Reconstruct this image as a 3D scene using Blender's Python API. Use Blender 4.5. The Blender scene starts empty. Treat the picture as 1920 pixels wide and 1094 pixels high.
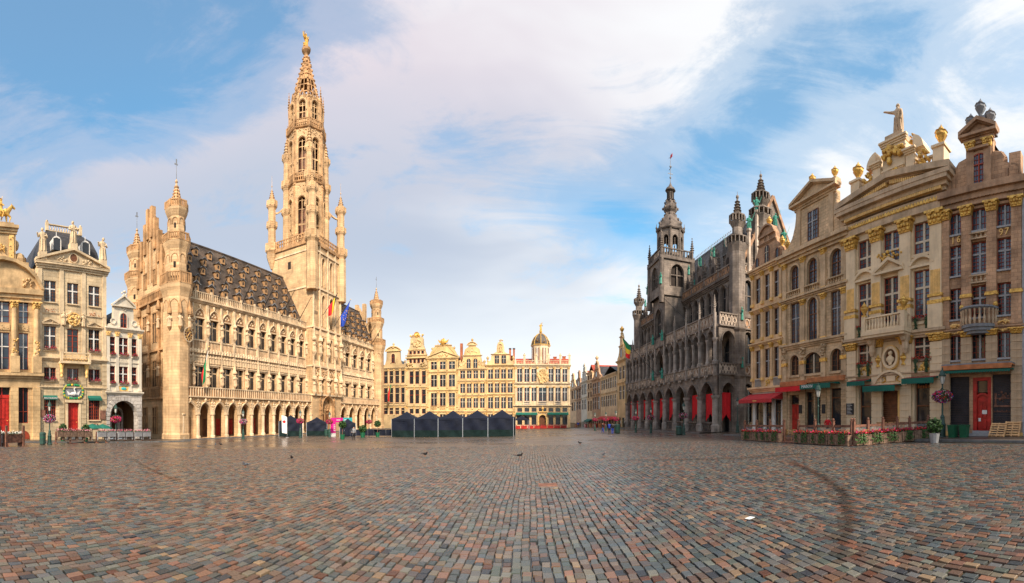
import bpy, math, random
import numpy as np
from mathutils import Vector, Matrix
R = math.radians
scene = bpy.context.scene
COL = scene.collection
random.seed(7)

# ---------------------------------------------------------------- camera
F, YH = 750.0, 779.0            # pixels per radian of the stitched panorama, height of its horizon
cam = bpy.data.cameras.new('camera'); cam_o = bpy.data.objects.new('camera', cam); COL.objects.link(cam_o)
cam_o.location = (0, 0, 0); cam_o.rotation_euler = (R(90), 0, 0)
cam.type = 'PANO'; cam.panorama_type = 'CENTRAL_CYLINDRICAL'
cam.central_cylindrical_radius = 1.0
cam.central_cylindrical_range_u_min = -960 / F; cam.central_cylindrical_range_u_max = 960 / F
cam.central_cylindrical_range_v_min = -(1094 - YH) / F; cam.central_cylindrical_range_v_max = YH / F
cam.clip_start = .1; cam.clip_end = 5000
scene.camera = cam_o

# ---------------------------------------------------------------- world: blue morning sky with high cloud
SUN_AZ, SUN_EL = R(157), R(38)   # azimuth clockwise from +Y (behind the camera, to the right)
world = bpy.data.worlds.new('World'); scene.world = world; world.use_nodes = True
nt = world.node_tree; nt.nodes.clear()
def N(t, **kw):
    n = nt.nodes.new(t)
    for k, v in kw.items(): setattr(n, k, v)
    return n
def LK(a, b): nt.links.new(a, b)
def mathn(op, a, b=None, c=None, clamp=False):
    n = N('ShaderNodeMath', operation=op); n.use_clamp = clamp
    for i, x in enumerate((a, b, c)):
        if x is None: continue
        if isinstance(x, (int, float)): n.inputs[i].default_value = x
        else: LK(x, n.inputs[i])
    return n.outputs[0]
def ramp(fac, stops, interp='EASE'):
    n = N('ShaderNodeValToRGB'); cr = n.color_ramp; cr.interpolation = interp
    while len(cr.elements) < len(stops): cr.elements.new(.5)
    for e, (p, c) in zip(cr.elements, stops):
        e.position = p; e.color = (c, c, c, 1) if isinstance(c, (int, float)) else (*c, 1)
    LK(fac, n.inputs[0]); return n.outputs[0]
def mixc(fac, a, b, mode='MIX'):
    n = N('ShaderNodeMix', data_type='RGBA', blend_type=mode)
    for sck, x in ((n.inputs[0], fac), (n.inputs[6], a), (n.inputs[7], b)):
        if isinstance(x, (int, float)): sck.default_value = x
        elif isinstance(x, tuple): sck.default_value = (*x, 1)
        else: LK(x, sck)
    return n.outputs[2]
def noise(vec, scale, detail=6, rough=.55, dist=0.0):
    n = N('ShaderNodeTexNoise'); LK(vec, n.inputs['Vector'])
    for k, v in (('Scale', scale), ('Detail', detail), ('Roughness', rough), ('Distortion', dist)): n.inputs[k].default_value = v
    return n.outputs['Fac']
sky = N('ShaderNodeTexSky'); sky.sky_type = 'NISHITA'; sky.sun_disc = False
sky.sun_elevation = SUN_EL; sky.sun_rotation = SUN_AZ; sky.air_density = 1.0; sky.dust_density = .6; sky.ozone_density = 2.2
tc = N('ShaderNodeTexCoord'); sp = N('ShaderNodeSeparateXYZ'); LK(tc.outputs['Generated'], sp.inputs[0])
dx, dy, dz = sp.outputs
az = mathn('ARCTAN2', dx, dy); el = mathn('ARCSINE', dz)
cv = N('ShaderNodeCombineXYZ'); LK(mathn('MULTIPLY', az, .8), cv.inputs[0]); LK(el, cv.inputs[1])
mp = N('ShaderNodeMapping'); LK(cv.outputs[0], mp.inputs[0]); mp.inputs['Location'].default_value = (3.1, 1.75, 0); mp.inputs['Rotation'].default_value = (0, 0, R(-24)); mp.inputs['Scale'].default_value = (.75, 1.9, 1)
big = noise(mp.outputs[0], 1.5, 3, .5, .3)
wisp = noise(mp.outputs[0], 3.4, 10, .64, .9)
fine = noise(mp.outputs[0], 11.0, 8, .7, .6)
def blob(a, e, sa, se, k, rot=0.0):
    """a gentle clearing (k < 0) or bank (k > 0) of cloud in the direction az = a, elevation = e"""
    p, q = mathn('SUBTRACT', az, a), mathn('SUBTRACT', el, e); c, s_ = math.cos(rot), math.sin(rot)
    u = mathn('ADD', mathn('MULTIPLY', p, c / sa), mathn('MULTIPLY', q, s_ / sa)); v = mathn('ADD', mathn('MULTIPLY', p, -s_ / se), mathn('MULTIPLY', q, c / se))
    return mathn('MULTIPLY', mathn('EXPONENT', mathn('MULTIPLY', mathn('ADD', mathn('MULTIPLY', u, u), mathn('MULTIPLY', v, v)), -1.0)), k)
dens = mathn('ADD', mathn('ADD', mathn('MULTIPLY', big, .55), mathn('MULTIPLY', wisp, .75)), mathn('MULTIPLY', fine, .22)); dens = mathn('ADD', dens, .05)
for bl in ((-.95, .77, .55, .15, -.46, .06), (-.75, .56, .75, .07, .20, .28), (-1.25, .60, .25, .05, -.16, 0), (-.1, .78, .5, .16, .04, .2), (.62, .66, .30, .10, -.30, .5), (.95, .72, .22, .09, -.26, .2), (.28, .45, .22, .06, -.27, -.3), (.85, .56, .10, .20, .10, 0), (.1, .25, 1.0, .25, .12, 0), (.15, .6, .18, .1, .1, 0)):
    dens = mathn('ADD', dens, blob(*bl))
dens = mathn('ADD', dens, mathn('MULTIPLY', mathn('SUBTRACT', .35, dz, clamp=True), .45))   # the deck closes towards the horizon
cov = ramp(dens, [(.44, .15), (.66, .48), (.88, .94)])
tone = noise(mp.outputs[0], 2.0, 4, .55, .3)
lilac = mixc(ramp(mathn('ADD', el, mathn('MULTIPLY', tone, .3)), [(.55, 0.0), (.95, 1.0)]), (.225, .245, .29), (.335, .30, .32))
left = ramp(mathn('ADD', mathn('MULTIPLY', az, .5), mathn('MULTIPLY', tone, .9)), [(.30, 0.0), (.85, 1.0)])
cloud = mixc(left, lilac, (.415, .415, .415))
cloud = mixc(ramp(dz, [(.02, 1.0), (.40, 0.0)]), cloud, (.45, .445, .43))
skyb = mixc(1.0, sky.outputs[0], (.044, .107, .110), 'MULTIPLY')      # Background strength about 0.1, a little greener
col = mixc(cov, skyb, cloud)
bg = N('ShaderNodeBackground'); LK(col, bg.inputs[0]); bg.inputs[1].default_value = 1.0
wo = N('ShaderNodeOutputWorld'); LK(bg.outputs[0], wo.inputs[0])

# ---------------------------------------------------------------- sun
sl = bpy.data.lights.new('sun', 'SUN'); sl.energy = 2.8; sl.angle = R(9); sl.color = (1, .84, .67)
so = bpy.data.objects.new('sun', sl); COL.objects.link(so)
sd = Vector((math.sin(SUN_AZ) * math.cos(SUN_EL), math.cos(SUN_AZ) * math.cos(SUN_EL), math.sin(SUN_EL)))
so.rotation_euler = sd.to_track_quat('Z', 'Y').to_euler(); so.location = sd * 200
scene.view_settings.view_transform = 'Standard'; scene.view_settings.look = 'None'
scene.view_settings.exposure = 1.34; scene.view_settings.gamma = 1
scene.cycles.max_bounces = 6; scene.cycles.diffuse_bounces = 3; scene.cycles.glossy_bounces = 3
scene.cycles.transmission_bounces = 3; scene.cycles.caustics_reflective = False; scene.cycles.caustics_refractive = False
scene.cycles.use_denoising = True

# ---------------------------------------------------------------- materials (procedural)
def mat(name, c, rough=.7, var=.12, scale=1.5, bump=.0, metal=0.0, c2=None, joints=None, spec=.4, streak=0.0, attr=None, bscale=None, joint_dark=.55):
    m = bpy.data.materials.new(name); m.use_nodes = True
    global nt
    old = nt; nt = m.node_tree; nt.nodes.clear()
    b = N('ShaderNodeBsdfPrincipled'); o = N('ShaderNodeOutputMaterial'); LK(b.outputs[0], o.inputs[0])
    b.inputs['Roughness'].default_value = rough; b.inputs['Metallic'].default_value = metal
    b.inputs['Specular IOR Level'].default_value = spec
    if var == 0 and not joints and not attr and not c2:
        b.inputs['Base Color'].default_value = (*c, 1); nt = old; return m
    t = N('ShaderNodeTexCoord'); v = t.outputs['Object']
    if attr:
        a = N('ShaderNodeAttribute', attribute_name=attr); base = a.outputs['Color']
    else: base = c
    n1 = noise(v, scale, 6, .6); n2 = noise(v, scale * 9, 4, .6)
    lo = 1 - var * 2.2; hi = 1 + var
    f = ramp(n1, [(.3, 0.0), (.7, 1.0)]); g = ramp(n2, [(.25, 0.0), (.75, 1.0)])
    if attr:
        cc = base
    elif c2: cc = mixc(f, c, c2)
    else: cc = mixc(f, tuple(x * lo for x in c), tuple(min(1, x * hi) for x in c))
    cc = mixc(mathn('MULTIPLY', g, min(.9, var * 1.6)), cc, mixc(1.0, cc, (.55, .5, .45), 'MULTIPLY'))
    if streak:
        s = N('ShaderNodeMapping'); LK(v, s.inputs[0]); s.inputs['Scale'].default_value = (1.6, 1.6, .16)
        n3 = noise(s.outputs[0], 1.3, 5, .65)
        cc = mixc(mathn('MULTIPLY', ramp(n3, [(.46, 0.0), (.72, 1.0)]), streak), cc, mixc(1.0, cc, (.42, .34, .27), 'MULTIPLY'))
    h = mathn('MULTIPLY', n2, 1.0)
    if joints:
        sx = N('ShaderNodeSeparateXYZ'); LK(v, sx.inputs[0]); cb = N('ShaderNodeCombineXYZ')
        LK(mathn('ADD', sx.outputs[0], sx.outputs[1]), cb.inputs[0]); LK(sx.outputs[2], cb.inputs[1])
        br = N('ShaderNodeTexBrick'); LK(cb.outputs[0], br.inputs['Vector'])
        br.inputs['Scale'].default_value = 1.0; br.inputs['Brick Width'].default_value = joints[0]; br.inputs['Row Height'].default_value = joints[1]
        br.inputs['Mortar Size'].default_value = joints[2]; br.inputs['Mortar Smooth'].default_value = .3; br.inputs['Bias'].default_value = 0
        br.inputs['Color1'].default_value = (.86, .86, .86, 1); br.inputs['Color2'].default_value = (1.1, 1.08, 1.05, 1)
        br.inputs['Mortar'].default_value = (joint_dark, joint_dark * .93, joint_dark * .85, 1)
        cc = mixc(1.0, cc, br.outputs[0], 'MULTIPLY')
        h = mathn('ADD', h, mathn('MULTIPLY', br.outputs['Fac'], -1.5))
    LK(cc, b.inputs['Base Color'])
    if bump:
        bp = N('ShaderNodeBump'); bp.inputs['Strength'].default_value = bump; bp.inputs['Distance'].default_value = bscale or .03
        LK(h, bp.inputs['Height']); LK(bp.outputs[0], b.inputs['Normal'])
    if rough < .6 and not metal:
        LK(mathn('ADD', mathn('MULTIPLY', n1, .3), rough - .12), b.inputs['Roughness'])
    nt = old
    return m
M = {}
ASH = (.85, .38, .018)
M['th'] = mat('town_hall_stone', (.66, .45, .25), .8, .13, .35, .5, joints=(.95, .42, .016), streak=.45, joint_dark=.72)
M['th2'] = mat('shaded_carving_stone', (.52, .305, .145), .8, .22, .7, .6, streak=.5)  # same stone, darker and more orange: recess shade put into the colour
M['th3'] = mat('highlit_carved_stone', (.78, .59, .38), .8, .16, .7, .5, streak=.3)  # same stone, paler: cream highlights put into the colour
M['thin'] = mat('shaded_inner_stone', (.40, .215, .10), .85, .18, .5, .3)  # dark tone of the stone, painted shade for recesses and backings
M['swan'] = mat('cream_limestone', (.70, .55, .35), .75, .14, .4, .4, joints=(1.1, .44, .02), streak=.3, joint_dark=.7)
M['swan2'] = mat('cream_limestone_trim', (.72, .56, .36), .75, .14, .6, .35, streak=.35)
M['star'] = mat('pale_painted_stone', (.74, .66, .53), .75, .10, .4, .3, streak=.25)
M['grey'] = mat('grey_white_stone', (.58, .54, .50), .8, .14, .5, .4, joints=(.9, .48, .03), streak=.2)
M['brew'] = mat('ochre_limestone', (.66, .46, .24), .75, .16, .4, .45, joints=(1.0, .46, .02), streak=.35, joint_dark=.72)
M['brew2'] = mat('ochre_limestone_trim', (.64, .44, .23), .75, .18, .6, .4, streak=.4)
for k, c in (('e1', (.50, .37, .20)), ('e2', (.62, .47, .27)), ('e3', (.71, .53, .27)), ('e4', (.72, .50, .235)), ('e5', (.73, .53, .285)), ('e6', (.74, .60, .40))):
    M[k] = mat('guildhouse_stone_' + {'e1': 'brown', 'e2': 'sand', 'e3': 'cream', 'e4': 'gold', 'e5': 'yellow', 'e6': 'ivory'}[k], c, .75, .14, .4, .3, streak=.35)
M['r1'] = mat('tan_painted_stone', (.80, .545, .31), .75, .14, .5, .3, streak=.3)
M['r2'] = mat('buff_sandstone_blocks', (.75, .545, .335), .8, .16, .6, .5, joints=(.62, .3, .016), streak=.3, joint_dark=.62)
M['r2b'] = mat('buff_sandstone_trim', (.66, .475, .29), .8, .16, .8, .35, streak=.4)
M['r3'] = mat('cream_painted_stone', (.84, .655, .43), .7, .09, .5, .2, streak=.22)
M['r3b'] = mat('darker_beige_trim', (.60, .44, .285), .75, .14, .8, .3, streak=.4)  # trim set darker than the wall for relief
M['r4'] = mat('brown_sandstone_blocks', (.58, .36, .22), .82, .18, .7, .5, joints=(.55, .28, .014), streak=.35, joint_dark=.68)
M['r4b'] = mat('brown_sandstone_trim', (.48, .30, .185), .82, .18, .9, .4, streak=.4)
M['mdr'] = mat('dark_grey_stone', (.26, .22, .19), .8, .22, .5, .5, joints=(.8, .36, .016), streak=.5, joint_dark=.7)
M['mdr2'] = mat('sooty_carved_stone', (.18, .15, .13), .8, .25, .9, .5, streak=.5)
M['mdr3'] = mat('brown_tracery_panel', (.42, .25, .15), .8, .25, 1.2, .4)
M['mdrl'] = mat('pale_tracery', (.56, .46, .37), .8, .2, 1.0, .4)
M['mdrc'] = mat('worn_grey_columns', (.37, .32, .28), .75, .2, .8, .4, streak=.45)
M['gold'] = mat('gilding', (1.0, .53, .13), .38, .22, 4.0, .4, metal=.4)
M['goldp'] = mat('ochre_gilt_paint', (.90, .57, .20), .5, .12, 2.0, .2)
M['slate'] = mat('dark_slate', (.055, .055, .062), .55, .25, .8, .5, joints=(.35, .18, .012))
M['throof'] = mat('brown_roof_tiles', (.125, .092, .07), .7, .3, .5, .6, joints=(.3, .2, .02))
M['redroof'] = mat('red_roof_tiles', (.50, .085, .045), .7, .2, .8, .5, joints=(.3, .2, .02))
M['mroof'] = mat('grey_brown_slates', (.12, .105, .095), .6, .25, .6, .5, joints=(.35, .2, .015))
M['lead'] = mat('grey_lead', (.24, .25, .27), .5, .15, 1.0, .2)
M['glass'] = mat('window_glass', (.018, .022, .028), .06, .0, spec=.6)
M['glassb'] = mat('sky_tinted_glass', (.05, .075, .11), .05, .0, spec=.9)  # bluer, lighter base imitates the reflected sky
M['dark'] = mat('dark_interior', (.03, .022, .018), .9, .1)
M['redw'] = mat('red_brown_joinery', (.34, .055, .025), .5, .15, 2.0)
M['brownw'] = mat('brown_joinery', (.20, .075, .03), .5, .2, 2.0)
M['greyw'] = mat('grey_stone_mullion', (.38, .38, .39), .7, .1, 2.0)
M['whitew'] = mat('white_mullion', (.74, .72, .68), .6, .06, 2.0)
M['creamw'] = mat('cream_mullion', (.70, .60, .46), .6, .08, 2.0)
M['darkw'] = mat('dark_joinery', (.05, .04, .035), .5, .1, 2.0)
M['reddoor'] = mat('red_painted_door', (.52, .03, .022), .4, .16, 2.0, .15)
M['wood'] = mat('weathered_wood', (.25, .115, .075), .7, .25, 3.0, .3)
M['woodl'] = mat('new_pallet_wood', (.72, .43, .20), .7, .16, 3.0, .3)
M['woodp'] = mat('planter_wood', (.30, .19, .13), .75, .25, 4.0, .3)
M['wicker'] = mat('rattan', (.50, .27, .11), .7, .2, 6.0, .3)
M['copper'] = mat('green_copper', (.055, .33, .25), .6, .22, 3.0, .2)
M['iron'] = mat('green_painted_iron', (.03, .075, .062), .4, .12, 3.0)
M['black'] = mat('black_metal', (.012, .012, .013), .4, 0)
M['bin'] = mat('green_plastic', (.012, .115, .055), .4, .06, 2.0)
M['tent'] = mat('navy_tent_cloth', (.009, .013, .028), .65, .15, .9, .3, spec=.2)
M['tentg'] = mat('dark_green_cloth', (.007, .020, .020), .75, .15, 1.5, .3, spec=.15)
M['alu'] = mat('aluminium', (.55, .56, .58), .35, .04, metal=.8)
M['red'] = mat('red_cloth', (.68, .012, .02), .75, .08, 1.2)
M['redaw'] = mat('red_awning', (.56, .035, .04), .8, .1, 1.2)
M['greenaw'] = mat('green_awning', (.010, .135, .10), .8, .1, 1.2)
M['orange'] = mat('rust_orange_fascia', (.52, .19, .07), .7, .15, 2.0)
M['white'] = mat('white_paint', (.78, .77, .75), .6, .05)
M['pink'] = mat('magenta_banner', (.78, .02, .30), .6, .05)
M['teal'] = mat('teal_banner', (.05, .50, .52), .6, .05)
M['yellow'] = mat('yellow_cloth', (.85, .55, .04), .75, .05)
M['green'] = mat('green_cloth', (.015, .26, .09), .75, .05)
M['blue'] = mat('blue_cloth', (.015, .06, .42), .75, .05)
M['blackc'] = mat('black_cloth', (.012, .012, .014), .8, .05)
M['leaf'] = mat('green_leaves', (.055, .14, .03), .6, .3, 6.0)
M['leafd'] = mat('dark_green_leaves', (.03, .075, .022), .6, .3, 6.0)
M['fpink'] = mat('magenta_petals', (.70, .03, .22), .7, .15, 8.0)
M['fpale'] = mat('pale_pink_petals', (.80, .38, .42), .7, .15, 8.0)
M['fred'] = mat('red_petals', (.68, .02, .02), .7, .12, 8.0)
M['fviol'] = mat('violet_petals', (.24, .10, .46), .7, .15, 8.0)
M['fwhite'] = mat('white_petals', (.80, .80, .74), .7, .08, 8.0)
M['skin'] = mat('skin', (.55, .32, .22), .6, .04)
M['kerb'] = mat('blue_stone_kerb', (.17, .175, .18), .5, .15, 1.5, .3, joints=(1.0, 9, .012))
M['slab'] = mat('wet_pavement_slabs', (.115, .092, .075), .36, .22, .6, .25, joints=(.5, .5, .012))
M['shut'] = mat('dark_shutter', (.035, .030, .036), .6, .15, 2.0)
M['lamp'] = mat('frosted_lamp_glass', (.62, .60, .54), .3, .04)
M['plaq'] = mat('blackboard', (.02, .022, .025), .6, .1)
M['car'] = mat('silver_car_paint', (.62, .63, .65), .22, 0, metal=.3)
M['rubber'] = mat('tyre_rubber', (.015, .015, .015), .8, 0)
M['pig'] = mat('grey_feathers', (.10, .11, .13), .7, .2, 20)
M['brick'] = mat('orange_brick', (.50, .16, .07), .8, .15, 1.0, .3, joints=(.22, .08, .01))

# ---------------------------------------------------------------- mesh builder
class MB:
    def __init__(s): s.v = []; s.f = []; s.m = []
    def poly(s, pts, mi=0):
        i = len(s.v); s.v += [tuple(p) for p in pts]; s.f.append(tuple(range(i, i + len(pts)))); s.m.append(mi)
    def box(s, a, b, c, d, e, f, mi=0):
        i = len(s.v)
        s.v += [(a, c, e), (b, c, e), (b, d, e), (a, d, e), (a, c, f), (b, c, f), (b, d, f), (a, d, f)]
        for q in ((0, 3, 2, 1), (4, 5, 6, 7), (0, 1, 5, 4), (1, 2, 6, 5), (2, 3, 7, 6), (3, 0, 4, 7)):
            s.f.append(tuple(i + k for k in q)); s.m.append(mi)
    def frus(s, cx, cy, z0, z1, w0, d0, w1, d1, mi=0):
        i = len(s.v)
        for z, w, d in ((z0, w0, d0), (z1, w1, d1)):
            s.v += [(cx - w / 2, cy - d / 2, z), (cx + w / 2, cy - d / 2, z), (cx + w / 2, cy + d / 2, z), (cx - w / 2, cy + d / 2, z)]
        for q in ((0, 3, 2, 1), (4, 5, 6, 7), (0, 1, 5, 4), (1, 2, 6, 5), (2, 3, 7, 6), (3, 0, 4, 7)):
            s.f.append(tuple(i + k for k in q)); s.m.append(mi)
    def prism(s, poly, y0, y1, mi=0):
        """polygon in (x,z), counter-clockwise seen from -y, extruded from y0 (front) to y1"""
        n = len(poly); i = len(s.v)
        s.v += [(x, y0, z) for x, z in poly] + [(x, y1, z) for x, z in poly]
        s.f.append(tuple(range(i, i + n))); s.m.append(mi)
        s.f.append(tuple(range(i + 2 * n - 1, i + n - 1, -1))); s.m.append(mi)
        for k in range(n):
            a, b = i + k, i + (k + 1) % n
            s.f.append((b, a, a + n, b + n)); s.m.append(mi)
    def lathe(s, cx, cy, prof, n=8, mi=0, ph=0.0, sx=1, sy=1, cap=True):
        i = len(s.v)
        for r, z in prof:
            for k in range(n):
                a = 2 * math.pi * (k + .5) / n + ph
                s.v.append((cx + r * sx * math.cos(a), cy + r * sy * math.sin(a), z))
        for j in range(len(prof) - 1):
            for k in range(n):
                a = i + j * n + k; b = i + j * n + (k + 1) % n
                s.f.append((a, b, b + n, a + n)); s.m.append(mi)
        if cap:
            s.f.append(tuple(range(i + n - 1, i - 1, -1))); s.m.append(mi)
            t = i + (len(prof) - 1) * n; s.f.append(tuple(range(t, t + n))); s.m.append(mi)
    def tube(s, p, q, r0, r1=None, n=6, mi=0):
        r1 = r0 if r1 is None else r1
        p, q = Vector(p), Vector(q); d = (q - p).normalized()
        a = d.orthogonal().normalized(); b = d.cross(a); i = len(s.v)
        for c, r in ((p, r0), (q, r1)):
            for k in range(n):
                t = 2 * math.pi * k / n; s.v.append(tuple(c + (a * math.cos(t) + b * math.sin(t)) * r))
        for k in range(n):
            s.f.append((i + k, i + (k + 1) % n, i + n + (k + 1) % n, i + n + k)); s.m.append(mi)
        s.f.append(tuple(range(i + n - 1, i - 1, -1))); s.m.append(mi)
        s.f.append(tuple(range(i + n, i + 2 * n))); s.m.append(mi)
    def lump(s, x, y, z, rx, ry, rz, mi=0, n=6):
        s.lathe(x, y, [(.02 * rx, z - rz), (.75 * rx, z - .62 * rz), (rx, z), (.75 * rx, z + .62 * rz), (.02 * rx, z + rz)], n, mi, 0, 1, ry / rx, cap=False)
    def add(s, o, dx=0, dy=0, dz=0, sc=1.0, rz=0.0):
        i = len(s.v); c, q = math.cos(rz), math.sin(rz)
        s.v += [(dx + sc * (x * c - y * q), dy + sc * (x * q + y * c), dz + sc * z) for x, y, z in o.v]
        s.f += [tuple(i + k for k in f) for f in o.f]; s.m += o.m
    def mesh(s, name, mats, off=(0, 0, 0), smooth=False):
        me = bpy.data.meshes.new(name)
        ox, oy, oz = off
        me.from_pydata([(x - ox, y - oy, z - oz) for x, y, z in s.v] if any(off) else s.v, [], s.f)
        for m in mats: me.materials.append(M[m] if isinstance(m, str) else m)
        if len(mats) > 1: me.polygons.foreach_set('material_index', s.m)
        if smooth: me.polygons.foreach_set('use_smooth', [True] * len(s.f))
        me.update(); return me

def link(o, parent=None):
    COL.objects.link(o)
    if parent is not None: o.parent = parent
    return o
def tag(o, label=None, cat=None, group=None, kind=None):
    if label: o['label'] = label
    if cat: o['category'] = cat
    if group: o['group'] = group
    if kind: o['kind'] = kind
    return o
def empty(name, loc, rz=0.0, label=None, cat=None, group=None):
    o = bpy.data.objects.new(name, None); link(o); o.location = loc; o.rotation_euler = (0, 0, rz); o.empty_display_size = .5
    return tag(o, label, cat, group)
def mobj(name, me, parent=None, loc=(0, 0, 0), rz=0.0, sc=None):
    o = bpy.data.objects.new(name, me); link(o, parent); o.location = loc; o.rotation_euler = (0, 0, rz)
    if sc is not None: o.scale = (sc, sc, sc) if isinstance(sc, (int, float)) else sc
    return o
def copy_tree(o, parent=None):
    c = o.copy(); link(c, parent)
    for ch in list(o.children): copy_tree(ch, c)
    return c

# ---------------------------------------------------------------- the three sides of the square (local x right, y into the house, z up; z = 0 is eye level)
class Wall:
    def __init__(s, side, D, xv):
        s.side, s.D, s.xv = side, D, xv; a = (xv - 960) / F; dv = Vector((math.sin(a), math.cos(a), 0))
        if side == 'L': s.ax = dv
        elif side == 'R': s.ax = -dv
        else: s.ax = Vector((math.cos(a), -math.sin(a), 0))
        s.ay = Vector((0, 0, 1)).cross(s.ax); s.o = s.ay * D; s.rz = math.atan2(s.ax.y, s.ax.x)
    def U(s, x, y=0.0):
        t = (x - s.xv) / F; D = s.D + y
        return D / math.tan(-t) if s.side == 'L' else -D / math.tan(t) if s.side == 'R' else D * math.tan(t)
    def S(s, x, y=0.0):                      # metres per pixel at that column
        t = (x - s.xv) / F; return (s.D + y) / (math.cos(t) if s.side == 'E' else abs(math.sin(t))) / F
    def Z(s, x, py, y=0.0): return (YH - py) * s.S(x, y)
    def W(s, u, y=0.0, z=0.0): return s.o + s.ax * u + s.ay * y + Vector((0, 0, z))
WL, WR, WE = Wall('L', 48, 1045), Wall('R', 28, 948), Wall('E', 110, 1000)

# ---------------------------------------------------------------- the ground's height
GX = [-60, -48, 0, 28, 60]; GY = [-60, 0, 15, 35, 60, 100, 125, 170, 400]
GZ = np.array([[-2.9, -2.9, -3.2, -3.75, -3.85, -3.75, -4.3, -5.6, -12],
               [-2.8, -2.8, -3.1, -3.7, -3.8, -3.7, -4.2, -5.6, -12],
               [-2.3, -2.35, -2.5, -2.75, -3.05, -3.55, -4.1, -5.6, -12],
               [-1.35, -1.5, -1.72, -2.15, -2.65, -3.15, -4.0, -5.6, -12],
               [-1.35, -1.5, -1.72, -2.15, -2.65, -3.15, -4.0, -5.6, -12]])
def gz(x, y):
    x = np.clip(np.asarray(x, float), GX[0], GX[-1]); y = np.clip(np.asarray(y, float), GY[0], GY[-1])
    i = np.clip(np.searchsorted(GX, x, 'right') - 1, 0, len(GX) - 2); j = np.clip(np.searchsorted(GY, y, 'right') - 1, 0, len(GY) - 2)
    gx, gy = np.array(GX, float), np.array(GY, float)
    a = (x - gx[i]) / (gx[i + 1] - gx[i]); b = (y - gy[j]) / (gy[j + 1] - gy[j])
    return (GZ[i, j] * (1 - a) + GZ[i + 1, j] * a) * (1 - b) + (GZ[i, j + 1] * (1 - a) + GZ[i + 1, j + 1] * a) * b
def px(x, py):
    """the point of the ground seen at a pixel of the photograph"""
    t = (x - 960) / F; d = 5.0
    for _ in range(60):
        z = float(gz(d * math.sin(t), d * math.cos(t))); d = .5 * d + .5 * (-z) * F / (py - YH)
    return Vector((d * math.sin(t), d * math.cos(t), float(gz(d * math.sin(t), d * math.cos(t)))))
def at(x, d):
    """the ground in the direction of a column at distance d"""
    t = (x - 960) / F; X, Y = d * math.sin(t), d * math.cos(t); return Vector((X, Y, float(gz(X, Y))))

# ---------------------------------------------------------------- architectural pieces
def arch_pts(a, b, d, k, n=10):
    """curve of an opening's head from left to right spring: k = rise / half width (0 flat, <1 segmental, 1 round, >1 pointed)"""
    w = (b - a) / 2; c = (a + b) / 2; r = k * w; zs = d - r
    if k <= 0: return [(a, d), (b, d)]
    if k < 1:
        q = (w * w + r * r) / (2 * r); t0 = math.asin(min(1, w / q))
        return [(c + q * math.sin(-t0 + 2 * t0 * i / n), d - q + q * math.cos(-t0 + 2 * t0 * i / n)) for i in range(n + 1)]
    q = (w * w + r * r) / (2 * w); t1 = math.atan2(r, q - w) if q > w else math.pi / 2; h = n // 2
    L = [(a + q - q * math.cos(t1 * i / h), zs + q * math.sin(t1 * i / h)) for i in range(h + 1)]
    return L + [(2 * c - x, z) for x, z in L[-2::-1]]
def panel(mb, u0, u1, z0, z1, ops, y=0.0, depth=.35, mi=0, mr=None):
    """a wall sheet with openings and their reveals"""
    mr = mi if mr is None else mr
    zs = sorted({z0, z1, *[min(max(t, z0), z1) for o in ops for t in (o[2], o[3])]})
    for za, zb in zip(zs, zs[1:]):
        if zb - za < 1e-5: continue
        cut = sorted((o[0], o[1]) for o in ops if o[2] < zb - 1e-6 and o[3] > za + 1e-6); u = u0
        for a, b in cut + [(u1, u1)]:
            if a - u > 1e-5: mb.poly([(u, y, za), (a, y, za), (a, y, zb), (u, y, zb)], mi)
            u = max(u, b)
    for o in ops:
        a, b, c, d = o[:4]; k = o[4] if len(o) > 4 else 0
        pts = arch_pts(a, b, d, k)
        if k > 0:
            for (xa, za), (xb, zb) in zip(pts, pts[1:]): mb.poly([(xa, y, za), (xb, y, zb), (xb, y, d), (xa, y, d)], mi)
        loop = [(a, c)] + pts + [(b, c)]
        for (xa, za), (xb, zb) in zip(loop, loop[1:]):
            if abs(xa - xb) + abs(za - zb) > 1e-6: mb.poly([(xa, y, za), (xa, y + depth, za), (xb, y + depth, zb), (xb, y, zb)], mr)
        mb.poly([(a, y, c), (b, y, c), (b, y + depth, c), (a, y + depth, c)], mr)
def archivolt(mb, a, b, c, d, k, t, p, y=0.0, mi=0, n=10, t0=0.0):
    """a raised moulding round an opening"""
    ins = [(a - t0, c)] + arch_pts(a - t0, b + t0, d + t0, k, n) + [(b + t0, c)]
    outs = [(a - t0 - t, c)] + arch_pts(a - t0 - t, b + t0 + t, d + t0 + t, k, n) + [(b + t0 + t, c)]
    f, g = y - p, y + .04
    for (i0, i1), (o0, o1) in zip(zip(ins, ins[1:]), zip(outs, outs[1:])):
        mb.poly([(i0[0], f, i0[1]), (i1[0], f, i1[1]), (o1[0], f, o1[1]), (o0[0], f, o0[1])], mi)
        mb.poly([(o0[0], f, o0[1]), (o1[0], f, o1[1]), (o1[0], g, o1[1]), (o0[0], g, o0[1])], mi)
        mb.poly([(i1[0], f, i1[1]), (i0[0], f, i0[1]), (i0[0], g, i0[1]), (i1[0], g, i1[1])], mi)
def cornice(mb, u0, u1, z, h, p, y=0.0, mi=0, dent=0, md=None, back=.05):
    """stepped cornice whose top is z"""
    for i, (f, g) in enumerate(((0, .3), (.3, .62), (.62, 1.0))):
        e = p * (.35, .62, 1.0)[i]
        mb.box(u0 - e * .6, u1 + e * .6, y - e, y + back, z - h + h * f, z - h + h * g, mi)
    if dent:
        n = max(1, int((u1 - u0) / dent)); s = (u1 - u0) / n
        for i in range(n):
            mb.box(u0 + s * (i + .2), u0 + s * (i + .75), y - p * .60, y - p * .3, z - h * .72, z - h * .32, mi if md is None else md)
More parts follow.
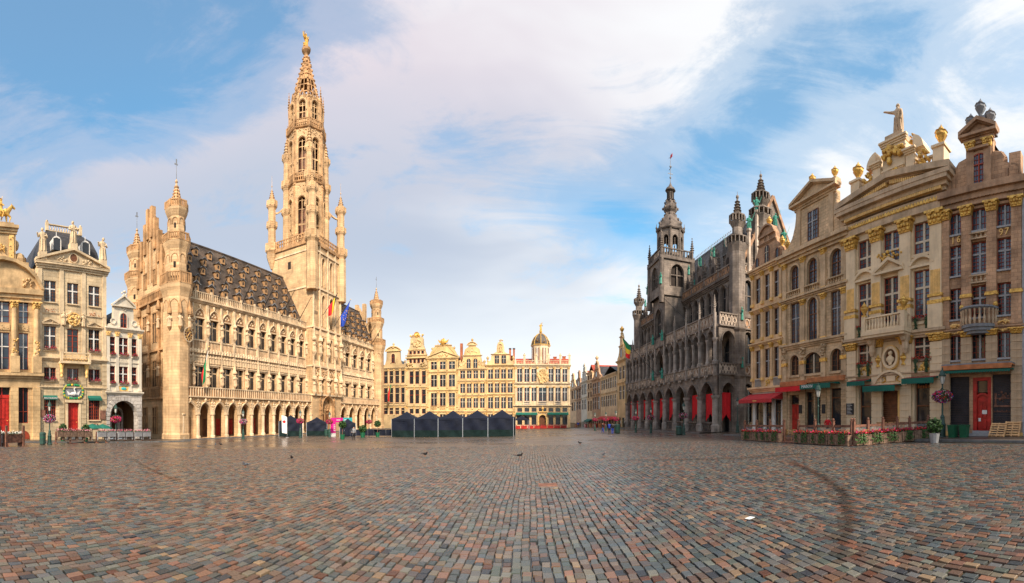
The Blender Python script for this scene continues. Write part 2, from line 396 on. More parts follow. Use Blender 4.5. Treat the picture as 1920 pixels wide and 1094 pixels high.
def balusters(mb, u0, u1, z0, z1, y, sp=.28, r=.09, mi=0, rail=.12, n=6, d=.26):
    mb.box(u0, u1, y - d / 2, y + d / 2, z0, z0 + rail, mi); mb.box(u0 - .02, u1 + .02, y - d / 2 - .03, y + d / 2 + .03, z1 - rail, z1, mi)
    k = max(1, int((u1 - u0) / sp)); s = (u1 - u0) / k; h = z1 - z0 - 2 * rail; zb = z0 + rail
    for i in range(k):
        mb.lathe(u0 + s * (i + .5), y, [(r * .7, zb), (r * 1.1, zb + h * .25), (r * .45, zb + h * .62), (r * .8, zb + h)], n, mi, cap=False)
def pilaster(mb, u, w, z0, z1, p, y=0.0, mi=0, base=.35, mb_i=None, pan=False):
    m2 = mi if mb_i is None else mb_i
    mb.box(u - w / 2, u + w / 2, y - p, y + .03, z0 + base, z1, mi)
    mb.box(u - w * .62, u + w * .62, y - p * 1.35, y + .03, z0, z0 + base * .6, m2)
    mb.box(u - w * .56, u + w * .56, y - p * 1.18, y + .03, z0 + base * .6, z0 + base, m2)
    if pan: mb.box(u - w * .28, u + w * .28, y - p - .04, y - p + .01, z0 + base + .3, z1 - .3, mi)
def capital(mb, u, w, z0, z1, p, y=0.0, mi=0):
    """leafy capital"""
    h = z1 - z0
    mb.frus(u, y - p / 2, z0, z0 + h * .8, w * .95, p * 1.1, w * 1.2, p * 1.7, mi)
    mb.box(u - w * .72, u + w * .72, y - p * 1.75, y + .05, z0 + h * .82, z1, mi)
    for r, (zz, n, k) in enumerate(((.22, 3, .17), (.52, 4, .16), (.78, 2, .24))):
        for i in range(n):
            x = u + w * (1.0 if r < 2 else 1.25) * ((i + .5) / n - .5)
            mb.lump(x, y - p * (1.1 + .25 * r), z0 + h * zz, w * k, p * .35, h * .17, mi, 5)
def relief(mb, u, z, w, h, y, n=30, seed=1, mi=0, d=.12, shape='e', big=1.0):
    """carved ornament: a raised field of scrolls and bosses"""
    rg = random.Random(seed)
    for i in range(n):
        if shape == 'e':
            a = rg.uniform(0, 6.283); q = math.sqrt(rg.random()); x, zz = u + w / 2 * q * math.cos(a), z + h / 2 * q * math.sin(a)
        elif shape == 'r': x, zz = u + w * (rg.random() - .5), z + h * (rg.random() - .5)
        else:
            t = (i + .5) / n * 6.283; x, zz = u + w * .45 * math.cos(t), z + h * .45 * math.sin(t)
        s = rg.uniform(.06, .13) * min(max(w, h), 2.2 * min(w, h)) * big
        mb.lump(x, y - d * .3, zz, s, d * rg.uniform(.7, 1.3), s * rg.uniform(.7, 1.3), mi, 5)
def urn(mb, u, y, z, h, mi=0, r=None, n=8):
    r = r or h * .27
    mb.lathe(u, y, [(r * .75, z), (r * .75, z + h * .07), (r * .3, z + h * .16), (r * .4, z + h * .24), (r, z + h * .5), (r * .95, z + h * .6), (r * 1.1, z + h * .64), (r * .6, z + h * .72), (r * .5, z + h * .8), (r * .2, z + h * .9), (.01, z + h)], n, mi)
def pinnacle(mb, u, y, z0, z1, w, mi=0, n=4, crock=5):
    """slim crocketed spirelet"""
    mb.lathe(u, y, [(w * .5, z0), (w * .5, z0 + (z1 - z0) * .28), (w * .68, z0 + (z1 - z0) * .3), (w * .5, z0 + (z1 - z0) * .36), (.03, z1)], n, mi)
    for i in range(crock):
        t = .4 + .55 * i / crock; rr = w * .5 * (1 - (t - .36) / .64) + .02; z = z0 + (z1 - z0) * t
        mb.box(u - rr - .07 * w, u + rr + .07 * w, y - rr - .07 * w, y + rr + .07 * w, z, z + (z1 - z0) * .035, mi)
    mb.lump(u, y, z1, w * .2, w * .2, w * .3, mi, 5)
def figure(mb, u, y, z, h, mi=0, arm=0, seed=0):
    """robed stone figure"""
    k = h / 1.8; rg = random.Random(seed); t = rg.uniform(-.06, .06)
    mb.lathe(u, y, [(.30 * k, z), (.27 * k, z + .35 * k), (.24 * k, z + .8 * k), (.21 * k, z + 1.02 * k), (.27 * k, z + 1.3 * k), (.24 * k, z + 1.44 * k), (.08 * k, z + 1.5 * k), (.075 * k, z + 1.56 * k)], 8, mi, 0, 1, .72)
    mb.lump(u + t * k, y - .03 * k, z + 1.67 * k, .115 * k, .13 * k, .15 * k, mi, 6)
    for sgn in (-1, 1):
        sh = (u + sgn * .26 * k, y, z + 1.36 * k); el = (u + sgn * .36 * k, y - .08 * k, z + 1.06 * k)
        ha = (u + sgn * (.12 if (seed + sgn) % 3 else .5) * k, y - .28 * k, z + (1.12 if (seed + sgn) % 3 else 1.3) * k)
        mb.tube(sh, el, .085 * k, .07 * k, 5, mi); mb.tube(el, ha, .07 * k, .05 * k, 5, mi)
    for i in range(4):
        a = -2.6 + i * .7; mb.tube((u + .25 * k * math.cos(a), y + .19 * k * math.sin(a), z + 1.0 * k), (u + .31 * k * math.cos(a + t * 3), y + .23 * k * math.sin(a), z + .02), .03 * k, .05 * k, 4, mi)

SPLIT = {k: v or k.rstrip('s') for k, v in dict(window_surround='', cornices='', string_courses='', capital='', chimneys='', gilt_urns='', gilt_balls='', gable_piers='', slit_window='', tower_slits='', door_notices='', stage_floor='', stage_gallery='stage_gallery', gallery_railing='', window_hood='', wall_plaques='', handrail='', gable_cornice='', attic_pier='', gilt_moulding='', gilt_door_jambs='').items()}
STUFF = {'arcade_carving', 'tower_frieze', 'column_garland', 'balcony_ironwork', 'carved_group', 'gable_ornament', 'gable_carving', 'gilt_scrollwork', 'gilt_cartouche', 'gilt_pediment_dentils', 'gilt_dentils', 'crockets', 'blind_panels', 'chalk_lines', 'shutter_lettering', 'pediment_inscription'}
def clusters(mb):
    """the separate pieces of a builder, pieces that touch kept together"""
    n = len(mb.f); par = list(range(n))
    def find(i):
        while par[i] != i: par[i] = par[par[i]]; i = par[i]
        return i
    own = {}
    for i, f in enumerate(mb.f):
        for k in f:
            q = tuple(round(c, 3) for c in mb.v[k])
            if q in own: par[find(i)] = find(own[q])
            else: own[q] = i
    g = {}
    for i in range(n): g.setdefault(find(i), []).append(i)
    bx = []
    for fs in g.values():
        p = np.array([mb.v[k] for i in fs for k in mb.f[i]]); bx.append([p.min(0) - .03, p.max(0) + .03, fs])
    done = False
    while not done:
        done = True
        for i in range(len(bx)):
            for j in range(i + 1, len(bx)):
                if (bx[i][0] <= bx[j][1]).all() and (bx[j][0] <= bx[i][1]).all():
                    bx[i] = [np.minimum(bx[i][0], bx[j][0]), np.maximum(bx[i][1], bx[j][1]), bx[i][2] + bx[j][2]]; bx.pop(j); done = False; break
            if not done: break
    out = []
    for b in bx:
        m = MB()
        for i in b[2]: m.poly([mb.v[k] for k in mb.f[i]], mb.m[i])
        out.append(m)
    return out
class Bld:
    def __init__(s, name, label, wall, u, z, cat='building', group=None):
        s.w, s.off = wall, (u, 0, z); s.e = empty(name, wall.W(u, 0, z), wall.rz, label, cat, group); s.ops = []
    def part(s, mb, name, mats, parent=None, smooth=False):
        if name in SPLIT and len(mb.f) > 1:
            cl = clusters(mb)
            if len(cl) > 1: return [s.part(c, SPLIT[name] + ' ', mats, parent, smooth) for c in cl][0]
            name = SPLIT[name]
        name = name.strip()
        o = mobj(name, mb.mesh(name, mats, s.off, smooth), parent or s.e)
        if name in STUFF: o['kind'] = 'stuff'
        return o
    def inst(s, me, name, u, y, z, parent=None, rz=0.0, sc=None):
        return mobj(name, me, parent or s.e, (u - s.off[0], y, z - s.off[2]), rz, sc)
WC = {}
def win(B, a, b, c, d, k=0, fr='redw', mu='creamw', nx=2, tr=(.62,), g=(2, 3), y=.2, op=True, fw=.07, mw=.13, glass='glass', name='window', sill=None, rz=0.0, split=True):
    """a window: frame with mullions, transoms and glazing bars, and one pane for each light"""
    if op: B.ops.append((a, b, c, d, k))
    w, h = round((b - a) * 20) / 20, round((d - c) * 20) / 20
    key = (w, h, k, fr, mu, nx, tuple(tr), g, fw, mw, glass, split)
    if key not in WC:
        mb = MB(); x0, x1 = -w / 2, w / 2; zs = h - k * w / 2
        e = .012
        archivolt(mb, x0 + fw, x1 - fw, .0, h - fw, k, fw + e, .06, 0, 0) if k else [mb.box(*q) for q in ((x0 - e, x0 + fw, -.06, .03, 0, h), (x1 - fw, x1 + e, -.06, .03, 0, h), (x0 + fw, x1 - fw, -.06, .03, h - fw, h + e))]
        mb.box(x0 + fw, x1 - fw, -.06, .03, 0, fw)
        for i in range(1, nx): mb.box(x0 + w * i / nx - mw / 2, x0 + w * i / nx + mw / 2, -.10, .035, fw, h - fw - (k * w / 2 * .12 if k else 0), 1)
        for t in tr: mb.box(x0 + fw, x1 - fw, -.09, .033, h * t - mw * .45, h * t + mw * .45, 1)
        cuts = [fw] + [h * t for t in tr] + [h - fw]; panes = []
        for i in range(nx):
            pa, pb = x0 + w * i / nx, x0 + w * (i + 1) / nx
            for j in range(len(cuts) - 1):
                za, zb = cuts[j], cuts[j + 1]; nv = g[0]; nh = max(1, round(g[1] * (zb - za) / h * len(cuts[:-1]))) if g[1] else 0
                t = .018
                if g[1] or g[0] > 1:
                    for q in range(1, nv): mb.box(pa + (pb - pa) * q / nv - t, pa + (pb - pa) * q / nv + t, -.045, -.012, za, min(zb, zs + (h - zs) * .75 if k else zb), 0)
                    for q in range(1, nh):
                        zq = za + (zb - za) * q / nh
                        if not k or zq < zs + .4 * (h - zs): mb.box(pa + .02, pb - .02, -.045, -.012, zq - t, zq + t, 0)
                panes.append((pa, pb, za, zb))
        fm = mb.mesh(name, [fr, mu]); pm = []
        if k or not split:
            q = MB(); pts = [(x0 + .01, .0)] + [(x1 - .01, .0)] + arch_pts(x0 + .01, x1 - .01, h, k)[::-1] if k else [(x0, 0), (x1, 0), (x1, h), (x0, h)]
            q.prism(pts, 0, .02); pm.append(q.mesh('pane', [glass]))
        else:
            for pa, pb, za, zb in panes:
                q = MB(); q.box(pa, pb, 0, .02, za, zb); pm.append(q.mesh('pane', [glass]))
        WC[key] = (fm, pm)
    fm, pm = WC[key]
    o = B.inst(fm, name, (a + b) / 2, y, c, rz=rz); o.scale = ((b - a) / w, 1, (d - c) / h)
    for m in pm: mobj('pane', m, o)
    if sill:
        q = MB(); q.box(-w / 2 - .08, w / 2 + .08, -y - .16, -.0, -.14, -.002); mobj('sill', q.mesh('sill', [sill]), o)
    return o
def body(B, u0, u1, z0, z1, dep, ridge, mats, rmat, gab=True, y=0.0, ov=.2):
    """house volume behind the facade: side and back walls, and a saddle roof with its ridge running back"""
    mb = MB()
    for q in ([(u0, y, z0), (u0, dep, z0), (u0, dep, z1), (u0, y, z1)], [(u1, dep, z0), (u1, y, z0), (u1, y, z1), (u1, dep, z1)], [(u1, dep, z0), (u0, dep, z0), (u0, dep, z1), (u1, dep, z1)]): mb.poly(q[::-1])
    uc = (u0 + u1) / 2
    if gab: mb.poly([(u0, dep, z1), (uc, dep, ridge), (u1, dep, z1)])
    B.part(mb, 'side_walls', mats)
    r = MB(); t = .12
    if gab:
        for a, b in ((u0 - ov, uc), (u1 + ov, uc)):
            za = z1 - ov * (ridge - z1) / (uc - u0)
            q = [(a, y + .45, za), (a, dep + .2, za), (b, dep + .2, ridge), (b, y + .45, ridge)]
            if a > b: q = q[::-1]
            r.poly(q[::-1]); r.poly([(p[0], p[1], p[2] - t) for p in q])
    else:
        m = (y + dep) / 2
        for a, b in ((y + .1, m), (dep + .2, m)):
            q = [(u0 - .03, a, z1), (u1 + .03, a, z1), (u1 + .03, b, ridge), (u0 - .03, b, ridge)]
            if a > b: q = q[::-1]
            r.poly(q); r.poly([(p[0], p[1], p[2] - t) for p in q][::-1])
        for u in (u0, u1): r.poly([(u, y + .1, z1), (u, dep, z1), (u, m, ridge)])
    B.part(r, 'roof', [rmat])
def awning(B, u0, u1, zt, zb, p, m='greenaw', val=.35, y=0.0, stripe=None, name='awning'):
    mb = MB(); n = max(6, int((u1 - u0) / .22))
    mb.poly([(u0, y, zt), (u0, y - p, zb), (u1, y - p, zb), (u1, y, zt)]); mb.poly([(u0, y, zt - .03), (u1, y, zt - .03), (u1, y - p, zb - .03), (u0, y - p, zb - .03)])
    for i in range(n):
        a, b = u0 + (u1 - u0) * i / n, u0 + (u1 - u0) * (i + 1) / n; c = (a + b) / 2
        mb.prism([(a, zb - val), (c, zb - val - .07), (b, zb - val), (b, zb), (a, zb)], y - p - .02, y - p + .01, 0)
    mb.poly([(u0, y, zt), (u0, y, zb - .02), (u0, y - p, zb)]); mb.poly([(u1, y, zt), (u1, y - p, zb), (u1, y, zb - .02)])
    o = B.part(mb, name, [m])
    if stripe:
        q = MB()
        for i in range(n):
            a, b = u0 + (u1 - u0) * (i + .25) / n, u0 + (u1 - u0) * (i + .75) / n
            q.poly([(a, y, zt + .012), (a, y - p, zb + .012), (b, y - p, zb + .012), (b, y, zt + .012)])
        B.part(q, 'awning_stripes', [stripe], o)
    return o
def text(B, s, u, y, z, size, m, ext=.015, name='lettering', al='CENTER', parent=None):
    cu = bpy.data.curves.new(name, 'FONT'); cu.body = s; cu.size = size; cu.extrude = ext; cu.align_x = al; cu.align_y = 'CENTER'; cu.resolution_u = 2
    t = bpy.data.objects.new('tmp', cu); COL.objects.link(t)
    dg = bpy.context.evaluated_depsgraph_get(); me = bpy.data.meshes.new_from_object(t.evaluated_get(dg)); bpy.data.objects.remove(t)
    me.name = name; me.materials.clear(); me.materials.append(M[m]); me.transform(Matrix.Rotation(R(90), 4, 'X'))
    if B is None: return me
    return B.inst(me, name, u, y, z, parent)

# ================================================================ ground, cobbles, pavements
def ground():
    xs = sorted(set(list(np.linspace(-64, 44, 55)) + [-900, -500, -250, -120, -80, 60, 90, 140, 250, 500, 900]))
    ys = sorted(set(list(np.linspace(-40, 180, 111)) + [-300, -150, -80, 220, 260, 320, 400, 600, 1000, 2000]))
    X, Y = np.meshgrid(xs, ys, indexing='ij'); Zg = gz(X, Y) - .012
    v = np.stack([X, Y, Zg], -1).reshape(-1, 3); n = len(ys)
    f = [(i * n + j, (i + 1) * n + j, (i + 1) * n + j + 1, i * n + j + 1) for i in range(len(xs) - 1) for j in range(n - 1)]
    me = bpy.data.meshes.new('ground'); me.from_pydata(v.tolist(), [], f)
    global nt
    m = bpy.data.materials.new('worn_setts_and_joints'); m.use_nodes = True; old = nt; nt = m.node_tree; nt.nodes.clear()
    b = N('ShaderNodeBsdfPrincipled'); o = N('ShaderNodeOutputMaterial'); LK(b.outputs[0], o.inputs[0])
    t = N('ShaderNodeTexCoord'); v = t.outputs['Object']
    rot = N('ShaderNodeMapping'); LK(v, rot.inputs[0]); rot.inputs['Rotation'].default_value = (0, 0, R(90 + 2.6))
    br = N('ShaderNodeTexBrick'); LK(rot.outputs[0], br.inputs['Vector'])
    for k, q in (('Scale', 1.0), ('Brick Width', .215), ('Row Height', .155), ('Mortar Size', .011), ('Mortar Smooth', .4), ('Bias', 0.0)): br.inputs[k].default_value = q
    br.inputs['Color1'].default_value = (0, 0, 0, 1); br.inputs['Color2'].default_value = (1, 1, 1, 1); br.inputs['Mortar'].default_value = (.5, .5, .5, 1)
    n1 = noise(v, 4.6, 3, .7); n2 = noise(v, .10, 5, .6); n3 = noise(v, .35, 5, .65)
    pick = mathn('ADD', mathn('MULTIPLY', br.outputs[0], .55), mathn('MULTIPLY', n1, .55))
    c = ramp(pick, [(.18, (.06, .068, .068)), (.42, (.10, .096, .085)), (.6, (.13, .092, .068)), (.85, (.165, .095, .065))], 'LINEAR')
    c = mixc(mathn('MULTIPLY', ramp(n2, [(.42, 0.0), (.66, 1.0)]), .5), c, (.17, .115, .07))
    c = mixc(mathn('MULTIPLY', ramp(n3, [(.55, 0.0), (.75, 1.0)]), .35), c, (.10, .085, .06))
    near = N('ShaderNodeSeparateXYZ'); LK(v, near.inputs[0])
    r2 = mathn('SQRT', mathn('ADD', mathn('MULTIPLY', near.outputs[0], near.outputs[0]), mathn('MULTIPLY', near.outputs[1], near.outputs[1])))
    joint = mixc(ramp(noise(v, 1.7, 4, .6), [(.52, 0.0), (.68, 1.0)]), (.030, .024, .018), (.035, .052, .016))   # earth and moss between the stones
    isfar = N('ShaderNodeMath', operation='GREATER_THAN'); LK(r2, isfar.inputs[0]); isfar.inputs[1].default_value = RC - .4
    far = mixc(br.outputs['Fac'], c, (.05, .042, .03))
    LK(mixc(isfar.outputs[0], joint, far), b.inputs['Base Color'])
    LK(mathn('ADD', mathn('MULTIPLY', ramp(noise(v, .22, 5, .6), [(.35, 0.0), (.65, 1.0)]), .2), .2), b.inputs['Roughness'])
    bp = N('ShaderNodeBump'); bp.inputs['Strength'].default_value = .5; bp.inputs['Distance'].default_value = .02
    LK(mathn('SUBTRACT', n1, br.outputs['Fac']), bp.inputs['Height']); LK(bp.outputs[0], b.inputs['Normal'])
    nt = old; me.materials.append(m)
    g = mobj('ground', me); tag(g, kind='structure'); return g
RC = 36.0        # the stones are built one by one out to here
G = ground()

def cobbles():
    rg = np.random.default_rng(5); ang = .045
    c, s = math.cos(ang), math.sin(ang)
    L, W_ = [], []
    wid = .155
    for i in range(int(-46 / wid), int(28 / wid)):
        a0 = i * wid + rg.normal(0, .004)
        y0 = -14.0; ymax = math.sqrt(max(0, RC ** 2 - a0 ** 2))
        if ymax < 1: continue
        n = int((ymax + 14) / .19) + 5
        ln = rg.normal(.213, .026, n).clip(.15, .30); e = np.cumsum(ln) + y0 + rg.uniform(-.2, .2)
        m = e < ymax
        L.append(np.stack([np.full(m.sum(), a0 + wid / 2), e[m] - ln[m] / 2, ln[m]], 1))
    P = np.concatenate(L)
    a, l, ln = P[:, 0], P[:, 1], P[:, 2]
    wob = .030 * np.sin(l * .53 + a * .9) + .018 * np.sin(l * 1.37 - a * 1.7 + 1) + .03 * np.sin(l * .21 + a * .37)
    a = a + wob
    x = a * c + l * s; y = -a * s + l * c
    th = np.arctan2(x, y); d = np.hypot(x, y)
    keep = (np.abs(th) < 1.42) & (d > 3.6)
    # inside the frame, between the pavements
    keep &= (x * WR.ay.x + y * WR.ay.y < 23.0)
    x, y, ln, d, th = x[keep], y[keep], ln[keep], d[keep], th[keep]
    vis = (np.abs(th) < 1.27) & (-gz(x, y) / d * F < 312)
    order = np.argsort(np.where(vis, d, 1e9)); x, y, ln, d = x[order], y[order], ln[order], d[order]
    # slate blue, grey, tan, red-brown stones; browner towards the left, warm light put into their colour
    pal = np.array([(.058, .074, .080), (.080, .090, .088), (.105, .105, .094), (.125, .102, .082), (.135, .084, .063), (.165, .088, .060), (.085, .056, .046), (.038, .045, .052), (.20, .135, .085)])
    w = np.array([.17, .18, .17, .14, .12, .09, .07, .04, .02])
    lf = np.clip((-x + 4) / 26, 0, 1)
    idx = np.array([0] * len(x)); u = rg.random(len(x))
    w2 = np.array([.09, .12, .15, .16, .18, .15, .08, .02, .05]); cw, cw2 = np.cumsum(w / w.sum()), np.cumsum(w2 / w2.sum())
    idx = np.where(rg.random(len(x)) < lf, np.searchsorted(cw2, u), np.searchsorted(cw, u)).clip(0, 8)
    colr = 1.15 * pal[idx] * rg.uniform(.66, 1.34, (len(x), 1)) * rg.uniform(.94, 1.06, (len(x), 3))
    for tr, wd_, k_ in (([(1484, 868), (1535, 892), (1575, 920), (1588, 950), (1588, 985), (1580, 1020), (1566, 1055), (1548, 1085)], .15, (.5, .38, .32)), ([(1150, 864), (1280, 863), (1380, 861), (1500, 852)], .30, (.62, .55, .48)), ([(250, 862), (280, 880), (330, 902)], .12, (.6, .5, .42))):
        pt = [px(*q) for q in tr]; P2 = np.stack([x, y], 1); dm = np.full(len(x), 9.0)
        for p_, q_ in zip(pt, pt[1:]):
            A_, D_ = np.array(p_.xy), np.array((q_ - p_).xy); t_ = (((P2 - A_) @ D_) / (D_ @ D_)).clip(0, 1); dm = np.minimum(dm, np.hypot(*(P2 - A_ - t_[:, None] * D_).T))
        f_ = np.clip(1.6 - dm / wd_, 0, 1)[:, None] * .95; colr = colr * (1 - f_ + f_ * np.array(k_))
    cm = mat('setts', (0.1, 0.1, 0.1), .27, .38, 14, .45, attr='stone', spec=.5, bscale=.010)
    NP = 300
    def stone_mesh(cnt, xs, ys, lns, cols, name, centred=False, fine=False):
        k = len(xs); gap = .0105
        hw = wid / 2 - gap + rg.normal(0, .005, k); hl = lns / 2 - gap
        ins = .009; hz = rg.normal(.023, .0045, k).clip(.010, .04)
        co = np.array([(-1, -1), (1, -1), (1, 1), (-1, 1)])
        jit = rg.normal(0, .0075, (k, 4, 2)); tl = rg.normal(0, .0022, (k, 4))
        bx = co[None] * np.stack([hw, hl], 1)[:, None] + jit
        tx = bx - co[None] * ins
        def place(q, z):
            X = q[..., 0] * c + q[..., 1] * s + xs[:, None]; Y = -q[..., 0] * s + q[..., 1] * c + ys[:, None]
            Zz = (np.zeros_like(X) if centred else gz(X, Y)) + z
            return np.stack([X, Y, Zz], -1)
        b_ = place(bx, -.03); m_ = place(bx - co[None] * .003, (hz - .004)[:, None] + tl); t_ = place(tx, hz[:, None] + tl)
        V = np.concatenate([b_, m_, t_], 1)
        q = np.array([(8, 9, 10, 11)] + [(i, (i + 1) % 4, 4 + (i + 1) % 4, 4 + i) for i in range(4)] + [(4 + i, 4 + (i + 1) % 4, 8 + (i + 1) % 4, 8 + i) for i in range(4)])
        Fc = q[None] + (np.arange(k) * 12)[:, None, None]
        me = bpy.data.meshes.new(name)
        me.vertices.add(k * 12); me.vertices.foreach_set('co', V.reshape(-1).astype(np.float32))
        me.loops.add(k * 36); me.loops.foreach_set('vertex_index', Fc.reshape(-1).astype(np.int32))
        me.polygons.add(k * 9); me.polygons.foreach_set('loop_start', np.arange(0, k * 36, 4, dtype=np.int32))
        at_ = me.attributes.new('stone', 'FLOAT_COLOR', 'POINT')
        cc = np.concatenate([np.repeat(cols, 12, 0), np.ones((k * 12, 1))], 1); at_.data.foreach_set('color', cc.reshape(-1).astype(np.float32))
        me.polygons.foreach_set('use_smooth', np.zeros(k * 9, bool)); me.update(); me.validate(); me.materials.append(cm); return me
    var = [stone_mesh(1, np.zeros(1), np.zeros(1), np.array([.19 + .004 * i % .05]), colr[i:i + 1], 'cobblestone', True) for i in range(48)]
    for i in range(NP):
        m = var[int(rg.integers(48))]; dx, dy = x[i], y[i]
        o = mobj('cobblestone', m, G, (dx, dy, float(gz(dx, dy)))); o.scale = (1, ln[i] / (m.vertices[10].co.y - m.vertices[9].co.y + .05) if False else 1 + (ln[i] - .213) * 3, 1)
    o = mobj('cobblestones', stone_mesh(0, x[NP:], y[NP:], ln[NP:], colr[NP:], 'cobblestones'), G); tag(o, kind='stuff')
cobbles()

def pavement(wall, u0, u1, wd, name, h=.13):
    """raised footway with a kerb along the foot of the houses"""
    mb = MB(); k = MB(); n = max(2, int((u1 - u0) / 2.5)); st = (u1 - u0) / n
    def p(u, y, dz):
        q = wall.W(u, y); return (q.x, q.y, float(gz(q.x, q.y)) + dz)
    for i in range(n):
        a, b = u0 + st * i, u0 + st * (i + 1); m = 4
        for j in range(m):
            ya, yb = -wd + .3 + (wd + 1.2) * j / m, -wd + .3 + (wd + 1.2) * (j + 1) / m
            mb.poly([p(a, ya, h), p(b, ya, h), p(b, yb, h), p(a, yb, h)])
        k.poly([p(a, -wd, h + .01), p(b, -wd, h + .01), p(b, -wd + .3, h + .01), p(a, -wd + .3, h + .01)])
        k.poly([p(a, -wd, -.1), p(b, -wd, -.1), p(b, -wd, h + .01), p(a, -wd, h + .01)])
    o = tag(mobj(name, mb.mesh(name, ['slab'])), kind='structure'); mobj('kerb', k.mesh('kerb', ['kerb']), o)
pavement(WL, 2.0, 33.0, 5.0, 'pavement')
pavement(WL, 33.0, 106.0, 1.6, 'pavement', .10)
pavement(WR, -40.0, 4.0, 3.8, 'pavement')
pavement(WR, -92.0, -47.5, 3.0, 'pavement', .12)
pavement(WR, -175.0, -92.0, 2.5, 'pavement')
pavement(WE, -42, 12, 3.0, 'pavement')

